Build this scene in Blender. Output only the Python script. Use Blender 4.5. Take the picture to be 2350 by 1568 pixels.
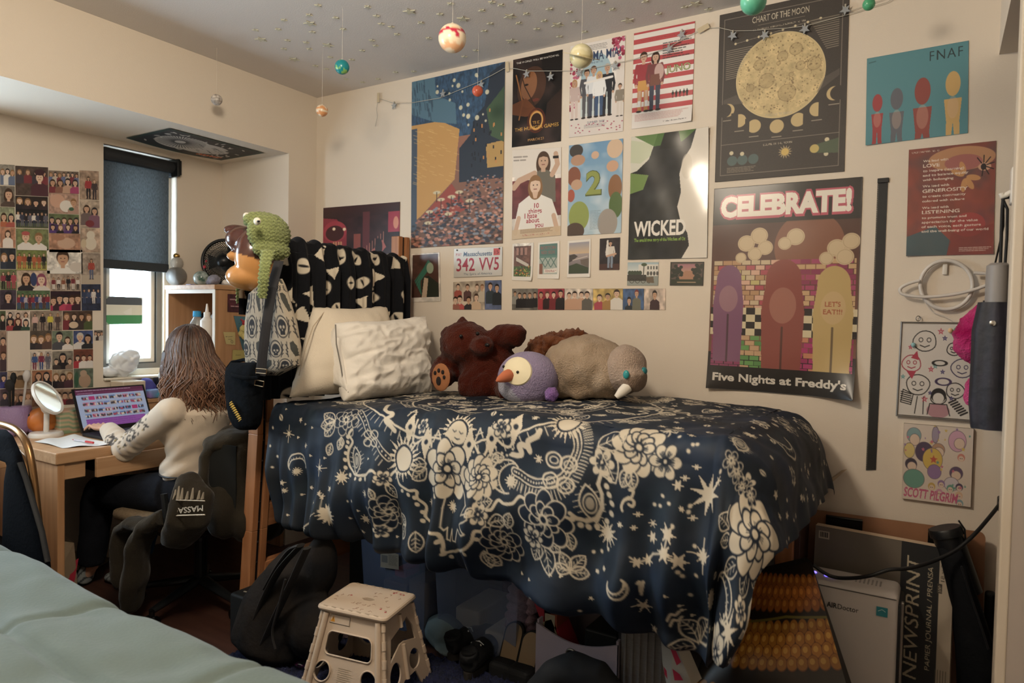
import bpy, bmesh, math, random
import numpy as np
from mathutils import Vector, Matrix, noise as mnoise
for o in list(bpy.data.objects): bpy.data.objects.remove(o, do_unlink=True)
SC = bpy.context.scene; COL = SC.collection
R = math.radians
# ---------------------------------------------------------------- camera
FPX, IW, IH = 1579.378, 2350, 1568
YAW, PIT, ROL = -0.555241857, -0.0313277909, 0.0197917316
CAM = np.array([3.246, -2.94, 1.36])
fw_ = np.array([math.sin(YAW)*math.cos(PIT), math.cos(YAW)*math.cos(PIT), math.sin(PIT)])
r0_ = np.array([math.cos(YAW), -math.sin(YAW), 0.0]); u0_ = np.cross(r0_, fw_)
rt_ = math.cos(ROL)*r0_ + math.sin(ROL)*u0_; up_ = -math.sin(ROL)*r0_ + math.cos(ROL)*u0_
cd = bpy.data.cameras.new('camera'); cam = bpy.data.objects.new('camera', cd); COL.objects.link(cam)
cd.sensor_width = 36.0; cd.lens = FPX/IW*36.0; cd.clip_start = 0.02
m_ = Matrix.Identity(4)
for i in range(3):
    m_[i][0] = rt_[i]; m_[i][1] = up_[i]; m_[i][2] = -fw_[i]; m_[i][3] = CAM[i]
cam.matrix_world = m_; SC.camera = cam
cd.dof.use_dof = True; cd.dof.focus_distance = 3.0; cd.dof.aperture_fstop = 3.0
SC.view_settings.view_transform = 'Standard'; SC.view_settings.look = 'None'
SC.view_settings.gamma = 1.0; SC.view_settings.use_curve_mapping = False
SC.view_settings.exposure = -0.52
# ---------------------------------------------------------------- light
wd = bpy.data.worlds.new('sky'); SC.world = wd; wd.use_nodes = True
bgn = wd.node_tree.nodes['Background']; bgn.inputs[0].default_value = (0.66, 0.84, 1.0, 1); bgn.inputs[1].default_value = 27.0
def area(name, loc, target, size, power, color, shape='DISK', size_y=None):
    ld = bpy.data.lights.new(name, 'AREA'); ld.shape = shape; ld.size = size
    if size_y: ld.size_y = size_y
    ld.energy = power; ld.color = color
    o = bpy.data.objects.new(name, ld); COL.objects.link(o); o.location = loc
    o.rotation_euler = (Vector(target)-Vector(loc)).to_track_quat('-Z', 'Y').to_euler()
    return o
ld = bpy.data.lights.new('ceiling_lamp_light', 'POINT'); ld.energy = 120; ld.color = (1.0, 0.86, 0.68); ld.shadow_soft_size = 0.15
lo_ = bpy.data.objects.new('ceiling_lamp_light', ld); COL.objects.link(lo_); lo_.location = (1.95, -2.15, 2.45)
for nm, y0, y1 in (('window_light', -0.93, -0.50), ('window_light_far', -2.75, -1.75)):
    a = area(nm, (-0.80, (y0+y1)/2, 1.6), (2, (y0+y1)/2, 1.6), y1-y0, 1, (1, 1, 1), 'RECTANGLE', 1.25)
    a.data.cycles.is_portal = True

def ray(x, y): return fw_ + rt_*(x-IW/2)/FPX - up_*(y-IH/2)/FPX
def on(ax, v, x, y):
    d = ray(x, y); return CAM + d*(v-CAM[ax])/d[ax]
def onX(x, y, v=0.0): return on(0, v, x, y)
def onY(x, y, v=0.0): return on(1, v, x, y)
def onZ(x, y, v=0.0): return on(2, v, x, y)
# ---------------------------------------------------------------- materials
def hx(c):
    c = c.lstrip('#'); return c if len(c) == 6 else ''.join(q+q for q in c)
def lin(c):
    if isinstance(c, str):
        c = hx(c); c = tuple(int(c[i:i+2], 16)/255 for i in (0, 2, 4))
    return tuple((v/12.92 if v <= 0.04045 else ((v+0.055)/1.055)**2.4) for v in c[:3])
def srgb(c):
    if isinstance(c, str):
        c = hx(c); return np.array([int(c[i:i+2], 16)/255 for i in (0, 2, 4)], np.float32)
    return np.array(c[:3], np.float32)
_mc = {}
def M(name, c='#808080', rough=0.6, metal=0.0, c2=None, scale=8.0, stretch=(1, 1, 1), bump=0.0, bscale=60.0,
      trans=0.0, emit=None, es=1.0, coat=0.0, sheen=0.0, spec=0.5, attr=None, alpha=1.0, ior=1.45):
    if name in _mc: return _mc[name]
    m = bpy.data.materials.new(name); m.use_nodes = True; nt = m.node_tree; b = nt.nodes['Principled BSDF']
    b.inputs['Base Color'].default_value = (*lin(c), 1); b.inputs['Roughness'].default_value = rough
    b.inputs['Metallic'].default_value = metal; b.inputs['IOR'].default_value = ior
    b.inputs['Specular IOR Level'].default_value = spec
    if trans: b.inputs['Transmission Weight'].default_value = trans
    if coat: b.inputs['Coat Weight'].default_value = coat; b.inputs['Coat Roughness'].default_value = 0.15
    if sheen: b.inputs['Sheen Weight'].default_value = sheen; b.inputs['Sheen Roughness'].default_value = 0.4
    if alpha < 1: b.inputs['Alpha'].default_value = alpha
    if emit: b.inputs['Emission Color'].default_value = (*lin(emit), 1); b.inputs['Emission Strength'].default_value = es
    tc = nt.nodes.new('ShaderNodeTexCoord'); mp = nt.nodes.new('ShaderNodeMapping')
    mp.inputs['Scale'].default_value = stretch; nt.links.new(tc.outputs['Object'], mp.inputs[0])
    if attr:
        at = nt.nodes.new('ShaderNodeAttribute'); at.attribute_name = attr
        nt.links.new(at.outputs['Color'], b.inputs['Base Color'])
    elif c2:
        n = nt.nodes.new('ShaderNodeTexNoise'); n.inputs['Scale'].default_value = scale; n.inputs['Detail'].default_value = 5
        rp = nt.nodes.new('ShaderNodeValToRGB'); rp.color_ramp.elements[0].position = 0.35; rp.color_ramp.elements[1].position = 0.65
        rp.color_ramp.elements[0].color = (*lin(c), 1); rp.color_ramp.elements[1].color = (*lin(c2), 1)
        nt.links.new(mp.outputs[0], n.inputs['Vector']); nt.links.new(n.outputs['Fac'], rp.inputs[0]); nt.links.new(rp.outputs[0], b.inputs['Base Color'])
    if bump:
        n2 = nt.nodes.new('ShaderNodeTexNoise'); n2.inputs['Scale'].default_value = bscale; n2.inputs['Detail'].default_value = 4
        bp = nt.nodes.new('ShaderNodeBump'); bp.inputs['Strength'].default_value = bump; bp.inputs['Distance'].default_value = 0.01
        nt.links.new(mp.outputs[0], n2.inputs['Vector']); nt.links.new(n2.outputs['Fac'], bp.inputs['Height']); nt.links.new(bp.outputs[0], b.inputs['Normal'])
    _mc[name] = m; return m
def wood(name, c, c2, axis='x', rough=0.5):
    st = {'x': (1.5, 30, 30), 'y': (30, 1.5, 30), 'z': (30, 30, 1.5)}[axis]
    return M(name, c, rough, c2=c2, scale=1.6, stretch=st)
PRINT = M('print_matte', rough=0.55, attr='Col')
GLOSS = M('print_gloss', rough=0.30, attr='Col')
DYED = M('dyed_cloth', rough=0.9, spec=0.15, attr='Col', bump=0.25, bscale=400, sheen=0.05)
PLUSH = M('dyed_plush', rough=1.0, spec=0.1, attr='Col', bump=0.9, bscale=170, sheen=0.12)
# ---------------------------------------------------------------- object helpers
def tag(o, label, cat, group=None, kind=None):
    if label: o['label'] = label
    if cat: o['category'] = cat
    if group: o['group'] = group
    if kind: o['kind'] = kind
    return o
def T(name, label, cat, loc=(0, 0, 0), group=None):
    o = bpy.data.objects.new(name, None); COL.objects.link(o); o.location = loc; o.empty_display_size = 0.05
    return tag(o, label, cat, group)
def adopt(o, p):
    o.parent = p
    l = p.location if p.type == 'EMPTY' else Vector((0, 0, 0))
    if p.type != 'EMPTY':
        q = p; l = Vector(p.location)
        if q.parent: l = Vector((0, 0, 0))
    o.matrix_parent_inverse = Matrix.Translation(-Vector(l))
def link_mesh(name, me, parent=None, mats=(), label=None, cat=None, group=None, kind=None, smooth=False):
    o = bpy.data.objects.new(name, me); COL.objects.link(o)
    for m in mats: me.materials.append(m)
    if smooth and len(me.polygons): me.polygons.foreach_set('use_smooth', [True]*len(me.polygons))
    if parent is not None: adopt(o, parent)
    elif len(me.vertices):
        a = np.empty(len(me.vertices)*3, np.float32); me.vertices.foreach_get('co', a); a = a.reshape(-1, 3)
        lo, hi = a.min(0), a.max(0); c = np.array([(lo[0]+hi[0])/2, (lo[1]+hi[1])/2, lo[2]], np.float32)
        a -= c; me.vertices.foreach_set('co', a.ravel()); o.location = c.tolist(); me.update()
    return tag(o, label, cat, group, kind)
def basis(d):
    d = Vector(d).normalized(); a = Vector((0, 0, 1)) if abs(d.z) < 0.95 else Vector((1, 0, 0))
    x = d.cross(a).normalized(); return x, d.cross(x).normalized(), d
class MB:
    def __init__(s): s.v = []; s.f = []; s.mi = []; s.cur = 0; s.X = None
    def mat(s, i): s.cur = i; return s
    def add(s, vs, fs):
        b = len(s.v)
        if s.X is not None: vs = [tuple(s.X @ Vector(p)) for p in vs]
        s.v += [tuple(map(float, p)) for p in vs]; s.f += [[b+i for i in f] for f in fs]; s.mi += [s.cur]*len(fs); return s
    def box(s, lo, hi, bev=0.0, rot=None, piv=None):
        bm = bmesh.new(); bmesh.ops.create_cube(bm, size=1)
        lo = Vector(lo); hi = Vector(hi); c = (lo+hi)/2; sz = hi-lo
        for v in bm.verts: v.co = Vector((v.co.x*sz.x, v.co.y*sz.y, v.co.z*sz.z))
        if bev > 0: bmesh.ops.bevel(bm, geom=list(bm.edges), offset=min(bev, min(abs(q) for q in sz)*0.45), segments=3, profile=0.5, affect='EDGES')
        m = rot.to_matrix().to_4x4() if rot is not None else Matrix.Identity(4)
        if rot is not None and piv is not None: T_ = Matrix.Translation(Vector(piv)) @ m @ Matrix.Translation(c-Vector(piv))
        else: T_ = Matrix.Translation(c) @ m
        bm.verts.index_update(); s.add([T_ @ v.co for v in bm.verts], [[v.index for v in f.verts] for f in bm.faces]); bm.free(); return s
    def tube(s, pts, r, n=10, cap=True, sy=1.0, closed=False):
        P = [Vector(p) for p in pts]; k = len(P); rs = r if hasattr(r, '__len__') else [r]*k
        vs = []; px = None
        for i, p in enumerate(P):
            if closed: d = P[(i+1) % k]-P[i-1]
            else: d = P[min(i+1, k-1)]-P[max(i-1, 0)]
            if d.length < 1e-9: d = Vector((0, 0, 1))
            if px is None: x, y, _ = basis(d)
            else:
                dd = d.normalized(); x = px-dd*px.dot(dd)
                x = x.normalized() if x.length > 1e-6 else basis(d)[0]; y = dd.cross(x)
            px = x
            for j in range(n):
                a = 2*math.pi*j/n; vs.append(p+x*math.cos(a)*rs[i]+y*math.sin(a)*rs[i]*sy)
        fs = []
        for i in range(k if closed else k-1):
            i2 = (i+1) % k
            for j in range(n): fs.append([i*n+j, i*n+(j+1) % n, i2*n+(j+1) % n, i2*n+j])
        if cap and not closed: fs += [list(range(n))[::-1], [(k-1)*n+j for j in range(n)]]
        return s.add(vs, fs)
    def lathe(s, prof, c, n=24, axis=(0, 0, 1), cap=True):
        x, y, d = basis(axis); c = Vector(c); vs = []; k = len(prof)
        for r, h in prof:
            for j in range(n):
                a = 2*math.pi*j/n; vs.append(c+d*h+(x*math.cos(a)+y*math.sin(a))*max(r, 1e-5))
        fs = [[i*n+j, i*n+(j+1) % n, (i+1)*n+(j+1) % n, (i+1)*n+j] for i in range(k-1) for j in range(n)]
        if cap: fs += [list(range(n))[::-1], [(k-1)*n+j for j in range(n)]]
        return s.add(vs, fs)
    def ell(s, c, r, rot=None, n=20):
        r = r if hasattr(r, '__len__') else (r, r, r); vs = []; fs = []; m = n//2
        q = rot.to_matrix() if rot is not None else Matrix.Identity(3)
        for i in range(m+1):
            t = math.pi*i/m
            for j in range(n):
                a = 2*math.pi*j/n
                vs.append(Vector(c)+q @ Vector((r[0]*math.sin(t)*math.cos(a), r[1]*math.sin(t)*math.sin(a), r[2]*math.cos(t))))
        for i in range(m):
            for j in range(n): fs.append([i*n+j, (i+1)*n+j, (i+1)*n+(j+1) % n, i*n+(j+1) % n])
        return s.add(vs, fs)
    def prism(s, poly, o, ux, uy, th):
        o, ux, uy = Vector(o), Vector(ux), Vector(uy); nz = ux.cross(uy).normalized(); n = len(poly)
        a = [o+ux*p[0]+uy*p[1] for p in poly]; b = [p+nz*th for p in a]
        return s.add(a+b, [list(range(n))[::-1], list(range(n, 2*n))]+[[i, (i+1) % n, n+(i+1) % n, n+i] for i in range(n)])
    def quad(s, *p): return s.add(p, [list(range(len(p)))])
    def star(s, o, ux, uy, r, th=0.002, n=5, inner=0.42, a0=math.pi/2):
        return s.prism([((r if i % 2 == 0 else r*inner)*math.cos(a0+math.pi*i/n), (r if i % 2 == 0 else r*inner)*math.sin(a0+math.pi*i/n)) for i in range(2*n)], o, ux, uy, th)
    def mesh(s, name):
        me = bpy.data.meshes.new(name); me.from_pydata(s.v, [], s.f)
        if max(s.mi, default=0) > 0: me.polygons.foreach_set('material_index', s.mi)
        me.update(); return me
    def build(s, name, mats, parent=None, label=None, cat=None, group=None, kind=None, smooth=False):
        me = s.mesh(name)
        if not isinstance(mats, (list, tuple)): mats = [mats]
        o = link_mesh(name, me, parent, mats, label, cat, group, kind)
        if smooth:
            me.polygons.foreach_set('use_smooth', [True]*len(me.polygons))
            try: me.set_sharp_from_angle(angle=R(40))
            except Exception: pass
        return o
def struct(name, mb, m): return mb.build(name, m, kind='structure')
def verts_of(me):
    a = np.empty(len(me.vertices)*3, np.float32); me.vertices.foreach_get('co', a); return a.reshape(-1, 3)
def normals_of(me):
    a = np.empty(len(me.vertices)*3, np.float32); me.vertex_normals.foreach_get('vector', a); return a.reshape(-1, 3)
def set_col(me, c):
    """c: (n,3) sRGB 0..1, one per vertex"""
    c = np.clip(np.asarray(c, np.float32), 0, 1); l = np.where(c <= 0.04045, c/12.92, ((c+0.055)/1.055)**2.4)
    at = me.color_attributes.new('Col', 'FLOAT_COLOR', 'POINT')
    at.data.foreach_set('color', np.concatenate([l, np.ones((len(l), 1))], 1).astype(np.float32).ravel())
def fbm(P, sc, seed=0, oct=3):
    """smooth pseudo noise on points, about -1..1"""
    rs = np.random.RandomState(seed); out = np.zeros(len(P)); amp = 1.0; tot = 0
    for o in range(oct):
        for k in range(3):
            d = rs.normal(size=3); d /= np.linalg.norm(d); d2 = rs.normal(size=3); d2 /= np.linalg.norm(d2)
            out += amp*np.sin(P@d*sc*2**o+rs.rand()*6.3+1.7*np.sin(P@d2*sc*2**o*0.7+rs.rand()*6.3))/3
        tot += amp; amp *= 0.5
    return out/tot*1.4
def blob(name, mb, vox, mats, parent=None, smooth=6, disp=None, color=None, label=None, cat=None, group=None, kind=None, dec=0):
    """union of closed pieces as one smooth continuous skin"""
    me = mb.mesh('tmp'); o = bpy.data.objects.new('tmp', me); COL.objects.link(o)
    md = o.modifiers.new('r', 'REMESH'); md.mode = 'VOXEL'; md.voxel_size = vox
    if smooth:
        sm = o.modifiers.new('s', 'SMOOTH'); sm.iterations = smooth; sm.factor = 0.5
    ev = o.evaluated_get(bpy.context.evaluated_depsgraph_get()); me2 = bpy.data.meshes.new_from_object(ev)
    bpy.data.objects.remove(o, do_unlink=True); bpy.data.meshes.remove(me)
    me2.name = name; me2.materials.clear()
    if disp is not None:
        a = verts_of(me2); n = normals_of(me2); me2.vertices.foreach_set('co', disp(a, n).astype(np.float32).ravel()); me2.update()
    if color is not None: set_col(me2, color(verts_of(me2), normals_of(me2)))
    if not isinstance(mats, (list, tuple)): mats = [mats]
    return link_mesh(name, me2, parent, mats, label, cat, group, kind, smooth=True)
def sheet(name, P, mats, parent=None, cols=None, rim=0.0, label=None, cat=None, group=None, kind=None, smooth=True):
    """P: (nv, nu, 3) grid of points; cols same grid sRGB; rim: thickness given to it on the side away from its front"""
    nv, nu = P.shape[:2]; V = P.reshape(-1, 3).astype(np.float32)
    i = np.arange(nv*nu).reshape(nv, nu); F = np.stack([i[:-1, :-1], i[1:, :-1], i[1:, 1:], i[:-1, 1:]], -1).reshape(-1, 4)
    C = None if cols is None else cols.reshape(-1, 3)
    if rim:
        ring = np.concatenate([i[0, :-1], i[:-1, -1], i[-1, :0:-1], i[:0:-1, 0]]); n = len(ring)
        cx = np.cross(P[-1, 0]-P[0, 0], P[0, -1]-P[0, 0]); cx = cx/np.linalg.norm(cx)
        b0 = len(V); V = np.concatenate([V, V[ring]-cx.astype(np.float32)*rim]); k = np.arange(n); k2 = (k+1) % n
        F = np.concatenate([F, np.stack([ring[k2], b0+k2, b0+k, ring[k]][::-1], -1)])
        if C is not None: C = np.concatenate([C, C[ring]])
        me = bpy.data.meshes.new(name)
        me.from_pydata(V.tolist(), [], F.tolist())
    else:
        me = bpy.data.meshes.new(name); me.vertices.add(len(V)); me.vertices.foreach_set('co', V.ravel())
        me.loops.add(len(F)*4); me.loops.foreach_set('vertex_index', F.ravel().astype(np.int32))
        me.polygons.add(len(F)); me.polygons.foreach_set('loop_start', np.arange(len(F))*4)
        me.update(calc_edges=True); me.validate()
    if C is not None: set_col(me, C)
    if not isinstance(mats, (list, tuple)): mats = [mats]
    return link_mesh(name, me, parent, mats, label, cat, group, kind, smooth=smooth)
def copy_tree(o, parent=None, **kw):
    c = o.copy(); COL.objects.link(c)
    if parent is not None: c.parent = parent
    for k, v in kw.items():
        if k == 'label': c['label'] = v
        else: setattr(c, k, v)
    for ch in list(o.children): copy_tree(ch, c)
    return c
# ---------------------------------------------------------------- print painter (flat prints become vertex colours)
def text_mesh(name, s, o, ux, uy, h, mat, parent, off=0.0, width=None):
    t = text_tris(s, off); k = h/0.7; w = t[..., 0].max()-t[..., 0].min(); kx = width/w if width else k
    V = np.array(o)+(t[..., 0:1]-t[..., 0].min())*kx*np.array(ux)+t[..., 1:2]*k*np.array(uy); n = len(V)*3
    return MB().add(V.reshape(-1, 3).tolist(), [[i, i+1, i+2] for i in range(0, n, 3)]).build(name, mat, parent)
_tx = {}
def text_tris(s, off=0.0, sp=1.0):
    k = (s, off, sp)
    if k in _tx: return _tx[k]
    cu = bpy.data.curves.new('t', 'FONT'); cu.body = s; cu.size = 1; cu.resolution_u = 3; cu.offset = off; cu.space_character = sp
    o = bpy.data.objects.new('t', cu); COL.objects.link(o)
    me = bpy.data.meshes.new_from_object(o.evaluated_get(bpy.context.evaluated_depsgraph_get()))
    me.calc_loop_triangles(); v = verts_of(me)[:, :2] if len(me.vertices) else np.zeros((0, 2))
    t = np.array([x.vertices[:] for x in me.loop_triangles]).reshape(-1, 3)
    tr = v[t] if len(t) else np.zeros((0, 3, 2))
    bpy.data.objects.remove(o, do_unlink=True); bpy.data.curves.remove(cu); bpy.data.meshes.remove(me)
    _tx[k] = tr; return tr
class CV:
    """w, h in print units, origin at the top left, y down; q = samples per unit"""
    def __init__(s, w, h, q, bg='#ffffff'):
        s.w, s.h, s.q = w, h, q; s.nx, s.ny = int(round(w*q))+1, int(round(h*q))+1
        s.a = np.empty((s.ny, s.nx, 3), np.float32); s.a[:] = srgb(bg); s.rs = np.random.RandomState(7)
    def win(s, x0, y0, x1, y1):
        i0, i1 = max(0, int(math.floor(x0*s.q))), min(s.nx, int(math.ceil(x1*s.q))+1)
        j0, j1 = max(0, int(math.floor(y0*s.q))), min(s.ny, int(math.ceil(y1*s.q))+1)
        if i1 <= i0 or j1 <= j0: return None
        X, Y = np.meshgrid(np.arange(i0, i1)/s.q, np.arange(j0, j1)/s.q); return i0, i1, j0, j1, X, Y
    def put(s, w, m, c, a=1.0):
        if w is None: return
        v = s.a[w[2]:w[3], w[0]:w[1]]; m = np.asarray(m, np.float32)[..., None]*a; v[:] = v*(1-m)+srgb(c)*m
    def rect(s, x0, y0, x1, y1, c, a=1.0):
        w = s.win(x0, y0, x1, y1)
        if w: s.put(w, (w[4] >= x0) & (w[4] <= x1) & (w[5] >= y0) & (w[5] <= y1), c, a)
        return s
    def grad(s, x0, y0, x1, y1, c0, c1):
        w = s.win(x0, y0, x1, y1)
        if w:
            t = np.clip((w[5]-y0)/(y1-y0), 0, 1)[..., None]; s.a[w[2]:w[3], w[0]:w[1]] = srgb(c0)*(1-t)+srgb(c1)*t
        return s
    def poly(s, pts, c, a=1.0):
        p = np.array(pts, float); w = s.win(*p.min(0), *p.max(0))
        if not w: return s
        X, Y = w[4], w[5]; m = np.zeros(X.shape, bool); n = len(p)
        for i in range(n):
            (xa, ya), (xb, yb) = p[i], p[i-1]
            if ya == yb: continue
            m ^= ((Y < ya) != (Y < yb)) & (X < (xb-xa)*(Y-ya)/(yb-ya)+xa)
        s.put(w, m, c, a); return s
    def ell(s, cx, cy, rx, ry=None, c='#000000', a=1.0, rot=0.0, ring=0.0):
        ry = ry or rx; m_ = max(rx, ry)+ring; w = s.win(cx-m_, cy-m_, cx+m_, cy+m_)
        if not w: return s
        X, Y = w[4]-cx, w[5]-cy; co, si = math.cos(rot), math.sin(rot); U, V = X*co+Y*si, -X*si+Y*co
        d = np.sqrt((U/rx)**2+(V/ry)**2); rr = min(rx, ry)
        if ring: m = np.clip((ring/2-np.abs(d-1)*rr)*s.q+0.5, 0, 1)
        else: m = np.clip((1-d)*rr*s.q+0.5, 0, 1)
        s.put(w, m, c, a); return s
    def line(s, pts, wd, c, a=1.0, closed=False):
        p = [np.array(q, float) for q in pts]
        if closed: p = p+[p[0]]
        for A, B in zip(p[:-1], p[1:]):
            lo, hi = np.minimum(A, B)-wd, np.maximum(A, B)+wd; w = s.win(*lo, *hi)
            if not w: continue
            d = B-A; L = max(d@d, 1e-9); t = np.clip(((w[4]-A[0])*d[0]+(w[5]-A[1])*d[1])/L, 0, 1)
            D = np.hypot(w[4]-A[0]-t*d[0], w[5]-A[1]-t*d[1]); s.put(w, np.clip((wd/2-D)*s.q+0.5, 0, 1), c, a)
        return s
    def tris(s, T_, c, a=1.0):
        for t in T_:
            w = s.win(*t.min(0), *t.max(0))
            if not w: continue
            X, Y = w[4], w[5]; e = []
            for i in range(3):
                (xa, ya), (xb, yb) = t[i], t[(i+1) % 3]; e.append((xb-xa)*(Y-ya)-(yb-ya)*(X-xa))
            s.put(w, ((e[0] >= 0) & (e[1] >= 0) & (e[2] >= 0)) | ((e[0] <= 0) & (e[1] <= 0) & (e[2] <= 0)), c, a)
        return s
    def text(s, st, x, y, hgt, c, width=None, al='l', off=0.0, rot=0.0, sp=1.0, shear=0.0, a=1.0):
        """y = baseline; hgt = cap height; width stretches it"""
        t = text_tris(st, off, sp)
        if not len(t): return s
        lo, hi = t.reshape(-1, 2).min(0), t.reshape(-1, 2).max(0); k = hgt/0.70; w_ = hi[0]-lo[0]
        kx = (width/w_) if width else k
        u = (t[..., 0]-lo[0])*kx; v = -t[..., 1]*k
        if al == 'c': u = u-w_*kx/2
        if al == 'r': u = u-w_*kx
        u = u-v*shear; co, si = math.cos(rot), math.sin(rot)
        return s.tris(np.stack([x+u*co-v*si, y+u*si+v*co], -1), c, a)
    def lorem(s, x0, y0, x1, y1, lh, c, a=0.8, rag=0.2):
        y = y0
        while y < y1:
            x = x0; e = x1-(x1-x0)*rag*s.rs.rand()
            while x < e:
                l = lh*(0.8+2*s.rs.rand()); s.line([(x, y), (min(x+l, e), y)], lh*0.42, c, a); x += l+lh*0.6
            y += lh
        return s
    def mottle(s, amt, cell, seed=1, tint=None, mask=None, asp=1.0):
        rs = np.random.RandomState(seed); tot = np.zeros((s.ny, s.nx), np.float32)
        for k, am in ((1.0, 0.6), (0.45, 0.4)):
            cx, cy = max(2, int(s.w/(cell*k*asp))+2), max(2, int(s.h/(cell*k))+2); g = rs.rand(cy, cx)
            xi = np.linspace(0, cx-1.001, s.nx); yi = np.linspace(0, cy-1.001, s.ny); x0, y0 = xi.astype(int), yi.astype(int)
            fx, fy = (xi-x0)[None], (yi-y0)[:, None]; fx = fx*fx*(3-2*fx); fy = fy*fy*(3-2*fy)
            a_ = g[np.ix_(y0, x0)]*(1-fx)+g[np.ix_(y0, x0+1)]*fx; b_ = g[np.ix_(y0+1, x0)]*(1-fx)+g[np.ix_(y0+1, x0+1)]*fx
            tot += am*(a_*(1-fy)+b_*fy)
        tot = (tot-0.5)*2
        if mask is not None: tot = tot*mask
        if tint is None: s.a *= (1+tot*amt)[..., None]
        else:
            k = np.clip(tot*amt, 0, 1)[..., None]; s.a[:] = s.a*(1-k)+srgb(tint)*k
        return s
    def grain(s, amt, seed=3):
        s.a *= (1+amt*(np.random.RandomState(seed).rand(s.ny, s.nx, 1)-0.5)*2); return s
def hang(name, label, cat, cv, cor, ax, val, off, mat=None, group=None, curl=(0, 0, 0, 0), rim=0.0008, parent=None, wob=0.0, seed=0):
    """a flat print on the plane coordinate[ax] = val; cor = its TL, TR, BL, BR seen in the photograph; off pushes it off the wall"""
    g_ = cv.a.mean(2, keepdims=True); cv.a = (cv.a*0.84+g_*0.16)*0.90+np.array([0.055, 0.05, 0.045], np.float32)   # print colours muted, blacks lifted
    k = [on(ax, val+off, *c) for c in cor]
    u = np.linspace(0, 1, cv.nx)[None, :, None]; v = np.linspace(0, 1, cv.ny)[:, None, None]
    P = (k[0]*(1-u)+k[1]*u)*(1-v)+(k[2]*(1-u)+k[3]*u)*v
    sg = 1 if off > 0 else -1; U, V = u[..., 0], v[..., 0]; w = np.zeros((cv.ny, cv.nx))
    for q, (du, dv) in zip(curl, ((U, V), (1-U, V), (U, 1-V), (1-U, 1-V))):
        if q: w = w+q*np.clip(1-np.hypot(du*1.2, dv*1.6)/0.45, 0, 1)**2
    if wob: w = w+wob*(0.5+0.5*np.sin(U*9+V*4+seed)*np.sin(V*11-U*3+seed*2))
    P[..., ax] += sg*w
    return sheet(name, P, mat or PRINT, parent, cv.a, rim=rim, label=label, cat=cat, group=group)
# ================================================================ the room
CEIL = 2.68; SOF = 2.302; AX = -0.621
wallm = M('painted_wall', '#d9cdbd', 0.75, bump=0.08, bscale=220)
ceilm = M('ceiling_paint', '#d6d0cb', 0.85, bump=0.1, bscale=150)
whitem = M('soffit_paint', '#dcd8d2', 0.8)
struct('floor', MB().box((-0.9, -3.7, -0.05), (4.7, 0.1, 0)), wood('floor_planks', '#3a2620', '#4a3128', 'x', 0.35))
struct('ceiling', MB().box((-0.9, -3.7, CEIL), (4.7, 0.1, CEIL+0.05)), ceilm)
struct('wall_right', MB().box((-0.9, 0, 0), (4.7, 0.1, CEIL)), wallm)
struct('wall_back', MB().box((-0.9, -3.7, 0), (4.7, -3.6, CEIL)), wallm)
struct('wall_front', MB().box((4.6, -3.6, 0), (4.7, 0, CEIL)), wallm)
w = MB(); w.box((AX-0.2, -3.6, SOF), (0, -0.208, CEIL)); struct('wall_left_soffit', w, wallm)
w = MB(); w.box((AX, -0.208, 0), (0, 0, CEIL)); struct('wall_left_pier', w, wallm)
WY0, WY1, WZ0, WZ1 = -0.93, -0.504, 0.985, 2.27
w = MB()
for y0, y1 in ((-3.6, -2.75), (-1.75, WY0), (WY1, 0)): w.box((AX-0.2, y0, 0), (AX, y1, SOF))
for y0, y1 in ((-2.75, -1.75), (WY0, WY1)): w.box((AX-0.2, y0, 0), (AX, y1, WZ0)); w.box((AX-0.2, y0, WZ1), (AX, y1, SOF))
struct('wall_left', w, wallm)
for nm, z0 in (('baseboard_right', 0),):
    struct(nm, MB().box((0.0, -0.012, 0), (3.42, 0, 0.10)), M('baseboard', '#3a3330', 0.6))
struct('trim_1', MB().box((3.39, -0.5, 2.315), (4.6, 0, CEIL)), wallm)
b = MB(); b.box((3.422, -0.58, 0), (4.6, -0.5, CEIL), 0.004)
struct('wall_entry', b, M('entry_wall', '#b5aaa0', 0.7))  # greyer than the other walls: its weaker light put into the paint
struct('trim_2', MB().box((3.410, -0.584, 0), (3.436, -0.496, CEIL), 0.005), M('corner_trim', '#d8cbb8', 0.6))
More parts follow.
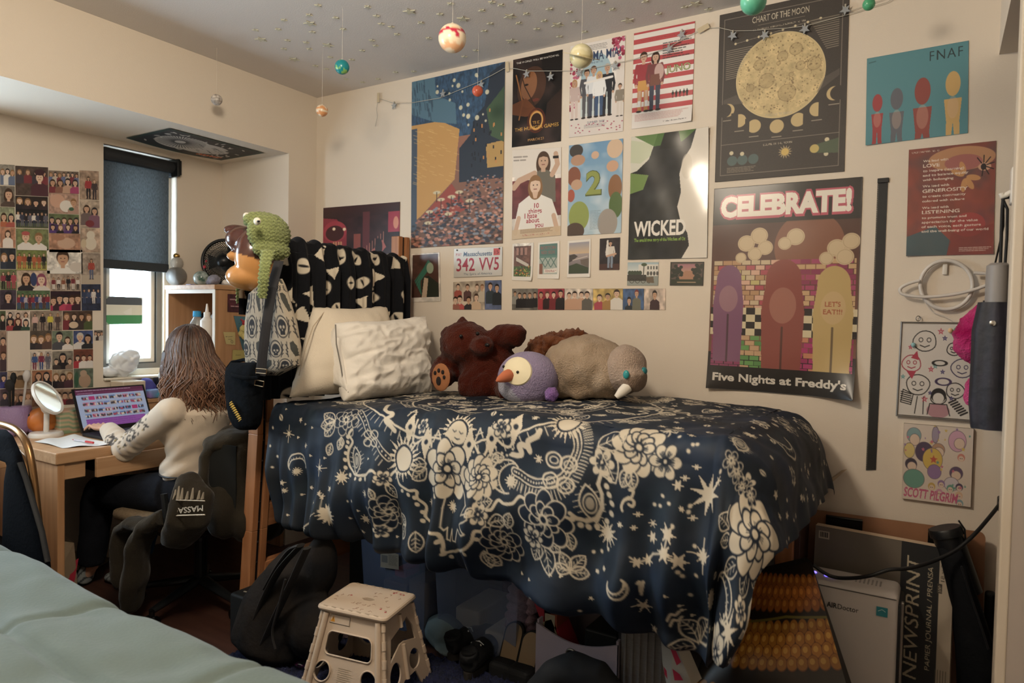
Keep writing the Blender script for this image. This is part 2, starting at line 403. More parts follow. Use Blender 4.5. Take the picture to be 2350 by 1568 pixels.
# windows
def pane_mat():
    m = bpy.data.materials.new('window_glass'); m.use_nodes = True; nt = m.node_tree; nt.nodes.clear()
    o = nt.nodes.new('ShaderNodeOutputMaterial'); mx = nt.nodes.new('ShaderNodeMixShader'); t = nt.nodes.new('ShaderNodeBsdfTransparent'); g = nt.nodes.new('ShaderNodeBsdfGlossy')
    g.inputs['Roughness'].default_value = 0.02; mx.inputs[0].default_value = 0.06
    nt.links.new(t.outputs[0], mx.inputs[1]); nt.links.new(g.outputs[0], mx.inputs[2]); nt.links.new(mx.outputs[0], o.inputs[0]); return m
GLASS = pane_mat()
alu = M('window_aluminium', '#7d7a74', 0.45, 0.3); alud = M('window_dark_gasket', '#3c3f40', 0.6); cream = M('window_cream', '#d9d2c2', 0.6)
def window(n, y0, y1):
    f = MB(); x = -0.74
    def ring(x0, x1, a, b, z0, z1, t):
        f.box((x0, a, z0), (x1, a+t, z1)); f.box((x0, b-t, z0), (x1, b, z1)); f.box((x0, a+t, z0), (x1, b-t, z0+t)); f.box((x0, a+t, z1-t), (x1, b-t, z1))
    f.mat(2); ring(x-0.05, x+0.045, y0, y1, WZ0+0.012, WZ1, 0.036)
    f.mat(0); ring(x-0.04, x+0.02, y0+0.036, y1-0.036, WZ0+0.048, WZ1-0.036, 0.03)
    f.mat(1); ring(x-0.02, x+0.012, y0+0.066, y1-0.066, WZ0+0.078, WZ1-0.066, 0.006)
    f.mat(2); ring(x-0.03, x+0.006, y0+0.072, y1-0.072, WZ0+0.084, WZ1-0.072, 0.022)
    o = f.build('window_%d' % n, [alu, alud, cream], kind='structure')
    g = MB().box((x-0.012, y0+0.09, WZ0+0.1), (x-0.008, y1-0.09, WZ1-0.09)).build('pane', GLASS, o)
    s = MB().box((AX-0.2, y0, WZ0), (AX+0.02, y1, WZ0+0.012), 0.003).build('window_sill', cream, o)
window(1, WY0, WY1); window(2, -2.75, -1.75)
# roller blind in the window reveal
bl = T('roller_blind', 'dark grey woven roller blind pulled halfway down the window', 'blind', (-0.66, -0.72, 1.6))
blm = M('blind_weave', '#343a40', 0.95, c2='#4c545c', scale=30, stretch=(1, 14, 2.2), bump=0.3, bscale=120)
_n = blm.node_tree; _a = _n.nodes.new('ShaderNodeAddShader'); _t = _n.nodes.new('ShaderNodeBsdfTranslucent'); _o = _n.nodes['Material Output']
_r = [q for q in _n.nodes if q.type == 'VALTORGB'][0]; _m = _n.nodes.new('ShaderNodeMixRGB'); _m.blend_type = 'MULTIPLY'; _m.inputs[0].default_value = 1; _m.inputs[2].default_value = (0.145, 0.135, 0.115, 1)   # thin weave: daylight shows through
_n.links.new(_r.outputs[0], _m.inputs[1]); _n.links.new(_m.outputs[0], _t.inputs[0]); _n.links.new(_n.nodes['Principled BSDF'].outputs[0], _a.inputs[0]); _n.links.new(_t.outputs[0], _a.inputs[1]); _n.links.new(_a.outputs[0], _o.inputs[0])
bld = M('blind_dark', '#23262a', 0.7)
MB().quad((-0.660, WY0+0.006, 1.645), (-0.660, -0.535, 1.645), (-0.660, -0.535, 2.25), (-0.660, WY0+0.006, 2.25)).build('fabric', blm, bl)
MB().box((-0.668, WY0+0.006, 1.60), (-0.653, -0.535, 1.650), 0.004).build('hem_bar', M('blind_hem', '#33383c', 0.9), bl)
MB().lathe([(0.034, 0), (0.034, 0.40)], (-0.642, WY0+0.004, 2.222), 20, (0, 1, 0)).build('roller', bld, bl, smooth=True)
b = MB().box((-0.690, -0.526, 2.165), (-0.585, -0.507, 2.268), 0.006); b.box((-0.60, -0.524, 2.175), (-0.585, -0.5, 2.26), 0.003); b.build('bracket', M('bracket_black', '#17191b', 0.4), bl)
# fixed lamp overhead (outside the photograph)
MB().lathe([(0.0, 0), (0.17, 0.0), (0.21, 0.03), (0.22, 0.06)], (1.95, -2.15, 2.62), 32).build('ceiling_light', M('lamp_dish', '#efe6d6', 0.5), label='round flush ceiling lamp above the middle of the room', cat='lamp', smooth=True)
# ================================================================ prints on the poster wall
SK = ['#dcb294', '#d2a283', '#e3bda2', '#c89876']
def head(cv, x, y, r, skin, hair, long=False):
    if long == 2: cv.ell(x, y+r*0.55, r*1.15, r*1.7, hair)
    cv.ell(x, y-r*0.2, r*1.02, r*1.15, hair); cv.ell(x, y+r*0.12, r*0.84, r*1.05, skin)
    cv.ell(x-r*0.3, y, r*0.1, r*0.08, '#2a1c18'); cv.ell(x+r*0.3, y, r*0.1, r*0.08, '#2a1c18'); cv.line([(x-r*0.22, y+r*0.55), (x+r*0.22, y+r*0.55)], r*0.13, '#8c4a44')
    cv.poly([(x-r*0.8, y-r*0.45), (x-r*0.5, y-r*1.1), (x+r*0.5, y-r*1.1), (x+r*0.8, y-r*0.45), (x, y-r*0.62)], hair)
def fig(cv, x, y, h, top, bot, skin='#c99a7c', hair='#2b1d16', long=False, wide=1.0, shoes='#1c1818'):
    """standing figure, feet at y, height h"""
    r = h*0.065; sw = h*0.12*wide
    if long: cv.ell(x, y-h*0.885, r*1.2, r*1.8, hair)
    for s in (-1, 1): cv.poly([(x+s*sw*0.08, y-h*0.5), (x+s*sw*0.85, y-h*0.5), (x+s*sw*0.75, y-h*0.02), (x+s*sw*0.2, y-h*0.02)], bot); cv.ell(x+s*sw*0.55, y-h*0.012, sw*0.4, h*0.018, shoes)
    cv.poly([(x-sw, y-h*0.80), (x+sw, y-h*0.80), (x+sw*0.85, y-h*0.46), (x-sw*0.85, y-h*0.46)], top)
    for s in (-1, 1): cv.line([(x+s*sw*0.95, y-h*0.78), (x+s*sw*1.25, y-h*0.60), (x+s*sw*1.05, y-h*0.46)], sw*0.42, top); cv.ell(x+s*sw*1.05, y-h*0.445, sw*0.2, sw*0.24, skin)
    cv.rect(x-r*0.4, y-h*0.84, x+r*0.4, y-h*0.79, skin); head(cv, x, y-h*0.91, r, skin, hair, long)
def bust(cv, x, y, r, top, skin='#c99a7c', hair='#2b1d16', long=False):
    if long: cv.ell(x, y+r*0.5, r*1.2, r*1.8, hair)
    cv.poly([(x-r*2.1, y+r*6), (x-r*2, y+r*2.2), (x-r*0.7, y+r*1.35), (x+r*0.7, y+r*1.35), (x+r*2, y+r*2.2), (x+r*2.1, y+r*6)], top)
    cv.rect(x-r*0.35, y+r*0.6, x+r*0.35, y+r*1.6, skin); head(cv, x, y, r, skin, hair, long)
YW = -0.003
# -- town street print
c = CV(61, 91, 3.6, '#27486b'); c.mottle(0.35, 2, 1, asp=0.4).grad(0, 34, 61, 91, '#96604c', '#6a4c40')
c.poly([(0, 24), (0, 78), (7, 74), (30, 56), (33, 30), (20, 24)], '#c8934c'); c.poly([(0, 0), (16, 0), (17, 10), (30, 16), (31, 27), (16, 24), (0, 18)], '#46708a')
c.poly([(61, 0), (52, 4), (49, 20), (43, 25), (40, 34), (33, 40), (33, 58), (61, 58)], '#1d2a3c'); c.poly([(50, 40), (61, 39), (61, 52), (51, 52)], '#b98f4a')
c.rect(0, 26, 4, 82, '#3a4c62'); c.poly([(8, 74), (28, 58), (39, 72), (20, 78)], '#9c3d33')
c.poly([(50, 22), (61, 12), (61, 40), (53, 36)], '#39563a')
rs = np.random.RandomState(5)
for i in range(26):
    x, y = 17+rs.rand()*34, 3+rs.rand()*26
    if x < 33 and y > 14: continue
    c.ell(x, y, 0.5+rs.rand()*0.9, None, '#d9d3b0', 0.9)
for i in range(900):
    y = 56+rs.rand()*35; x = rs.rand()*61
    if y < 78-0.45*x and x < 36: continue
    c.ell(x, y, 0.5+0.9*(y-50)/40, 0.3+0.4*(y-50)/40, ['#2c2f3a', '#a8685a', '#34384a', '#c98a72', '#3d2b2a', '#7d8796'][i % 6])
for x, y in ((13, 72), (21, 66), (28, 65), (12, 78), (33, 63), (26, 74), (40, 68), (18, 62)): c.ell(x, y, 2.6, 0.9, '#cfc19a'); c.line([(x, y), (x, y+5)], 0.5, '#3a2a28')
for i in range(60): x, y = rs.rand()*30, 26+rs.rand()*30; c.line([(x, y), (x+3, y+1)], 0.35, '#e0b268', 0.6)
for i in range(40): x, y = rs.rand()*15, rs.rand()*20; c.line([(x, y), (x+0.5, y+4)], 0.5, '#223a52', 0.7)
for i in range(30): x, y = 40+rs.rand()*20, 22+rs.rand()*28; c.rect(x, y, x+0.8, y+1.8, '#c9823e' if i % 3 == 0 else '#0f1722')
hang('art_poster', 'large art print of an orange terrace under a blue starry night sky', 'poster', c, [(945.5, 188.6), (1159, 141.7), (943.3, 569.6), (1153.7, 558.5)], 1, 0, YW, wob=0.002)
# -- dark archer film poster
c = CV(28, 43, 6, '#17100f'); c.mottle(2.2, 9, 4)
c.ell(11, 15, 8, 10, '#5a3320', 0.7, 0.3); c.ell(9.5, 14, 4.5, 7, '#a8683e', 0.8, 0.2); c.ell(8, 13.5, 1.2, 0.5, '#1a0d08'); c.ell(13.5, 21.5, 2, 0.8, '#6d2b1e')
c.poly([(15, 0), (28, 0), (28, 20), (20, 12)], '#0f0b0b'); c.poly([(20, 24), (28, 18), (28, 34), (19, 33)], '#2a1812', 0.9)
c.line([(3, 2), (7, 14), (14, 26)], 0.5, '#2d1a10'); c.line([(2, 8), (6, 22), (4, 30)], 0.7, '#a4622c'); c.poly([(0, 22), (8, 20), (16, 28), (8, 29), (0, 27)], '#7d3f1c', 0.9)
for r_, cc in ((5.6, '#5a1d0c'), (4.4, '#c46a22'), (4.0, '#e8b05a')): c.ell(14, 31.5, r_*0.85, r_, cc, 0.9, ring=0.7)
c.ell(14, 31.5, 3, 3.6, '#2a0d08', 0.7)
c.text('THE HUNGER GAMES', 1.6, 35.6, 1.7, '#e2a63c', 25).text('THE', 12, 33, 1.2, '#e2a63c', 4).text('MARCH 23', 9.5, 41, 1.1, '#c98f4a', 9).text('THE WORLD WILL BE WATCHING', 2, 2.6, 0.9, '#d8d2c8', 24)
hang('film_poster', 'dark film poster of an archer with a burning ring and gold title', 'poster', c, [(1177.7, 137.5), (1291, 113.6), (1174.5, 338.4), (1287, 324)], 1, 0, YW, GLOSS)
# -- white wedding film poster
c = CV(28, 43, 6, '#e6ddd6'); c.grad(0, 0, 28, 43, '#ece4dd', '#ddd3cc'); c.ell(14, 16, 10, 13, '#f2ece5'); c.ell(14, 17, 8, 11.5, '#9fc0cf'); c.rect(6, 22, 22, 34, '#c9d8d8')
rs = np.random.RandomState(2)
for i in range(70):
    x, y = (rs.rand()*5, rs.rand()*30) if i % 2 else (22+rs.rand()*6, rs.rand()**2*14); c.ell(x, y, 0.4+rs.rand()*0.7, None, ['#b03050', '#8c2038', '#c8557a'][i % 3])
for x, h, t, b, hr, lg in ((9, 23, '#4c4e57', '#55565c', '#3c2c24', 0), (12.5, 24, '#dfe4ea', '#40485c', '#5a3a28', 0), (19.5, 24, '#1f222a', '#20232b', '#b9b1a6', 0), (15.5, 21, '#eef0f2', '#34507a', '#d8b070', 1)): fig(c, x, 35, h, t, b, hair=hr, long=bool(lg))
c.line([(8, 18.5), (22, 17.5)], 1.1, '#eeeae6'); fig(c, 2.6, 35, 19, '#c9b0aa', '#d8c3bb', hair='#b98a5a', long=True); fig(c, 26, 36, 15, '#8a8070', '#d9cfc4', hair='#3a281c')
for i in range(30): x, y = rs.rand()*28, 37+rs.rand()*5; c.ell(x, y, 0.4, 0.25, '#b03a58')
c.text('MAMMA MIA!', 3.5, 8.6, 4.2, '#2c3f66', 22.5, off=0.015).text('THE MOVIE', 11, 10, 0.7, '#4a5a7c', 6).text('SUMMER 2008', 9.5, 37.6, 1.0, '#3a4b70', 9).lorem(8, 38.2, 20, 39.6, 0.6, '#8a8890')
c.lorem(8, 1.5, 20, 4, 0.7, '#777')
hang('film_poster', 'pale film poster of a group arm in arm under a white arch', 'poster', c, [(1309, 106.4), (1435, 81.5), (1305.8, 316), (1429.6, 301)], 1, 0, YW, GLOSS)
# -- red and white striped film poster
c = CV(28, 43, 6, '#ece6e0')
for k in range(9): c.rect(0, k*4.35-1.2, 28, k*4.35+0.9, '#c8444a')
c.rect(0, 36.6, 28, 43, '#e9e2dc').lorem(1.5, 37, 26.5, 40, 0.55, '#c8807c').text('In select theaters December', 15, 41.6, 0.7, '#444', 11)
c.lorem(14, 7, 26.5, 14.5, 1.1, '#3c3436', rag=0.35)
for x, s_ in ((3.5, 'Page'), (7, 'Cera'), (10.6, 'Garner'), (14.4, 'Bateman'), (18.6, 'Janney'), (22.6, 'Simmons')): c.text(s_, x, 4.4, 0.8, '#b23a40')
fig(c, 5, 36, 27, '#a8323c', '#cf8a4a', '#d3a68a', '#3c2518'); c.poly([(2.6, 22), (7.4, 22), (7.6, 26.5), (2.4, 26.5)], '#d99a48')
for s in (-1, 1): c.rect(5+s*1.6-0.7, 26.5, 5+s*1.6+0.7, 33.5, '#d3a68a'); c.rect(5+s*1.6-0.75, 31, 5+s*1.6+0.75, 33.5, '#eee')
fig(c, 10.6, 36, 26, '#7a3c3e', '#3d4358', '#d3a68a', '#38221a', long=True); c.ell(12.4, 19, 2.2, 3.6, '#e0d8cc'); c.ell(12.4, 19, 2.2, 3.6, '#a34a4c', 0.35); c.poly([(8.6, 20), (12.6, 20), (13, 25), (8.2, 25)], '#7d4a3e')
c.text('JUNO', 15.5, 20.2, 3.0, '#3d4a2c', 11.2, off=0.03).text('JUNO', 15.6, 20.1, 2.9, '#b8bf7c', 11)
for x in (19, 20.6, 22.3, 24, 25.4): fig(c, x, 31.5, 3.2, '#222', '#222', '#222', '#222')
hang('film_poster', 'red and white striped film poster with two standing figures', 'poster', c, [(1455, 76.8), (1595, 48.3), (1449.3, 296.3), (1588, 278.8)], 1, 0, YW, GLOSS, curl=(0, 0, 0, 0.012))
# -- white couple film poster
c = CV(28, 43, 6, '#ddd2c6'); c.rect(0, 15, 28, 33, '#6d2f30'); c.mottle(0.25, 4, 6); c.rect(0, 0, 28, 13, '#e3d9cd')
bust(c, 18, 6, 3.4, '#6a6558', '#c9a184', '#4a3222', True); c.line([(13, 12), (4, 15), (1, 18)], 3.0, '#c9a184'); c.line([(23, 13), (26, 8), (25, 3)], 2.6, '#c9a184'); c.rect(23.5, 4, 26.5, 5.2, '#1d1a18')
c.poly([(2, 34), (4, 26), (10, 22.4), (17, 22.4), (23, 25), (26.5, 34), (23, 40), (6, 40)], '#e8e2d8'); c.line([(4, 33), (2, 40)], 2.4, '#cfa88c'); c.line([(24, 33), (26, 40)], 2.4, '#cfa88c')
c.ell(13.5, 19, 4.2, 5.6, '#8d6138'); head(c, 13.5, 17.5, 3.6, '#e0bca0', '#8d6138'); c.poly([(11.8, 21), (15.2, 21), (14.4, 24), (12.6, 24)], '#d9b295')
for s_, x, y, h in (('10', 13, 28.6, 2.3), ('things', 9.6, 31.1, 2.3), ('I hate', 7.4, 33.3, 2.3), ('about', 8.4, 35.6, 2.3), ('you', 13.4, 38, 2.3)): c.text(s_, x, y, h, '#b02a3c', off=0.02)
c.rect(0, 38.5, 28, 43, '#cdb089', 0.85).lorem(5, 38.8, 24, 40.6, 0.5, '#7a5a40').text('In Theatres Wednesday, March 31', 6.5, 41.8, 0.7, '#b02a3c', 15).lorem(1, 3.5, 9, 5.6, 1.6, '#8a8078')
hang('film_poster', 'pale film poster of a seated couple with red title across a white shirt', 'poster', c, [(1176.7, 344.8), (1288, 338), (1174.5, 550.5), (1286.7, 540)], 1, 0, YW, GLOSS, curl=(0.006, 0, 0, 0))
# -- blue sky poster with a big green 2
c = CV(28, 43, 6, '#6f9fc4'); c.grad(0, 0, 28, 43, '#5f94c0', '#a9c6d6'); c.mottle(0.75, 7, 8, '#e6ecef')
for x, y, rx, ry, cc in ((4, 3, 3.6, 3, '#3f3a36'), (5, 7.5, 3.8, 2.6, '#b88a6c'), (3, 15, 3.6, 4.6, '#8a4d36'), (4.5, 19, 3, 2.5, '#c59a7a'), (1.6, 24, 2, 3, '#b0503c'), (24, 4, 4, 4.4, '#d9b694'), (23, 12, 3, 2.6, '#cf9d7a'), (14, 6, 2, 1.8, '#d3a98a'), (24.5, 22, 3.4, 6, '#8c5a34'), (25, 30, 3.4, 6, '#4e6b34'), (6, 34, 5.4, 7, '#8fa04a'), (4, 41, 5, 4, '#4e3c30'), (21, 38, 5, 6.5, '#9c938a')): c.ell(x, y, rx, ry, cc)
c.text('2', 9.3, 24.2, 10.6, '#4d5a24', 8.4, off=0.05).text('2', 9.5, 23.8, 10.2, '#8f9c45', 7.8, off=0.03).lorem(12, 32, 17.5, 41, 0.7, '#7d94a4')
hang('film_poster', 'sky blue film poster with a large green number 2', 'poster', c, [(1305.8, 334.3), (1430, 318), (1302, 541.6), (1425.4, 534.5)], 1, 0, YW, GLOSS, wob=0.001)
# -- black and white theatre poster
c = CV(45, 71, 4.6, '#26292a'); c.mottle(0.5, 9, 3); c.poly([(0, 0), (16, 0), (11, 14), (4, 20), (0, 21)], '#d5d3c2'); c.poly([(0, 2), (8, 4), (14, 2), (12, 12), (6, 16), (0, 15)], '#b9c79c', 0.6); c.poly([(2, 0), (38, 0), (30, 6), (14, 7)], '#4d7a35', 0.9)
c.poly([(20, 0), (28, 0), (30, 9), (17, 9)], '#1b1e1c'); c.poly([(0, 21), (11, 23), (8, 31), (0, 33)], '#6f8f48')
e = [(45, 0), (38, 0), (35, 10), (31, 16), (29, 24), (30, 34), (28, 42), (30, 50), (34, 57), (35, 64), (31, 71), (45, 71)]; c.poly(e, '#e3dacb')
c.ell(33, 20, 3, 7, '#d3c8b4', 0.6)
c.text('WICKED', 3, 57.5, 8.2, '#efe9de', 30, off=0.03).text('The untold true story of the Witches of Oz', 3.4, 61, 1.9, '#8fc23c', 29.5, off=0.01)
hang('theatre_poster', 'glossy black, white and green theatre poster with white title', 'poster', c, [(1449.3, 315), (1628, 292.2), (1441.3, 596), (1623, 592)], 1, 0, YW, M('print_very_glossy', rough=0.18, attr='Col'), wob=0.004, curl=(0, 0.012, 0, 0))
# -- chart of the moon
c = CV(50, 71, 6.2, '#3a3430'); c.grain(0.08); c.line([(2.2, 2.6), (47.8, 2.6), (47.8, 68.4), (2.2, 68.4)], 0.22, '#8d8374', closed=True); c.line([(2.2, 55.5), (47.8, 55.5)], 0.2, '#8d8374')
c.text('CHART OF THE MOON', 13.6, 6.3, 2.5, '#c9bda4', 22).line([(16, 7.6), (34, 7.6)], 0.12, '#9a8e78').text("THE MOON'S PATH IN SPACE FROM NEW TO FULL", 13.5, 9.6, 0.7, '#b8ac94', 21)
c.line([(7, 13.5), (40, 9.6)], 0.12, '#b8ac94')
for k in range(8): c.ell(7+k*4.7, 13.5-k*0.55, 0.5, None, '#d8c79c')
c.ell(25, 29.5, 17.2, 17.2, '#d0b67d'); X_, Y_ = np.meshgrid(np.arange(c.nx)/c.q, np.arange(c.ny)/c.q); disk = ((X_-25)**2+(Y_-29.5)**2 < 16.6**2)*1.0
c.mottle(0.14, 4.5, 11, mask=disk).mottle(0.10, 1.3, 12, mask=disk)
rs = np.random.RandomState(4)
for i in range(420):
    a, q = rs.rand()*6.28, 16.3*math.sqrt(rs.rand()); c.ell(25+q*math.cos(a), 29.5+q*math.sin(a), 0.12+0.25*rs.rand()**2, None, '#6a5334', 0.6)
for x, y, r_ in ((17, 24, 2.2), (31, 20, 2.4), (24.5, 24.6, 0.8), (29.5, 30, 0.9), (13.5, 33, 1.6), (33, 27, 1.8), (38, 27, 2.6), (26, 22, 2), (28, 37, 3.4), (20, 31, 3)): c.ell(x, y, r_, None, '#9c8458', 0.35); c.ell(x, y, r_, None, '#6b5231', 0.5, ring=0.2)
c.ell(25, 29.5, 17.2, 17.2, '#e0c88e', ring=0.3)
for sx, e0 in ((3.4, 1), (36.5, -1)):
    for k in range(15):
        y = (16 if e0 > 0 else 10)+k*0.85; wd = 10.5-k*0.45
        x0 = 3.4 if e0 > 0 else 46.6-wd
        c.line([(x0, y), (x0+wd, y-0.3)], 0.3, '#a2967f', 0.75)
for s in (-1, 1): c.poly([(25+s*17, 34+s*-1), (25+s*22.4, 33.5-s*3), (25+s*22.4, 36-s*3), (25+s*14, 39)], '#5d564e', 0.6)
for i, (x, y, ph) in enumerate(((4.6, 41, 'c'), (9.5, 46, 'h'), (15.5, 49, 'g'), (24.5, 50.2, 'f'), (32.6, 48.6, 'G'), (39.5, 45.4, 'H'), (45.6, 40, 'C'))):
    c.ell(x, y, 2.75, None, '#cbb078')
    if ph == 'c': c.ell(x-1.4, y, 2.85, None, '#3a3430')
    if ph == 'C': c.ell(x+1.4, y, 2.85, None, '#3a3430')
    if ph == 'h': c.rect(x-3.5, y-3.5, x-0.6, y+3.5, '#3a3430')
    if ph == 'H': c.rect(x+0.6, y-3.5, x+3.5, y+3.5, '#3a3430')
    if ph == 'g': c.rect(x-3.6, y-3.5, x-1.9, y+3.5, '#3a3430')
    if ph == 'G': c.rect(x+1.9, y-3.5, x+3.6, y+3.5, '#3a3430')
    c.line([(x-1.8, y+4.3), (x+1.8, y+4.3)], 0.35, '#b8ac94', 0.8)
c.text('PHASES OF THE MOON', 20, 45.7, 0.9, '#b8ac94', 10).text('ECLIPSE OF THE MOON', 19.5, 57.6, 0.8, '#b8ac94', 11)
for x in (7, 11.2, 15.6): c.ell(x, 62.6, 2.1, None, '#4a605f')
for x, y in ((6.6, 59.3), (11, 60), (43.5, 57.8), (43.3, 63.4)): c.ell(x, y, 0.85, None, '#d3c6a0')
for k in range(14):
    a = k*6.283/14; c.poly([(28+1.6*math.cos(a+.2), 61+1.6*math.sin(a+.2)), (28+2.8*math.cos(a), 61+2.8*math.sin(a)), (28+1.6*math.cos(a-.2), 61+1.6*math.sin(a-.2))], '#a8956c')
c.ell(28, 61, 1.5, None, '#d8b45c'); c.poly([(39, 59.4), (47.6, 57.5), (47.6, 63.4), (39, 62.6)], '#4b5b44'); c.ell(39, 60.9, 1.7, None, '#c8b060'); c.lorem(5, 65.6, 17, 67.4, 0.6, '#9a8e78')
hang('moon_chart', 'black chart poster with a large yellow moon and a row of moon phases', 'poster', c, [(1652, 35), (1950, -29), (1640.6, 418.3), (1937.4, 393.6)], 1, 0, YW, wob=0.001)
# -- party poster
c = CV(56, 86, 5.6, '#1d1717'); c.grad(0, 16, 56, 70, '#4a2a22', '#7a4a38')
c.ell(38, 26, 13, 14, '#9a5a3e', 0.7)
bc = ['#c9b089', '#d8a58a', '#b98a5e', '#b0404e', '#c4b46c']
def bricks(x0, y0, x1, y1, colf):
    y = y0; k = 0
    while y < y1:
        x = x0-(2 if k % 2 else 0)
        while x < x1:
            a, b = max(x, x0), min(x+3.6, x1)
            if b > a: c.rect(a+0.15, y+0.15, b, min(y+2, y1), colf((a+b)/2, y))
            x += 3.8
        y += 2.1; k += 1
rs = np.random.RandomState(9)
bricks(1, 31, 55, 52, lambda x, y: bc[int(rs.rand()*4.4)] if x < 26 else ['#a83a62', '#8c2c50', '#c9a070'][int(rs.rand()*3)])
for r0 in range(4):
    for k in range(16): c.rect(0.5+k*3.6, 51+r0*2.9, 4.1+k*3.6, 53.9+r0*2.9, '#d5c49a' if (r0+k) % 2 else '#211c1b')
bricks(1, 62.6, 14, 76, lambda x, y: '#8a2f5c'); bricks(13, 62.6, 24, 76, lambda x, y: ['#4f8a44', '#5d9a4c', '#c49a70'][int(rs.rand()*3)]); bricks(24, 62.6, 55, 76, lambda x, y: ['#b02a68', '#9c2058', '#c87a58'][int(rs.rand()*2.4)])
for x, y, r_ in ((14, 24, 3.4), (19, 21, 3.4), (21.5, 26, 3), (17.5, 28.5, 2.8), (33, 22, 3.4), (29, 24.5, 2.6), (48, 27, 3.4), (53, 24.5, 3.2), (51, 30.5, 3.2), (44.5, 31, 2.6), (12, 30, 2.2)): c.ell(x, y, r_, None, '#cfb58c'); c.ell(x, y, r_*0.85, None, '#a98d66', 0.8, ring=0.2)
for x, yt, wd, cc, yb in ((7.5, 33, 6.2, '#7b4a6c', 74), (29, 31, 8.2, '#8c3f36', 76), (47.5, 34, 7.2, '#c0a05e', 76)):   # plain coloured columns
    c.ell(x, yt+wd, wd*0.82, wd, cc); c.poly([(x-wd*0.8, yt+wd), (x+wd*0.8, yt+wd), (x+wd, yt+wd*2.6), (x+wd*0.9, yb), (x-wd*0.9, yb), (x-wd, yt+wd*2.6)], cc)
    c.line([(x, yt+wd*3.4), (x, yb)], 0.8, '#2a1c1a', 0.6); c.ell(x, yt+wd*2.3, wd*0.62, wd*0.9, '#d8b090', 0.30)
c.text("LET'S", 44.6, 50, 1.9, '#a8502c', 5.6, off=0.02).text('EAT!!!', 44, 53, 1.9, '#a8502c', 6.8, off=0.02); c.rect(0, 76, 56, 86, '#161313'); c.rect(0, 0, 56, 15.5, '#1b1616')
c.text('CELEBRATE!', 2.6, 12.6, 8.4, '#c2455c', 50.8, off=0.10).text('CELEBRATE!', 3.1, 12.2, 7.8, '#eee6d6', 49.6, off=0.055)
c.text("Five Nights at Freddy's", 2.4, 82.3, 3.2, '#d9d2c6', 51, off=0.03)
hang('celebration_poster', 'tall black poster with white CELEBRATE! lettering over coloured bricks and balloons', 'poster', c, [(1639.6, 433.6), (1979.8, 405.9), (1623, 890), (1960.5, 918)], 1, 0, YW, GLOSS, curl=(0, 0, 0.02, 0.05), wob=0.003)
# -- teal landscape poster
c = CV(43, 28, 6.5, '#4a8c99'); c.text('FNAF', 27.3, 4.2, 3.0, '#1f3238', 13.6, sp=1.2)
for x, wd, yt, cc in ((5, 2.8, 12, '#a8383c'), (13.5, 3.4, 11, '#5d626e'), (24.5, 4.2, 9, '#94403a'), (37, 3.8, 8.5, '#d3a860')):
    c.ell(x, yt+wd, wd*0.8, wd, cc); c.poly([(x-wd*0.95, yt+wd*2.2), (x+wd*0.95, yt+wd*2.2), (x+wd*0.7, yt+wd*4.0), (x+wd*0.75, 28), (x+wd*0.15, 28), (x, yt+wd*4.1), (x-wd*0.15, 28), (x-wd*0.75, 28), (x-wd*0.7, yt+wd*4.0)], cc); c.ell(x, yt+wd*2.9, wd*0.6, wd*0.9, '#ddb498', 0.35)
c.line([(1, 1.6), (4, 1.4)], 0.3, '#2c5a62')
hang('game_poster', 'small teal poster with four coloured shapes in a row', 'poster', c, [(1989.7, 134.5), (2223, 93), (1986.5, 334.3), (2221, 305.4)], 1, 0, YW, curl=(0, 0, 0.006, 0))
# -- manifesto poster
c = CV(42, 55, 6, '#8a4238'); c.mottle(0.9, 16, 5, '#3c4a55').mottle(0.8, 10, 9, '#b04a3c').mottle(0.5, 8, 2, '#5a3550')
c.ell(26, 7, 16, 6, '#c48a5c', 0.9); c.ell(27, 9, 9, 4, '#a85a58', 0.9); c.poly([(0, 45), (14, 40), (22, 48), (20, 55), (0, 55)], '#34606a', 0.8); c.ell(30, 40, 8, 6, '#b53c3a', 0.8); c.poly([(22, 44), (42, 40), (42, 55), (20, 55)], '#8a3430', 0.7)
for a in (0.2, 1.0, 1.7, 3.6, 4.4): c.ell(28+4*math.cos(a), 16+4.4*math.sin(a), 3.4, 1.4, '#cf8f52', 0.95, rot=a)
c.ell(37, 12, 3, 2, '#d39a7a'); c.ell(36.5, 12, 1.3, 1.6, '#2a2226')
for k in range(7): a = -2.2+k*0.65; c.line([(36.5+1.6*math.cos(a), 11.5+1.6*math.sin(a)), (36.5+5*math.cos(a), 11.5+5*math.sin(a))], 0.5, '#241c20')
c.text('CACP / HUMANIFESTO', 1.6, 2.2, 0.85, '#e0c8b8', 13.6)
for s_, y, h, wd in (('We lead with', 7.2, 1.15, 12.4), ('LOVE', 9.9, 1.7, 8.2), ('to inspire (learning)', 12.2, 1.15, 20), ('and to balance equity', 14.5, 1.15, 22), ('with belonging', 16.8, 1.15, 15), ('We lead with', 20, 1.15, 13), ('GENEROSITY', 22.8, 1.7, 22), ('to create community', 25.2, 1.15, 21), ('colored with culture', 27.6, 1.15, 20.6), ('We lead with', 31, 1.15, 13), ('LISTENING', 33.6, 1.7, 18.4), ('to promote trust and', 36.1, 1.15, 21.6), ('appreciation for the value', 38.4, 1.15, 27), ('of each voice, each gesture', 40.7, 1.15, 28.6), ('and the well-being of our world', 43, 1.15, 32)):
    c.text(s_, 7.4, y, h, '#ead9c8', wd, off=0.012)
c.lorem(26, 51.4, 41, 53.4, 0.8, '#e0c8b8')
hang('manifesto_poster', 'red and teal painted poster with lines of cream lettering', 'poster', c, [(2085.8, 344), (2286.3, 323), (2079.5, 588.6), (2279.6, 583.5)], 1, 0, YW, curl=(0, 0, 0.006, 0.004))
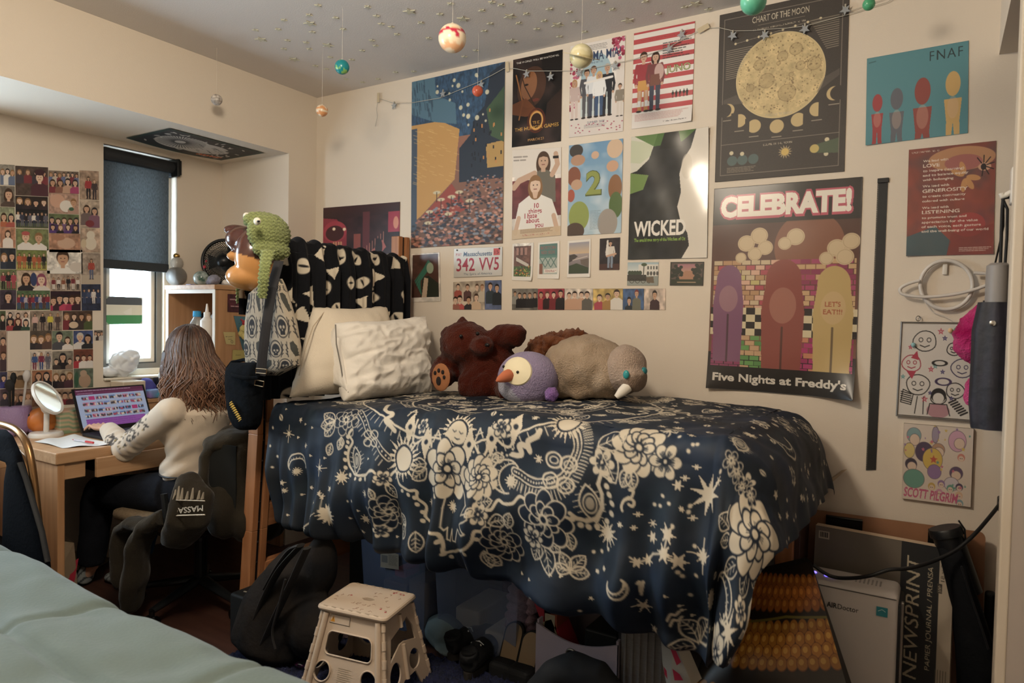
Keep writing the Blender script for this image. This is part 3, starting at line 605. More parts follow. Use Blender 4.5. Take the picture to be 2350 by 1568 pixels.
# -- red night street poster
c = CV(43, 56, 4.4, '#2a1418'); c.mottle(0.6, 6, 3); c.grad(0, 0, 43, 6, '#3a1a1c', '#2c1518'); c.poly([(0, 6), (8, 7), (14, 14), (14, 40), (0, 42)], '#8e2434'); c.ell(7, 14, 7, 6, '#a82c3c'); c.ell(7, 15, 5.4, 4.4, '#3c1418')
for x, y in ((6, 20), (9, 20), (1.5, 22)): c.rect(x, y, x+2.2, y+8, '#c9825c'); c.line([(x+1.1, y), (x+1.1, y+8)], 0.3, '#3c1418')
for x, y in ((6.5, 12.5), (12.6, 13)): c.ell(x, y, 0.9, None, '#f2d8b0')
c.poly([(24, 30), (34, 20), (36, 24), (26, 36)], '#b0544c'); c.rect(37, 5, 43, 16, '#a4243c'); c.ell(41, 11, 1.4, 3.4, '#d8866a'); c.rect(18, 16, 22, 30, '#8a3c34'); c.rect(23, 4, 27, 30, '#5c2228')
for k in range(8): c.line([(24+k*1.5, 31-k*1.4), (24+k*1.5, 24-k*1.2)], 0.3, '#c87a64')
c.ell(32, 24, 2, 5, '#1b0f12'); c.rect(24, 34, 43, 56, '#4a1a22')
for k in range(9): c.ell(28+k*0.15, 34+k*1.1, 0.5, 0.4, '#cfc0a0')
hang('night_poster', 'dark red night street poster behind the bed head', 'poster', c, [(742, 477.5), (918, 463.2), (740, 700), (914, 700)], 1, 0, YW, GLOSS)
# -- plate and small prints under the posters
c = CV(30.5, 15.2, 7, '#cfc9bf'); c.text('MAY', 1.4, 4.1, 1.7, '#a8303c', 3.8).text('Massachusetts', 6.2, 4.3, 2.3, '#34506c', 18, off=0.02, shear=0.15).rect(25.2, 0.8, 29, 4.4, '#c9463f').text('15', 25.9, 3.6, 1.9, '#2c1c1c', 2.4)
c.text('342', 1.8, 11.9, 6.6, '#a82a3a', 11.8, off=0.015).text('VV5', 16.2, 11.9, 6.6, '#a82a3a', 12.4, off=0.015).text('The Spirit of America', 6.4, 14.2, 1.2, '#34506c', 18, shear=0.15)
o = hang('license_plate', 'embossed metal license plate with red numbers and blue lettering', 'license plate', c, [(1041.8, 570.8), (1153, 566), (1041, 637), (1152, 632.7)], 1, 0, -0.006, M('plate_print', rough=0.35, attr='Col', metal=0.2), rim=0.002)
for (x, y) in ((1049, 574.5), (1146, 570.5)):
    p = onY(x, y, -0.008); MB().lathe([(0.004, 0), (0.004, 0.002)], p, 10, (0, -1, 0)).build('bolt_hole', M('dark_hole', '#33302c', 0.8), o)
def card(name, label, cat, cv, cor, group=None, mat=None, curl=(0, 0, 0, 0), off=YW): return hang(name, label, cat, cv, cor, 1, 0, off, mat or GLOSS, group, curl, 0.0006)
c = CV(10, 16, 8, '#d8cfc2'); c.rect(0.5, 0.4, 9.4, 14.6, '#4a2c24'); c.mottle(0.25, 2, 4); c.poly([(3.4, 14.6), (4, 8), (6, 7.4), (9.3, 10), (9.4, 14.6)], '#22281f')
for k in range(16): a = 0.06*k; c.line([(6+0.08*k, 2.4+0.1*k), (4.4-0.1*k, 5+0.3*k), (1.4+0.15*k, 9+0.3*k)], 0.3, ['#2c6a55', '#1c4a3c', '#3a8468'][k % 3])
c.ell(6.6, 5, 1.2, 1.8, '#8a9a80'); c.poly([(4.6, 8), (6, 8.4), (5.4, 14.6), (3.8, 14.6)], '#c0a488')
card('art_card', 'small portrait card with long green hair on a brown ground', 'art card', c, [(944.5, 583), (1009, 579), (941.5, 693.7), (1011.6, 691.6)])
GB = 'small prints under the posters'
def band(bg, ppl, w=10, h=7, seed=1):
    cv = CV(w, h, 9, bg); cv.mottle(0.35, 2, seed)
    for x, y, r_, t, hr in ppl: bust(cv, x, y, r_, t, SK[int(x*3) % 4], hr)
    return cv
cv = band('#b8a894', [(1.6, 1.2, 0.6, '#a84a40', '#2a1a14'), (4.6, 1.4, 0.6, '#5a3a3a', '#3a241a'), (7.6, 1.5, 0.6, '#8a7a6a', '#4a3020'), (9.2, 1.6, 0.6, '#c0b4a0', '#7a5234'), (2.2, 4.4, 0.8, '#c04a4a', '#2a1a14'), (5, 4.6, 0.7, '#2c2a30', '#2a1a14'), (7.4, 4, 0.7, '#d0b090', '#3a241a'), (0.8, 4.6, 0.7, '#a06050', '#2a1a14')], 10, 7)
card('band_photo', 'photo print of a crowded band pose under the license plate', 'photo', cv, [(1040, 648), (1112.6, 644), (1039, 710.7), (1112.4, 710.7)], GB)
cv = band('#5a6a94', [(1.7, 1.4, 0.7, '#2e3a44', '#2a1a14'), (3.8, 1.8, 0.7, '#20262e', '#181414')], 5.2, 7)
card('band_photo', 'photo print of two people on blue, beside the crowded band photo', 'photo', cv, [(1113, 644), (1151, 643), (1112.8, 710.7), (1150.5, 710.7)], GB)
def pol(paint): cv = CV(10, 16, 7, '#ece6dc'); paint(cv); return cv
def p1(cv): cv.rect(0.8, 1.2, 9, 14.4, '#6e4a3e'); cv.mottle(0.3, 1.5, 3); cv.rect(0, 0, 0.8, 16, '#ece6dc'); cv.rect(9, 0, 10, 16, '#ece6dc'); cv.rect(0, 14.4, 10, 16, '#ece6dc'); cv.poly([(2, 6), (8, 9), (8, 10.4), (2, 7.6)], '#c9c0b4'); cv.rect(0.8, 10, 9, 14.4, '#4a6038'); [cv.ell(1.2+cv.rs.rand()*7.4, 9.8+cv.rs.rand()*4.4, 0.3, None, ['#b04a3c', '#d8b04a', '#7a9a50', '#35502c'][i % 4]) for i in range(60)]; [cv.line([(1+i, 1.4), (3+i*0.7, 5.5)], 0.2, '#2e2420') for i in range(6)]; [cv.rect(2+i*2, 2, 3+i*2, 5, '#a8786a') for i in range(3)]
def p2(cv): cv.rect(0.8, 1, 9, 14, '#5d8a80'); cv.rect(0.8, 1, 9, 6, '#517d77'); cv.text('BOSTON', 1.4, 3.2, 1.3, '#a85a58', 7); cv.text('RED SOX', 1.6, 5.2, 1.3, '#a85a58', 6.4); cv.rect(0.8, 7, 9, 14, '#a8b4ac'); [cv.line([(1+i*2.6, 7), (3.4+i*2.6, 11)], 0.3, '#3f6a62') for i in range(3)]; [cv.line([(3.4+i*2.6, 7), (1+i*2.6, 11)], 0.3, '#3f6a62') for i in range(3)]; cv.rect(0.8, 9.5, 2.4, 14, '#8a5a48'); cv.poly([(3, 12), (9, 11.4), (9, 13.4), (3, 13.6)], '#e6ded2'); cv.text('FENWAY', 3.6, 13.2, 1, '#a83a40', 5)
def p3(cv): cv.grad(0.8, 1.2, 9.2, 6, '#9a9aa8', '#d9b78c'); cv.grad(0.8, 6, 9.2, 14.4, '#a89a98', '#5c5660'); cv.poly([(0.8, 6.4), (3, 6), (4.6, 7), (2, 9), (0.8, 9.6)], '#4a4440'); cv.poly([(0.8, 11), (4, 10), (9.2, 12), (9.2, 14.4), (0.8, 14.4)], '#3c4a34'); cv.poly([(5.6, 8.6), (9.2, 8), (9.2, 12), (6, 10.4)], '#6d6058'); cv.line([(2.4, 8.6), (8.6, 7.2)], 0.3, '#d8c8b8')
GP = 'white bordered postcards'
card('postcard', 'white bordered postcard of a brick house garden, beside the license plate', 'postcard', pol(p1), [(1176, 559.6), (1224.6, 557), (1174.7, 643), (1221.5, 644.8)], GP, curl=(0, 0, 0, 0.012))
card('postcard', 'white bordered postcard of a green steel ballpark gate', 'postcard', pol(p2), [(1235, 557), (1284, 552.7), (1233, 639.4), (1283.5, 640)], GP, curl=(0, 0, 0, 0.006))
card('postcard', 'white bordered postcard of a rocky coast at sunset', 'postcard', pol(p3), [(1303, 552.7), (1356, 548), (1301, 637), (1354.5, 636)], GP, curl=(0, 0, 0, 0.005))
cv = CV(10, 16, 7, '#2a2326'); cv.mottle(0.4, 3, 2); cv.rect(0, 13, 10, 16, '#4a2c26'); fig(cv, 5.4, 15.4, 14, '#d9d0c4', '#7a8aa0', hair='#1c1412'); cv.poly([(3, 8.6), (3.6, 1), (4.4, 1), (4.6, 9)], '#e0dad0'); cv.line([(4, 9), (8, 8)], 1, '#c99a7c')
card('guitarist_photo', 'dark photo of a guitarist jumping in light jeans', 'photo', cv, [(1376.5, 548), (1423, 545), (1375, 620), (1421, 619.4)], GB)
cv = CV(13, 10, 7, '#c9d2d2'); cv.grad(0, 0, 13, 4, '#9fbac4', '#d8dcd8'); cv.rect(4.6, 1, 13, 6, '#dcd8ce'); [cv.rect(8.4+i*1.2, 1.6, 9+i*1.2, 3, '#5a5a54') for i in range(4)]; [cv.ell(8.7+i*1.3, 4.8, 0.5, 0.9, '#4c4c48') for i in range(4)]; cv.rect(0, 6, 13, 10, '#8e9690'); [cv.ell(1+i*1.1, 4.6, 0.8, 1, '#3c4a3a') for i in range(5)]; cv.rect(0, 5.4, 8, 8, '#3c3a36'); [cv.ell(2+i*2.4, 8, 0.9, None, '#2a2624', ring=0.2) for i in range(4)]; cv.poly([(8, 6.4), (11, 6.2), (11.4, 9), (8.2, 8.6)], '#6a5a48'); cv.line([(7, 0.6), (6.8, 6)], 0.4, '#4a4a40'); cv.ell(7, 1, 1.2, 0.7, '#46583e')
card('postcard', 'pale postcard of a horse carriage before a white arcade', 'postcard', cv, [(1440.6, 602.5), (1511.6, 602), (1439, 655.4), (1510, 655.4)], 'landscape postcards')
cv = CV(13, 10, 7, '#33322c'); cv.rect(0.5, 0.5, 12.5, 9.5, '#5a4a44'); cv.grad(3, 1, 10, 5, '#a86a78', '#c99a78'); cv.poly([(3, 7), (6, 3.6), (9, 4), (10, 7.4), (3, 7.6)], '#b07a5c'); [cv.ell(cv.rs.rand()*4+(8.6 if i % 2 else 0.6), 1.4+cv.rs.rand()*6, 0.7, None, '#262c22') for i in range(40)]; cv.rect(0.5, 7.4, 12.5, 9.5, '#2c3424'); cv.line([(3, 8.6), (10, 8.6)], 0.4, '#b09070')
card('postcard', 'dark green edged postcard of a house at sunset under trees', 'postcard', cv, [(1538.8, 601.6), (1615.8, 601), (1537, 655.4), (1613.4, 656)], 'landscape postcards')
row = [(812, 1008, '#6e6a64', [(1.2, 1.6, .6, '#8a8a84', '#2a1a14'), (3, 2.2, .7, '#1e1e22', '#2a1a14'), (5, 2.2, .7, '#1e1e22', '#2a1a14'), (7, 2.2, .7, '#222226', '#4a3020'), (9, 2, .7, '#1e1e22', '#2a1a14')], 'five people in black shirts outdoors'),
       (1008, 1212, '#9a2c38', [(1.2, 2, .8, '#a83038', '#2a1a14'), (3.6, 2, .8, '#2a1a1c', '#5a3a24'), (6, 2, .8, '#7a2028', '#1c1212'), (8.6, 1.6, .9, '#1c181a', '#181212')], 'four people before a red wall'),
       (1212, 1428, '#cfc2b4', [(1.6, 2.2, .8, '#c99a7c', '#2a1a14'), (3.6, 2, .9, '#c99a7c', '#2a1a14'), (6, 2, .8, '#c99a7c', '#2a1a14'), (8, 2, .9, '#5a5650', '#33221a')], 'four bare shouldered people leaning together'),
       (1428, 1655, '#c9a85a', [(2.2, 3, .9, '#b03a4c', '#3a241a'), (5, 2.6, .9, '#a87a3c', '#2c2620'), (8, 1.6, 1, '#e0dad0', '#2a1a14')], 'three people before a yellow banner'),
       (1655, 1815, '#3a5a8c', [(3, 4, 1, '#222831', '#1c1412'), (6.6, 1.6, 1, '#6a6a58', '#7a2c2c')], 'two people against blue panels'),
       (1815, 1980, '#c8b4a4', [(5, 2, 1.1, '#3c2428', '#1c1412')], 'one seated person in a dark coat')]
for a, b, bg, pp, ds in row:
    x0, x1 = a/3.31+930, b/3.31+930-0.8
    card('band_photo', 'photo print of '+ds+' in the row below the postcards', 'photo', band(bg, pp, 10, 7, a), [(x0, 663), (x1, 662.5), (x0-0.5, 711), (x1-0.5, 711.5)], 'row of band photos below the postcards')
# -- whiteboard and canvas further along
c = CV(36.5, 43, 5.6, '#d3cdc4'); rs = np.random.RandomState(6)
def doodle(x, y, r_, ink, wd=0.45):
    t = np.linspace(0, 6.283, 22); c.line([(x+r_*math.cos(a)*(1+0.06*math.sin(3*a+x)), y+r_*0.85*math.sin(a)) for a in t], wd, ink)
    for s in (-1, 1): c.ell(x+s*r_*0.35, y-r_*0.1, r_*0.17, None, ink, ring=wd*0.8)
    c.line([(x-r_*0.4, y+r_*0.35), (x, y+r_*0.5), (x+r_*0.4, y+r_*0.35)], wd, ink)
for x, y, r_, ink in ((11.5, 8, 5.6, '#1d1c1e'), (25.5, 11.4, 3.4, '#1d1c1e'), (5.5, 18.6, 4.6, '#a8283c'), (29.5, 20, 5, '#2c2850'), (9, 28.5, 5.6, '#1d1c1e'), (26.6, 30.4, 4.2, '#1d1c1e'), (19, 34, 3.6, '#1d1c1e')): doodle(x, y, r_, ink)
c.poly([(5, 16), (8, 12.6), (9, 17)], '#b83048'); c.poly([(3, 22), (6, 26), (8, 22)], '#b83048'); c.ell(19, 33, 3.6, 3.4, '#1d1c1e'); c.ell(19, 34.2, 2.6, 2.4, '#d3cdc4'); c.ell(19, 40, 5.4, 3.4, '#b5808a'); c.line([(14, 42), (15, 37), (23, 37), (24.5, 42)], 0.45, '#1d1c1e')
for k in range(7): c.line([(24+k*0.9, 36+k*0.9), (27+k*0.9, 34.5+k*0.9)], 0.8, '#1d1c1e')
for k in range(5): c.line([(1, 36-k), (6, 37-k)], 0.5, '#1d1c1e')
c.line([(2, 31), (7, 33), (6, 38), (1, 37)], 0.45, '#1d1c1e', closed=True); c.line([(9, 34), (8, 42)], 0.45, '#1d1c1e'); c.line([(12, 34), (12, 42)], 0.45, '#1d1c1e')
for x, y, cc, r_ in ((19, 3.4, '#c03a52', 1.4), (4.6, 11, '#c03a52', 1), (21, 6.5, '#38306a', 1.1), (15, 21, '#c03a52', 1.3), (20.5, 22, '#38306a', 1), (12.5, 35, '#c03a52', 1.4), (25, 34, '#38306a', 1), (1.6, 25, '#5a9a9a', 1), (17, 19.5, '#5a9a9a', 1.1), (15, 32, '#38306a', 0.9)):
    c.line([(x+r_*math.cos(-1.571+k*2.513), y+r_*math.sin(-1.571+k*2.513)) for k in range(5)], 0.28, cc, closed=True)
c.ell(19, 18, 3.2, 1.2, '#1d1c1e', ring=0.5); c.ell(21, 26.5, 3.4, 1.6, '#3a2c54', ring=0.6)
wb = T('whiteboard', 'framed whiteboard covered in black, red and purple marker doodles', 'whiteboard', onY(2150, 960, -0.01))
hang('board', None, None, c, [(2071, 743), (2246, 745), (2060.5, 951), (2240, 964.5)], 1, 0, -0.012, GLOSS, parent=wb, rim=0.008)
k = [onY(*p, -0.012) for p in ((2069.4, 739.6), (2248, 742), (2241.6, 968), (2058, 954))]; f = MB(); f.tube([tuple(p) for p in k], 0.0045, 8, closed=True); f.build('frame', M('board_frame', '#8a8680', 0.4, 0.5), wb, smooth=True)
for x, y in ((2107, 731), (2234, 731)):
    p = onY(x, y, -0.012); f = MB(); f.tube([(p[0]+0.007*math.cos(a), p[1], p[2]+0.009*math.sin(a)) for a in np.linspace(0, 6.283, 13)[:-1]], 0.0016, 6, closed=True); f.build('hanging_ring', M('ring_metal', '#8c8478', 0.3, 0.9), wb)
for x, y, cc in ((2181, 759, '#d8b48a'), (2096, 792, '#8ab4b8'), (2195, 757, '#3f8a7a')):
    p = onY(x, y, -0.02); MB().ell(p, (0.008, 0.006, 0.009), n=12).build('magnet', M('magnet'+cc, cc, 0.3), wb, smooth=True)
c = CV(32, 34, 5.6, '#d6c6b6'); rs = np.random.RandomState(8); pal = ['#c9a24c', '#8c6ca0', '#5f9a88', '#c98aa8', '#4a3c58', '#d8b08a', '#7aa0a8', '#cf7a6a']
for x, y, rx, ry, cc in ((5, 5, 3.4, 3.4, '#7aa0a4'), (5.4, 7, 2.4, 2.6, '#dcc0a8'), (3, 12, 2.6, 3.4, '#d8c070'), (10, 12, 4.2, 4.4, '#4a3c58'), (16.5, 10.5, 3, 2.8, '#b88a6a'), (16.8, 11.6, 2.4, 2.2, '#dcc0a8'), (14, 15, 4.6, 5, '#d8b44c'), (25, 6, 4, 4.6, '#cf9ab4'), (26, 7, 2.4, 2.4, '#dcc0a8'), (4, 18, 2.8, 2.6, '#3c3444'), (4.4, 19, 2.2, 2, '#dcc0a8'), (5.5, 24.4, 5, 4.2, '#5f9a88'), (25, 20, 3, 2.8, '#5a4668'), (25, 21, 2.2, 2, '#dcc0a8'), (23, 25, 3.4, 3, '#c9c0c8'), (15, 20.4, 3.2, 3.2, '#8c6ca0'), (15, 4, 1.6, 3.6, '#9a8ca4')): c.ell(x, y, rx, ry, cc); c.ell(x, y, rx, ry, '#6a5a60', ring=0.2)
for k, (x, y) in enumerate(((14, 27), (18.4, 25.4), (22.6, 27), (17.6, 29.4), (26.6, 26), (26.6, 29.6), (27, 33), (27, 13))): c.ell(x, y, 1.7, None, pal[k % 8]); c.ell(x, y+0.5, 1.2, None, '#dcc0a8'); c.ell(x-0.4, y+0.4, 0.2, None, '#3c2c34'); c.ell(x+0.4, y+0.4, 0.2, None, '#3c2c34')
for k in range(26):
    x, y = rs.rand()*31, rs.rand()*27; r_ = 0.5+rs.rand()*0.6; c.poly([(x+(r_ if q % 2 == 0 else r_*0.45)*math.cos(-1.571+q*0.628), y+(r_ if q % 2 == 0 else r_*0.45)*math.sin(-1.571+q*0.628)) for q in range(10)], ['#c9607c', '#d8b44c', '#8c6ca0', '#5f9a88'][k % 4])
c.poly([(14.5+(2 if q % 2 == 0 else 0.9)*math.cos(-1.571+q*0.628), 15+(2 if q % 2 == 0 else 0.9)*math.sin(-1.571+q*0.628)) for q in range(10)], '#c8503c')
c.text('SCOTT PILGRIM', 0.8, 32.6, 4, '#c8527a', 25, off=0.03, rot=0.02, shear=0.1)
o = hang('canvas_print', 'small pale canvas with pastel doodle heads and pink painted title', 'canvas', c, [(2074.3, 971.4), (2234.3, 984.5), (2069.4, 1143.7), (2227.3, 1164)], 1, 0, -0.016, rim=0.015)
# -- black strip
c = CV(5.6, 157, 4, '#17191b'); c.rect(0, 0, 0.5, 157, '#4c4a46')
for k in range(260): c.rect(0.12, k*0.6, 0.42, k*0.6+0.28, '#a39a8a' if k % 2 else '#17191b')
c.mottle(0.15, 3, 2)
o = hang('tape_measure_strip', 'long narrow black strip with notched edge hung on the wall', 'strip', c, [(2014, 418.8), (2037.4, 420), (1987, 1079.6), (2010, 1079)], 1, 0, YW)
p = onY(2026, 416, -0.006); MB().box(p+np.array((-0.018, -0.002, -0.006)), p+np.array((0.02, 0.002, 0.012)), 0.002).build('clip', M('black_plastic', '#141517', 0.45), o)
# -- two snapshots on the window pier
cv = CV(9, 7, 6, '#1c2420'); bust(cv, 3, 2.4, 1.2, '#2a2a30', '#c99a7c'); cv.poly([(5, 7), (6, 3), (9, 2), (9, 7)], '#2c4a30'); cv.poly([(2, 7), (3, 4.6), (4, 7)], '#ddd')
hang('snapshot', 'dark snapshot of a suited person stuck above the patterned blanket', 'photo', cv, [(678, 555), (707, 556.5), (677.5, 580), (707, 581)], 0, 0, 0.003)
# ================================================================ snapshots on the window wall
def snap(w, h, bg, ppl, ground=None, seed=1):
    """ppl: kind, x, y, size, top colour, hair, extra"""
    cv = CV(w, h, 6.5, bg); cv.mottle(0.3, 1.6, seed)
    if ground: cv.rect(0, h*0.72, w, h, ground)
    for p in ppl:
        k, x, y, z, t, hr = p[:6]; sk = SK[int(x*7+y*3+seed) % 4]
        if k == 'b': bust(cv, x, y, z, t, sk, hr, len(p) > 6)
        elif k == 'f': fig(cv, x, y, z, t, p[6] if len(p) > 6 else '#2a2a34', sk, hr, True)
        elif k == 'e': cv.ell(x, y, z, p[6] if len(p) > 6 else z, t)
    return cv
D, BR, BL, RD = '#1d1b22', '#3a2518', '#8a6038', '#7a2a34'
def fs(n, w, y, h, cols, seed=3):
    rs = np.random.RandomState(seed); return [('f', w*(i+0.6)/(n+0.2), y, h*(0.93+0.12*rs.rand()), cols[i % len(cols)], [BR, D, BL][int(rs.rand()*3)], cols[(i*2+1) % len(cols)]) for i in range(n)]
def bs(n, w, y, r, cols, seed=3):
    rs = np.random.RandomState(seed); return [('b', w*(i+0.5)/n, y+r*0.8*rs.rand(), r, cols[i % len(cols)], [BR, D, BL][int(rs.rand()*3)], 1) for i in range(n)]
W_, H_ = 15, 10
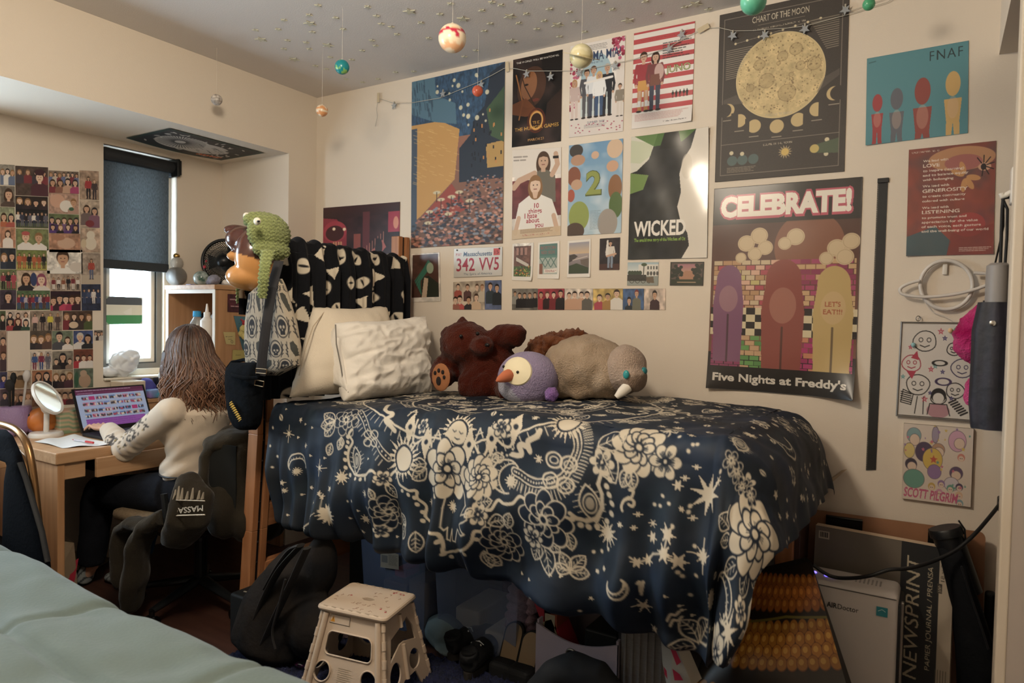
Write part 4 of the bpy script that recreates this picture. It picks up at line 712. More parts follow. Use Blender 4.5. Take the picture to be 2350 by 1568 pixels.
PH = [  # crop rectangle on the photograph (x0, y0, x1, y1 at 2.85 px), picture, description
 (0, 80, 98, 215, snap(8, 10, '#8a8478', bs(3, 8, 3, 1.1, ['#5a6a8a', '#dcd6cc']) , seed=1), 'a crowd in blue at the edge of the wall'),
 (100, 92, 316, 285, snap(15, 14, '#4a3a34', bs(4, 15, 2.6, 0.9, ['#3a3440', RD], 5)+[('b', 11, 5, 2, '#4a2430', '#241418'), ('e', 11, 2.6, 2.3, '#3c1c26', BR, 1.5)], seed=2), 'a smiling person in a dark red cap'),
 (318, 122, 516, 268, snap(14, 10, '#7a6a5c', bs(7, 14, 1.4, 0.7, ['#5a6a9a', '#c0b4a4', RD])+bs(4, 14, 4.6, 1.2, [RD, '#8a5a4a', '#c49a80', '#a83a6a'], 6), seed=3), 'a dense crowd with pink clothes below the cap'),
 (520, 120, 648, 310, snap(9, 13, '#a08672', [('f', 4, 12.6, 10, '#a82c34', BR, '#1d1b22'), ('f', 6.8, 12.8, 9, '#3a3036', BL, '#2a2430')], seed=4), 'a person in a bright red team shirt'),
 (0, 220, 98, 356, snap(8, 10, '#6a6258', [('b', 4.6, 4, 2.2, '#4a3a34', BR, 1)], seed=5), 'one long haired girl smiling close up'),
 (100, 287, 314, 376, snap(15, 7, '#241c1c', bs(4, 15, 2.4, 1.3, [D, '#2a2028'], 7), seed=6), 'four faces side by side in the dark'),
 (318, 268, 516, 402, snap(14, 9, '#b08a78', [('e', 4, 3.4, 3.4, '#cf9d84', BR, 3), ('e', 8, 5.6, 3, '#e3dcd2', BR, 2.6), ('b', 11.5, 4, 1.4, '#b08a7a', BL), ('e', 10.4, 6.8, 1.2, '#2f5a40', BR, 0.8)], seed=7), 'a baby held close by relatives'),
 (522, 313, 652, 494, snap(9, 13, '#b3a08c', [('b', 3, 4, 1.3, '#6a5a5a', BR, 1), ('b', 6.6, 5, 1.3, '#7a5068', D, 1), ('e', 4.4, 11, 2, RD, BR, 1.6)], seed=8), 'two people under a sloping ceiling'),
 (0, 358, 97, 490, snap(8, 9.5, '#8a9070', bs(2, 8, 4.2, 1.5, ['#b05a3a', '#a84a40'], 2), seed=9), 'two people in orange by a hedge'),
 (102, 374, 316, 496, snap(15, 9, '#14161a', fs(8, 15, 8.4, 7, ['#d8d0c4', '#2a3048', D, '#5a5a6a'], 8), '#55613c', seed=10), 'a row of people on grass at night'),
 (319, 404, 518, 530, snap(14, 9, '#5a6a44', bs(5, 14, 2.8, 1.1, ['#4a2a6a', '#3c2a5a', '#6a4a7a'], 9)+bs(4, 14, 5.4, 1, ['#50307a', D], 4), seed=11), 'a group in purple party clothes'),
 (526, 496, 656, 655, snap(9, 11, '#b59a84', [('e', 4.6, 7, 2.6, '#d8cdb8', BR, 3), ('e', 4.6, 3.2, 1.9, '#dcd2be', BR, 2), ('e', 1.4, 7, 1.2, '#c8b494', BR, 2)], seed=12), 'a cream figurine on a table'),
 (0, 491, 102, 625, snap(8, 9.5, '#b0785c', [('b', 4, 3, 1.3, '#e0d6cc', BR, 1)], seed=13), 'one person in a white dress on orange'),
 (104, 500, 318, 640, snap(15, 10, '#6f7a4c', [('b', 4.4, 3.8, 1.9, '#ded8d0', BL), ('b', 10.4, 4.2, 1.9, '#e3ddd6', BL), ('e', 4.4, 2.2, 1.9, '#b04a48', BR, 1)], seed=14), 'two small children in white shirts'),
 (320, 530, 526, 655, snap(14, 9, '#b58266', [('e', 7.6, 4.6, 4, '#c9a288', BR, 2.6), ('e', 4, 2, 3, '#a8745a', BR, 1.4)], seed=15), 'a dog curled on an orange blanket'),
 (0, 627, 104, 764, snap(8, 9.5, '#1f2732', bs(2, 8, 3.4, 1.5, ['#2c3446', '#222a3a'], 3), seed=16), 'two people in navy graduation gowns'),
 (106, 640, 306, 772, snap(14, 9, '#6c7a3e', fs(6, 14, 8.2, 6.8, ['#c05a34', '#a84a30', D], 10), '#a8a04c', seed=17), 'a team in orange shirts on a lawn'),
 (306, 636, 540, 795, snap(16, 11, '#d8d2c8', [('b', 7, 4, 2.8, '#e6e2da', BR), ('e', 13, 8, 3, '#cfc4b8', BR, 2.2)], seed=18), 'one large pale portrait face'),
 (532, 658, 658, 860, snap(9, 14, '#9a8a7c', [('f', 4.6, 12, 9.4, '#a83a30', BR, '#4c5a7c')], '#b8a894', seed=19), 'a person in red sitting on steps'),
 (0, 766, 110, 900, snap(8, 9.5, '#5d6a44', fs(3, 8, 9.2, 8.4, ['#8a2c40', D, '#a83a4c'], 11), seed=20), 'three people in red dresses by trees'),
 (112, 772, 328, 905, snap(15, 9, '#c0a890', [('b', 4, 3.6, 1.9, '#26242c', BR, 1), ('b', 11, 4, 2, '#d8cfc6', '#8a3c58', 1), ('e', 7.4, 4, 1.5, '#2c3a66', BR, 3)], seed=21), 'two girls, one with pink hair'),
 (330, 795, 528, 908, snap(14, 8, '#a38f7e', fs(6, 14, 7.4, 6, [RD, '#d8d0c8', '#8a4a34', D], 12), seed=22), 'a group running indoors in red and white'),
 (532, 862, 660, 1036, snap(9, 12, '#27304a', fs(4, 9, 9, 6.6, ['#2c3a5c', '#3a4a70', '#d8d0c8'], 13), seed=23), 'a family before a dark blue ground'),
 (0, 900, 108, 1030, snap(8, 9, '#3a3040', [('b', 4, 3, 1.8, '#2a2230', D, 1)], seed=24), 'one person in a dim room with purple light'),
 (110, 905, 328, 1032, snap(15, 9, '#4c6a46', fs(9, 15, 8.6, 7, ['#8a2436', '#2c3a7a', '#b0a4b0', '#5a1c30'], 14), seed=25), 'a long row in ball gowns'),
 (330, 908, 530, 1036, snap(14, 9, '#2a1a24', bs(5, 14, 3.4, 1.5, ['#a82a50', '#38202c', '#c03a5a'], 15), seed=26), 'friends in red stage light'),
 (0, 1037, 38, 1164, snap(3, 9, '#3a4a30', [('b', 1.5, 3, 1.2, D, BR)], seed=27), 'a narrow slice of green garden'),
 (40, 1037, 197, 1166, snap(11, 9, '#c0aea0', bs(3, 11, 1.6, 0.9, ['#26242c', '#8a3a3a', '#dcd4cc'], 16)+bs(3, 11, 4.6, 1.2, ['#9a3038', D, '#2c4a3c'], 17), seed=28), 'six people posing in two rows'),
 (198, 1037, 408, 1168, snap(14, 9, '#8a7a6a', fs(4, 14, 8.8, 7.6, ['#d3a8a0', D, '#d9c83a', '#4a3a38'], 18), seed=29), 'people dancing, one in yellow'),
 (411, 1037, 606, 1162, snap(14, 9, '#4a3830', bs(4, 14, 2.4, 1.2, [RD, D, '#3c3030', '#4a5a34'], 19)+[('e', 5, 6.6, 2.2, '#d3b89a', BR, 1.6)], seed=30), 'friends around a small tan dog'),
 (0, 1166, 44, 1435, snap(3.4, 20, '#8c7464', [('b', 1.6, 5, 1.4, '#5a3a34', D), ('b', 1.8, 12, 1.4, '#3a2c34', BR)], seed=31), 'a tall narrow slice of two people'),
 (46, 1166, 194, 1432, CV(10, 18, 3, '#d5c9ba'), None),
 (197, 1168, 340, 1290, snap(10, 9, '#4a4038', bs(3, 10, 3, 1.4, ['#2c2a30', '#3a3034', '#5a4038'], 20), seed=32), 'three friends with black hair crowded together'),
 (341, 1168, 478, 1292, snap(10, 9, '#6a7a64', [('b', 3.4, 2.6, 1.7, '#4a4c54', D), ('b', 7.4, 4.4, 1.3, '#e0d8d2', BR, 1)], seed=33), 'a tall man beside a girl in white'),
 (481, 1166, 609, 1286, snap(9, 8.5, '#3a4c80', [('b', 3, 3, 1.6, '#d6d2ce', '#c8c0b4'), ('b', 6.6, 3.6, 1.5, '#26282e', D, 1)], '#4a6a3a', seed=34), 'an older man and a graduate on blue'),
 (616, 1163, 675, 1232, snap(5, 5.6, '#6a6460', bs(3, 5, 1.6, 0.8, ['#c8c2bc', '#3a3034'], 21), '#6a2030', seed=35), 'three people on a tiny print set apart'),
 (200, 1300, 341, 1422, snap(10, 9, '#c0b4a8', fs(3, 10, 9.4, 9, ['#2c4c8a', '#7a2440', '#5a5a6a'], 22), seed=36), 'three girls in blue and wine dresses'),
 (343, 1300, 479, 1420, snap(10, 9, '#7a7468', [('b', 5, 3, 1.6, '#201c22', D, 1), ('b', 1.8, 5, 1.1, '#3a3030', D), ('b', 8.4, 5, 1.1, '#8a7060', BR)], seed=37), 'a person in a black top before two others'),
 (481, 1288, 610, 1412, snap(9, 9, '#6d3a2c', [('b', 1.8, 4, 1, '#b02c38', D, 1), ('b', 4.6, 4, 1.1, '#e6e0da', BR), ('b', 7.4, 4, 1, '#e0dad4', D)], seed=38), 'sisters in red and white before curtains'),
 (0, 1436, 48, 1545, snap(3.6, 8, '#2c2c50', [('b', 1.8, 3, 1.2, '#3a3c8a', D)], seed=39), 'a narrow slice of violet stage light'),
 (50, 1428, 206, 1545, snap(11, 8.5, '#b09a84', [('e', 3, 3.4, 2, '#c8ae88', BR, 1.5), ('e', 6, 3.6, 1.8, '#4a3a2c', BR, 1.4), ('e', 5.6, 6.4, 4, '#8a6a48', BR, 2)], seed=40), 'two dogs lying together'),
 (210, 1426, 342, 1545, snap(9.5, 8.5, '#a86a48', [('b', 3, 2.6, 1.4, '#222028', BR, 1), ('b', 6.8, 2.6, 1.4, '#1d1b22', D, 1)], seed=41), 'two people in black before an orange wall'),
 (344, 1422, 480, 1543, snap(9.5, 8.5, '#9a8a74', bs(3, 9.5, 2.6, 1.3, [D, '#33262c', '#4a2c38'], 23), seed=42), 'three women in dark evening dresses'),
 (483, 1414, 611, 1540, snap(9, 8.8, '#5a6a5c', [('e', 5, 5.6, 2.8, '#b09078', BR, 3.2), ('e', 4.4, 2.2, 1.6, '#b89a82', BR, 1.5), ('e', 1.2, 5, 1, '#2f5a44', BR, 3.6)], seed=43), 'a sitting tan dog on grass'),
 (0, 1548, 66, 1660, snap(5, 8, '#4a3a48', [('b', 2.4, 3, 1.2, '#2a2834', D)], seed=44), 'one person behind the brush holder'),
 (68, 1548, 208, 1662, snap(10, 8, '#8a6a5a', bs(3, 10, 3, 1.2, ['#5a3a34', D, '#c8b4a4'], 24), seed=45), 'three people behind the brush holder'),
 (210, 1548, 342, 1662, snap(9, 8, '#9c7258', [('e', 4.6, 4, 3, '#b98f78', BR, 1.8), ('e', 5, 5, 1.4, '#5a7a7c', BR, 0.9)], seed=46), 'an arm and green sleeve behind the mirror'),
 (344, 1548, 494, 1652, snap(10, 7.4, '#a0826c', [('b', 2.6, 3, 1.3, '#3c2028', BR), ('b', 5.4, 3, 1.2, '#8a2c38', D), ('b', 8.2, 3, 1.2, '#4c2c34', D)], seed=47), 'three people laughing above the laptop'),
]
for x0, y0, x1, y1, cv, ds in PH:
    q = lambda x, y: (x/2.85, 350+y/2.85)
    kx = (y1-y0)*0.0; t = 0.145*(1-(y0/2.85+350-378)/360.0)   # rows follow the wall's own perspective a little
    dy0 = (x1-x0)*max(-0.06, 0.06*(1-(y0)/900.0)); dy1 = (x1-x0)*max(-0.06, 0.06*(1-(y1)/900.0))
    cor = [q(x0, y0-dy0*0.5), q(x1-1.5, y0+dy0*0.5), q(x0+(2 if y0 < 900 else 0), y1-1.5-dy1*0.5), q(x1-1.5+(2 if y0 < 900 else 0), y1-1.5+dy1*0.5)]
    lb = ('snapshot of '+ds+' on the window wall') if ds else 'plain cream card pinned low among the snapshots'
    hang('snapshot', lb, 'photo', cv, cor, 0, AX, 0.0025, GLOSS, 'snapshots covering the wall beside the window', rim=0.0004)
# paper sheet with three bands taped to the pane
c = CV(20, 16, 5, '#e6e0c8'); c.rect(0, 0, 20, 4.6, '#4a5158'); c.rect(0, 10.8, 20, 16, '#3f9a58'); c.poly([(9, 9), (14, 6), (14, 10.6), (11, 10.6)], '#efe9d8')
for x, y in ((0, 0), (20, 0), (0, 16), (20, 16)): c.poly([(x, y), (x+(1.6 if x == 0 else -1.6), y), (x, y+(1.6 if y == 0 else -1.6))], '#a9b49a')
hang('banded_paper', 'paper sheet with grey, cream and green bands taped to the window pane', 'paper', c, [(243.5, 680), (327, 683), (243.5, 745), (327, 743.5)], 0, -0.735, 0.004, PRINT)
# print taped under the soffit
c = CV(58, 40, 5, '#20352f'); c.rect(2, 2, 56, 38, '#1c1d20'); c.ell(20, 20, 14, 13, '#b9b4ae'); c.ell(33, 21, 15, 11, '#b9b4ae')
for k in range(46): a = k*6.283/46; c.line([(18+3*math.cos(a), 19+3*math.sin(a)), (18+13*math.cos(a), 19+12*math.sin(a))], 0.5, '#26262a')
rs = np.random.RandomState(3)
for i in range(70):
    x, y = 3+rs.rand()*52, 3+rs.rand()*34
    if 8 < x < 46 and 9 < y < 32: continue
    a = rs.rand()*3; c.ell(x, y, 1.8, 0.6, '#b5b0aa', rot=a)
for i in range(26): x = 26+rs.rand()*20; y = 14+rs.rand()*14; c.line([(x, y), (x+3, y+1.5)], 0.35, '#33333a')
c.ell(46, 15, 2.4, 2, '#2a2a2e'); t = np.linspace(0, 1, 60)
c.line([(38+15*k, 33.6+1.6*math.sin(k*44)) for k in t], 0.9, '#c8643c')
P = np.zeros((c.ny, c.nx, 3)); u = np.linspace(0, 1, c.nx)[None]; v = np.linspace(0, 1, c.ny)[:, None]
P[..., 1] = -0.872+0.58*u; P[..., 0] = -0.11-0.40*v; P[..., 2] = SOF-0.004-0.012*np.sin(u*3.14)*v
sheet('soffit_poster', P[:, ::1], PRINT, None, c.a, label='black and white woodcut style poster taped under the window soffit', cat='poster')
# ================================================================ things hung from the ceiling and the poster wall
starm = M('glow_star_plastic', '#c6c3ae', 0.5)
ST = [(480,22),(700,28),(740,70),(440,65),(560,78),(330,88),(205,132),(303,128),(455,140),(590,127),(345,177),(428,186),(330,215),(445,215),(720,178),(735,200),(675,222),(630,262),(535,252),(470,290),(520,303),(825,318),(745,348),(605,348),(680,362),(905,315),(935,100),(970,168),(1020,62),(1068,15),(1205,45),(1247,8),(1243,103),(1215,135),(1290,20),(1365,5),(1368,100),(1180,222),(1128,250),(1505,38),(1450,127),(1550,160),(1590,52),(1620,95),(1735,12),(1780,40),(1930,5),(1985,60),(2100,30),(2205,40),(805,118),(830,150),(760,105),(1400,60),(1480,90),(1660,140)]
SL = [(885,48),(445,103),(228,172),(525,198),(375,262),(1120,82),(1330,70),(1335,180),(1540,110),(1850,88),(2150,15)]
rs = np.random.RandomState(1); protoS = {}
for big, lst in ((0, ST), (1, SL)):
    for (x, y) in lst:
        p = onZ(480+x/1.926, y/1.926, CEIL)
        if not big and len(lst) > 20 and p[1] > -0.02: continue
        if big not in protoS:
            o = MB().star((0, 0, 0), (1, 0, 0), (0, 1, 0), 0.030 if big else 0.016, 0.003).build('glow_star', starm,
                label='large pale plastic glow star stuck on the ceiling' if big else 'tiny pale plastic glow star stuck on the ceiling', cat='glow star', group='large glow stars on the ceiling' if big else 'tiny glow stars on the ceiling')
            protoS[big] = o
        else: o = protoS[big].copy(); COL.objects.link(o)
        o.location = (p[0], p[1], CEIL-0.004); o.rotation_euler = (0, 0, rs.rand()*6)
# planets on threads
def planet(name, label, x, y, rpx, ax, v, paint, rough=0.25, ring=False):
    p = on(ax, v, x, y); r = rpx/FPX*float((p-CAM)@fw_)
    t = T(name, label, 'planet ornament', tuple(p), 'hanging planets')
    m = MB().ell(p, r, n=40); me = m.mesh('globe'); a = (verts_of(me)-p)/r
    set_col(me, paint(a)); link_mesh('globe', me, t, [M('planet_gloss%d' % int(rough*100), rough=rough, attr='Col')], smooth=True)
    MB().tube([p+np.array((0, 0, r)), (p[0], p[1], CEIL)], 0.0006, 5).build('thread', M('clear_thread', '#cfc8bc', 0.4), t)
    MB().lathe([(r*0.12, 0), (r*0.12, r*0.1), (r*0.05, r*0.16)], p+np.array((0, 0, r*0.96)), 10).build('hook_cap', M('cap_cream', '#d8cfb8', 0.4), t)
    if ring:
        q = MB().lathe([(r*1.15, -0.001), (r*1.62, -0.001), (r*1.62, 0.001), (r*1.15, 0.001), (r*1.15, -0.001)], p, 40, (0.35, -0.22, 0.95), cap=False); q.build('ring', M('planet_ring', '#b5a584', 0.4), t, smooth=True)
def band_p(base, bands, sw=0.0):
    def f(a):
        z = a[:, 2]+0.06*np.sin(a[:, 0]*5+a[:, 1]*3)+sw*np.sin(a[:, 0]*7+z0(a)); c = np.tile(srgb(base), (len(a), 1))
        for lo, hi, cc in bands: c[(z > lo) & (z < hi)] = srgb(cc)
        return c
    z0 = lambda a: a[:, 2]*6
    return f
d_ = fw_
def jup(a):
    c = band_p('#efdcc0', [(0.18, 0.42, '#b8324a'), (-0.9, -0.62, '#e8b48a'), (0.46, 0.52, '#e6c39c'), (-0.55, -0.5, '#e8c4a0')])(a)
    s = -fw_*0.82+rt_*0.42-up_*0.12; s /= np.linalg.norm(s); c[np.linalg.norm((a-s)*np.array([1, 1, 1.3]), axis=1) < 0.2] = srgb('#b8324a'); return c
planet('jupiter_ornament', 'cream hanging planet with a red band and red spot', 1038, 88, 32, 1, -0.8, jup)
planet('saturn_ornament', 'pale gold hanging planet with a flat ring', 1334, 129, 27, 1, -0.6, band_p('#cfc8a2', [(0.2, 0.4, '#d8d2b4'), (-0.4, -0.2, '#b9ae80')]), ring=True)
planet('earth_ornament', 'teal hanging planet with green patches', 785, 154, 16.5, 1, -0.8, lambda a: np.where((fbm(a, 3, 2) > 0.35)[:, None], srgb('#7fae62'), srgb('#1f7f86')))
planet('uranus_ornament', 'large mint green hanging planet cut by the top edge', 1729, 4, 29, 1, -0.9, lambda a: srgb('#5fae92')+0.05*fbm(a, 4, 3)[:, None])
planet('neptune_ornament', 'small green hanging planet near the string of star lights', 1994, 10, 13.5, 1, -0.35, lambda a: srgb('#4f9f74')+0.06*fbm(a, 5, 4)[:, None])
planet('mercury_ornament', 'grey cratered hanging planet by the window soffit', 497, 229, 12.5, 0, 0.155, lambda a: srgb('#a8a098')+0.22*fbm(a, 9, 5)[:, None], 0.5)
planet('venus_ornament', 'cream and orange swirled hanging planet in the room corner', 739, 254, 13.5, 1, -0.5, lambda a: np.where((np.sin(a[:, 2]*7+2*fbm(a, 3, 6)) > 0.25)[:, None], srgb('#d89a68'), srgb('#e3d0b4')))
planet('mars_ornament', 'coral red hanging planet before the starry art print', 1096, 209, 12.5, 1, -0.3, lambda a: srgb('#c8624a')+0.06*fbm(a, 6, 7)[:, None])
# star string lights along the wall
sl = T('star_string_lights', 'clear star shaped string lights taped along the poster wall', 'string lights', onY(1165, 152, -0.01))
wp = [(868,225),(905,237),(945,236),(1010,225),(1060,204),(1095,190),(1130,172),(1157,157),(1180,157),(1210,163),(1270,163),(1331,162),(1363,156),(1456,136),(1534,109),(1585,80),(1612,65),(1648,63),(1683,71),(1732,70),(1765,67),(1806,64.5),(1847,60),(1888,49),(1937,36),(1957,30),(2036,5),(2062,-12)]
cw = M('clear_wire', '#b9b4a8', 0.3)
MB().tube([onY(x, y, -0.012) for x, y in wp], 0.0013, 6).build('wire', cw, sl, smooth=True)
MB().tube([onY(x, y, -0.010) for x, y in ((868,225),(864,250),(866,268),(861,290))], 0.0012, 6).build('wire_end', cw, sl)
MB().tube([onY(x, y, -0.010) for x, y in ((1950,26),(2000,8),(2036,-4))], 0.0010, 6).build('wire_slack', cw, sl)
for i, (x, y) in enumerate(((905,243),(1017,216),(1105,195),(1209,171),(1264,177),(1329,168),(1412,152),(1536,113),(1565,80),(1682,83),(1755,82),(1847,68),(1940,24))):
    p = onY(x, y, -0.016); a = i*1.3; ux = np.array((math.cos(a), 0, math.sin(a))); uz = np.array((-math.sin(a), 0, math.cos(a)))
    MB().star(p, ux, uz, 0.021, 0.006).build('star_bulb', M('clear_star', '#c9cdd0', 0.15, trans=0.5), sl)
    MB().box(p+np.array((-0.003, -0.004, 0.008)), p+np.array((0.003, 0.004, 0.024)), 0.001).build('bulb_socket', M('socket_clear', '#aaa598', 0.4), sl)
for x, y, w_, h_, a in ((868,224,4.5,14,0),(1164,153,5,13,0.1),(1614,65,13,6,0.35)):
    p = onY(x, y, -0.0145); s_ = 3.0/FPX; m = MB().box((-w_*s_, -0.0004, -h_*s_), (w_*s_, 0.0004, h_*s_)); m.v = [tuple(p+np.array((q[0]*math.cos(a)-q[2]*math.sin(a), q[1], q[0]*math.sin(a)+q[2]*math.cos(a)))) for q in m.v]
    m.build('tape_piece', M('masking_tape', '#c5b597', 0.6), sl)
# ringed planet neon sign (switched off)
ns = T('neon_sign', 'white unlit neon tube sign shaped like a ringed planet', 'neon sign', onY(2172, 654, -0.02))
tub = M('silicone_tube', '#cfc9c2', 0.35)
cc = lambda x, y: (1960+x/2.45, 560+y/2.45)
MB().tube([onY(2172+60*math.cos(a), 654+56*math.sin(a), -0.022) for a in np.linspace(0, 6.283, 41)[:-1]], 0.0068, 12, closed=True).build('planet_tube', tub, ns, smooth=True)
rp = [(368,206),(310,222),(270,242),(258,262),(275,282),(330,294),(420,298),(560,284),(680,256),(770,222),(815,198),(818,180),(770,170),(700,164),(672,163)]
from itertools import pairwise
def smooth_path(pts, n=6):
    P = [np.array(p, float) for p in pts]; out = []
    for i in range(len(P)-1):
        a, b, c_, d = P[max(i-1, 0)], P[i], P[i+1], P[min(i+2, len(P)-1)]
        for k in range(n):
            t = k/n; out.append(0.5*((2*b)+(-a+c_)*t+(2*a-5*b+4*c_-d)*t*t+(-a+3*b-3*c_+d)*t**3))
    return out+[P[-1]]
MB().tube([onY(*cc(*q), -0.036) for q in smooth_path(rp)], 0.0058, 12).build('ring_tube', tub, ns, smooth=True)
MB().tube([onY(*cc(*q), -0.016) for q in smooth_path([(365,250),(372,285),(400,330),(440,380),(500,405),(540,425),(552,440)])], 0.0014, 6).build('lead', tub, ns)
p = onY(*cc(512,140), -0.001); MB().box(p+np.array((-0.008, -0.010, -0.022)), p+np.array((0.008, 0, 0.018)), 0.004).build('wall_hook', M('white_hook', '#d8d2c8', 0.4), ns, smooth=True)
# folding umbrella on an adhesive hook
hk = T('adhesive_hook', 'white adhesive hook on the entry wall corner above the umbrella', 'hook', (3.41, -0.52, 1.93))
px_ = lambda x, y, Y=-0.46: onY(x, y, Y)
wh = M('hook_white', '#dad5cc', 0.35)
p = px_(2324, 410); MB().box(p+np.array((-0.005, -0.03, -0.075)), p+np.array((0.006, 0.03, 0.03)), 0.005).build('plate', wh, hk, smooth=True)
MB().tube([px_(2322, 440), px_(2308, 448), px_(2300, 452), px_(2298, 444)], 0.0075, 10).build('peg', wh, hk, smooth=True)
um = T('folding_umbrella', 'folded black umbrella hanging upside down by its strap from the white hook', 'umbrella', px_(2290, 985))
blk = M('umbrella_nylon', '#20222a', 0.6, c2='#2b2a36', scale=20, bump=0.3, bscale=30)
cl = lambda x, y, Y=-0.44: onY(x, y, Y)
strap = M('strap_black', '#141416', 0.7)
MB().tube([cl(2303,452), cl(2300,480), cl(2298,540), cl(2296,600), cl(2296,640), cl(2295,690)], 0.0045, 8).build('wrist_strap', strap, um)
MB().tube([cl(2300,455), cl(2312,480), cl(2311,540), cl(2307,600), cl(2303,690)], 0.0040, 8).build('wrist_strap', strap, um)
MB().tube([cl(2302,455), cl(2325,452), cl(2352,462)], 0.0045, 8).build('wrist_strap', strap, um)
a, b_ = cl(2292, 604), cl(2288, 697)
MB().lathe([(0.020, 0), (0.030, 0.008), (0.031, 0.04), (0.031, np.linalg.norm(a-b_))], a, 20, tuple(b_-a)).build('handle', M('umbrella_handle', '#8a8684', 0.45), um, smooth=True)
pts = [cl(2287,694), cl(2285,760), cl(2283,850), cl(2280,930), cl(2278,985)]
m = MB(); n = 40; vs = []
for i, p in enumerate(pts):
    r = (0.044, 0.058, 0.060, 0.062, 0.056)[i]
    for j in range(n): q = 2*math.pi*j/n; rr = r*(1+0.07*math.sin(7*q+i*0.4)); vs.append(p+np.array((math.cos(q)*rr, math.sin(q)*rr*0.75, 0)))
m.add(vs, [[i*n+j, i*n+(j+1) % n, (i+1)*n+(j+1) % n, (i+1)*n+j] for i in range(4) for j in range(n)]+[list(range(4*n, 5*n))]); m.build('canopy', blk, um, smooth=True)
p = cl(2278, 742, -0.485); MB().lathe([(0.008, 0), (0.008, 0.004), (0.004, 0.006)], p, 12, (0, -1, 0)).build('snap_button', M('chrome', '#c9c5be', 0.2, 1), um, smooth=True)
m = MB()
for x, y in ((2252,706),(2258,702),(2310,702),(2318,704),(2265,700)): p = cl(x, y); m.tube([p, p+np.array((0, 0, 0.016))], 0.0035, 6)
m.build('rib_tips', strap, um)
# pink knitwear behind the umbrella
pk = lambda a, n: np.where((fbm(a, 60, 3)[:, None] > 0.55) & (a[:, 2:3] > 1.33), srgb('#6f7a5a'), srgb('#b8326e')+0.10*fbm(a, 45, 8)[:, None])
sc_ = T('knit_scarf', 'bright pink knitted scarf hanging behind the black umbrella', 'scarf', onY(2245, 940, -0.14))
m = MB(); m.tube([onY(*q, -0.14) for q in ((2258,702),(2246,735),(2232,770),(2228,800),(2240,832))], [0.02, 0.045, 0.058, 0.05, 0.02], 14)
blob('scarf_fold', m, 0.006, PLUSH, sc_, 4, lambda a, n: a+n*(0.006*fbm(a, 120, 2))[:, None], pk)
MB().tube([onY(2258, 704, -0.14), onY(2285, 600, -0.2), onY(2303, 520, -0.36), onY(2303, 456, -0.44)], 0.003, 6).build('loop', strap, sc_)
m = MB(); m.tube([onY(*q, -0.15) for q in ((2252,855),(2242,885),(2240,915),(2246,942))], [0.02, 0.034, 0.036, 0.02], 14)
blob('scarf_end', m, 0.006, PLUSH, sc_, 4, lambda a, n: a+n*(0.005*fbm(a, 120, 2))[:, None], lambda a, n: srgb('#c44a80')+0.06*fbm(a, 50, 8)[:, None])
# ================================================================ the lofted bed
oak = wood('oak_bed', '#b07a52', '#9c6844', 'z', 0.45); oakx = wood('oak_bed_rail', '#b07a52', '#9c6844', 'y', 0.45)
bed = T('loft_bed_frame', 'tall wooden loft bed frame along the poster wall', 'bed frame', (1.75, -0.52, 0))
blackm = M('black_metal', '#15171a', 0.5); pinm = M('steel_pin', '#c0bcb4', 0.3, 1)
def post(x, y0, sgn, top, shear, parent):
    """stile, slotted black channel and second stile, running back from y0"""
    def bx(m, xa, xb, ya, yb, za, zb):
        k = len(m.v); m.box((xa, min(ya, yb), za), (xb, max(ya, yb), zb), 0.003)
        m.v[k:] = [(v[0]-shear*max(0, 0.85-v[2]), v[1], v[2]) for v in m.v[k:]]
    m = MB()
    zs = np.linspace(0, 0.85, 3).tolist()+[top]
    for a, b in zip(zs[:-1], zs[1:]): bx(m, x, x+0.062, y0, y0+sgn*0.03, a, b); bx(m, x+0.004, x+0.058, y0+sgn*0.052, y0+sgn*0.085, a, b)
    p = m.build('post', oak, parent)
    m = MB()
    for a, b in zip(zs[:-1], zs[1:]): bx(m, x+0.010, x+0.048, y0+sgn*0.03, y0+sgn*0.052, a, b)
    m.mat(1)
    for z in np.arange(0.1, top-0.1, 0.09): m.lathe([(0.004, 0), (0.004, 0.006)], (x+0.045-shear*max(0, 0.85-z), y0+sgn*0.041, z), 8, (1, 0, 0))
    m.build('slot_channel', [blackm, pinm], p)
post(0.735, -1.03, 1, 1.74, 0.075, bed); post(0.70, -0.02, -1, 1.80, 0.0, bed)
post(2.76, -0.30, 1, 0.93, 0.0, bed); post(2.76, -0.02, -1, 0.95, 0.0, bed)
for i, (z0, z1) in enumerate(((0.17, 0.27), (0.43, 0.53), (0.84, 0.92), (1.30, 1.40), (1.58, 1.67))):
    sh = 0.075*max(0, 0.85-z0)*0.8
    MB().box((0.742-sh, -0.95, z0), (0.770-sh*0.5, -0.10, z1), 0.004).build('head_rail', oakx, bed)
MB().box((2.818, -0.27, 0.12), (2.842, -0.06, 0.92), 0.004).build('foot_panel', wood('oak_panel_shaded', '#4a352a', '#3c2a22', 'z'), bed)  # dim light at the bed foot put into a darker wood colour
for z0, z1 in (): MB().box((2.815, -0.92, z0), (2.845, -0.10, z1), 0.004).build('foot_rail', oakx, bed)
MB().box((0.80, -0.995, 0.80), (2.80, -0.965, 0.90), 0.004).build('side_rail', wood('oak_long', '#9c6a46', '#8a5c3c', 'x'), bed)
MB().box((0.80, -0.05, 0.80), (2.80, -0.02, 0.90), 0.004).build('side_rail', wood('oak_long', '#9c6a46', '#8a5c3c', 'x'), bed)
m = MB(); m.box((0.79, -0.985, 0.80), (0.96, -0.945, 0.845)); m.prism([(0, 0), (0.16, 0), (0.16, -0.03), (0.0, -0.16)], (0.79, -0.955, 0.80), (1, 0, 0), (0, 0, 1), 0.01); m.build('corner_bracket', blackm, bed)
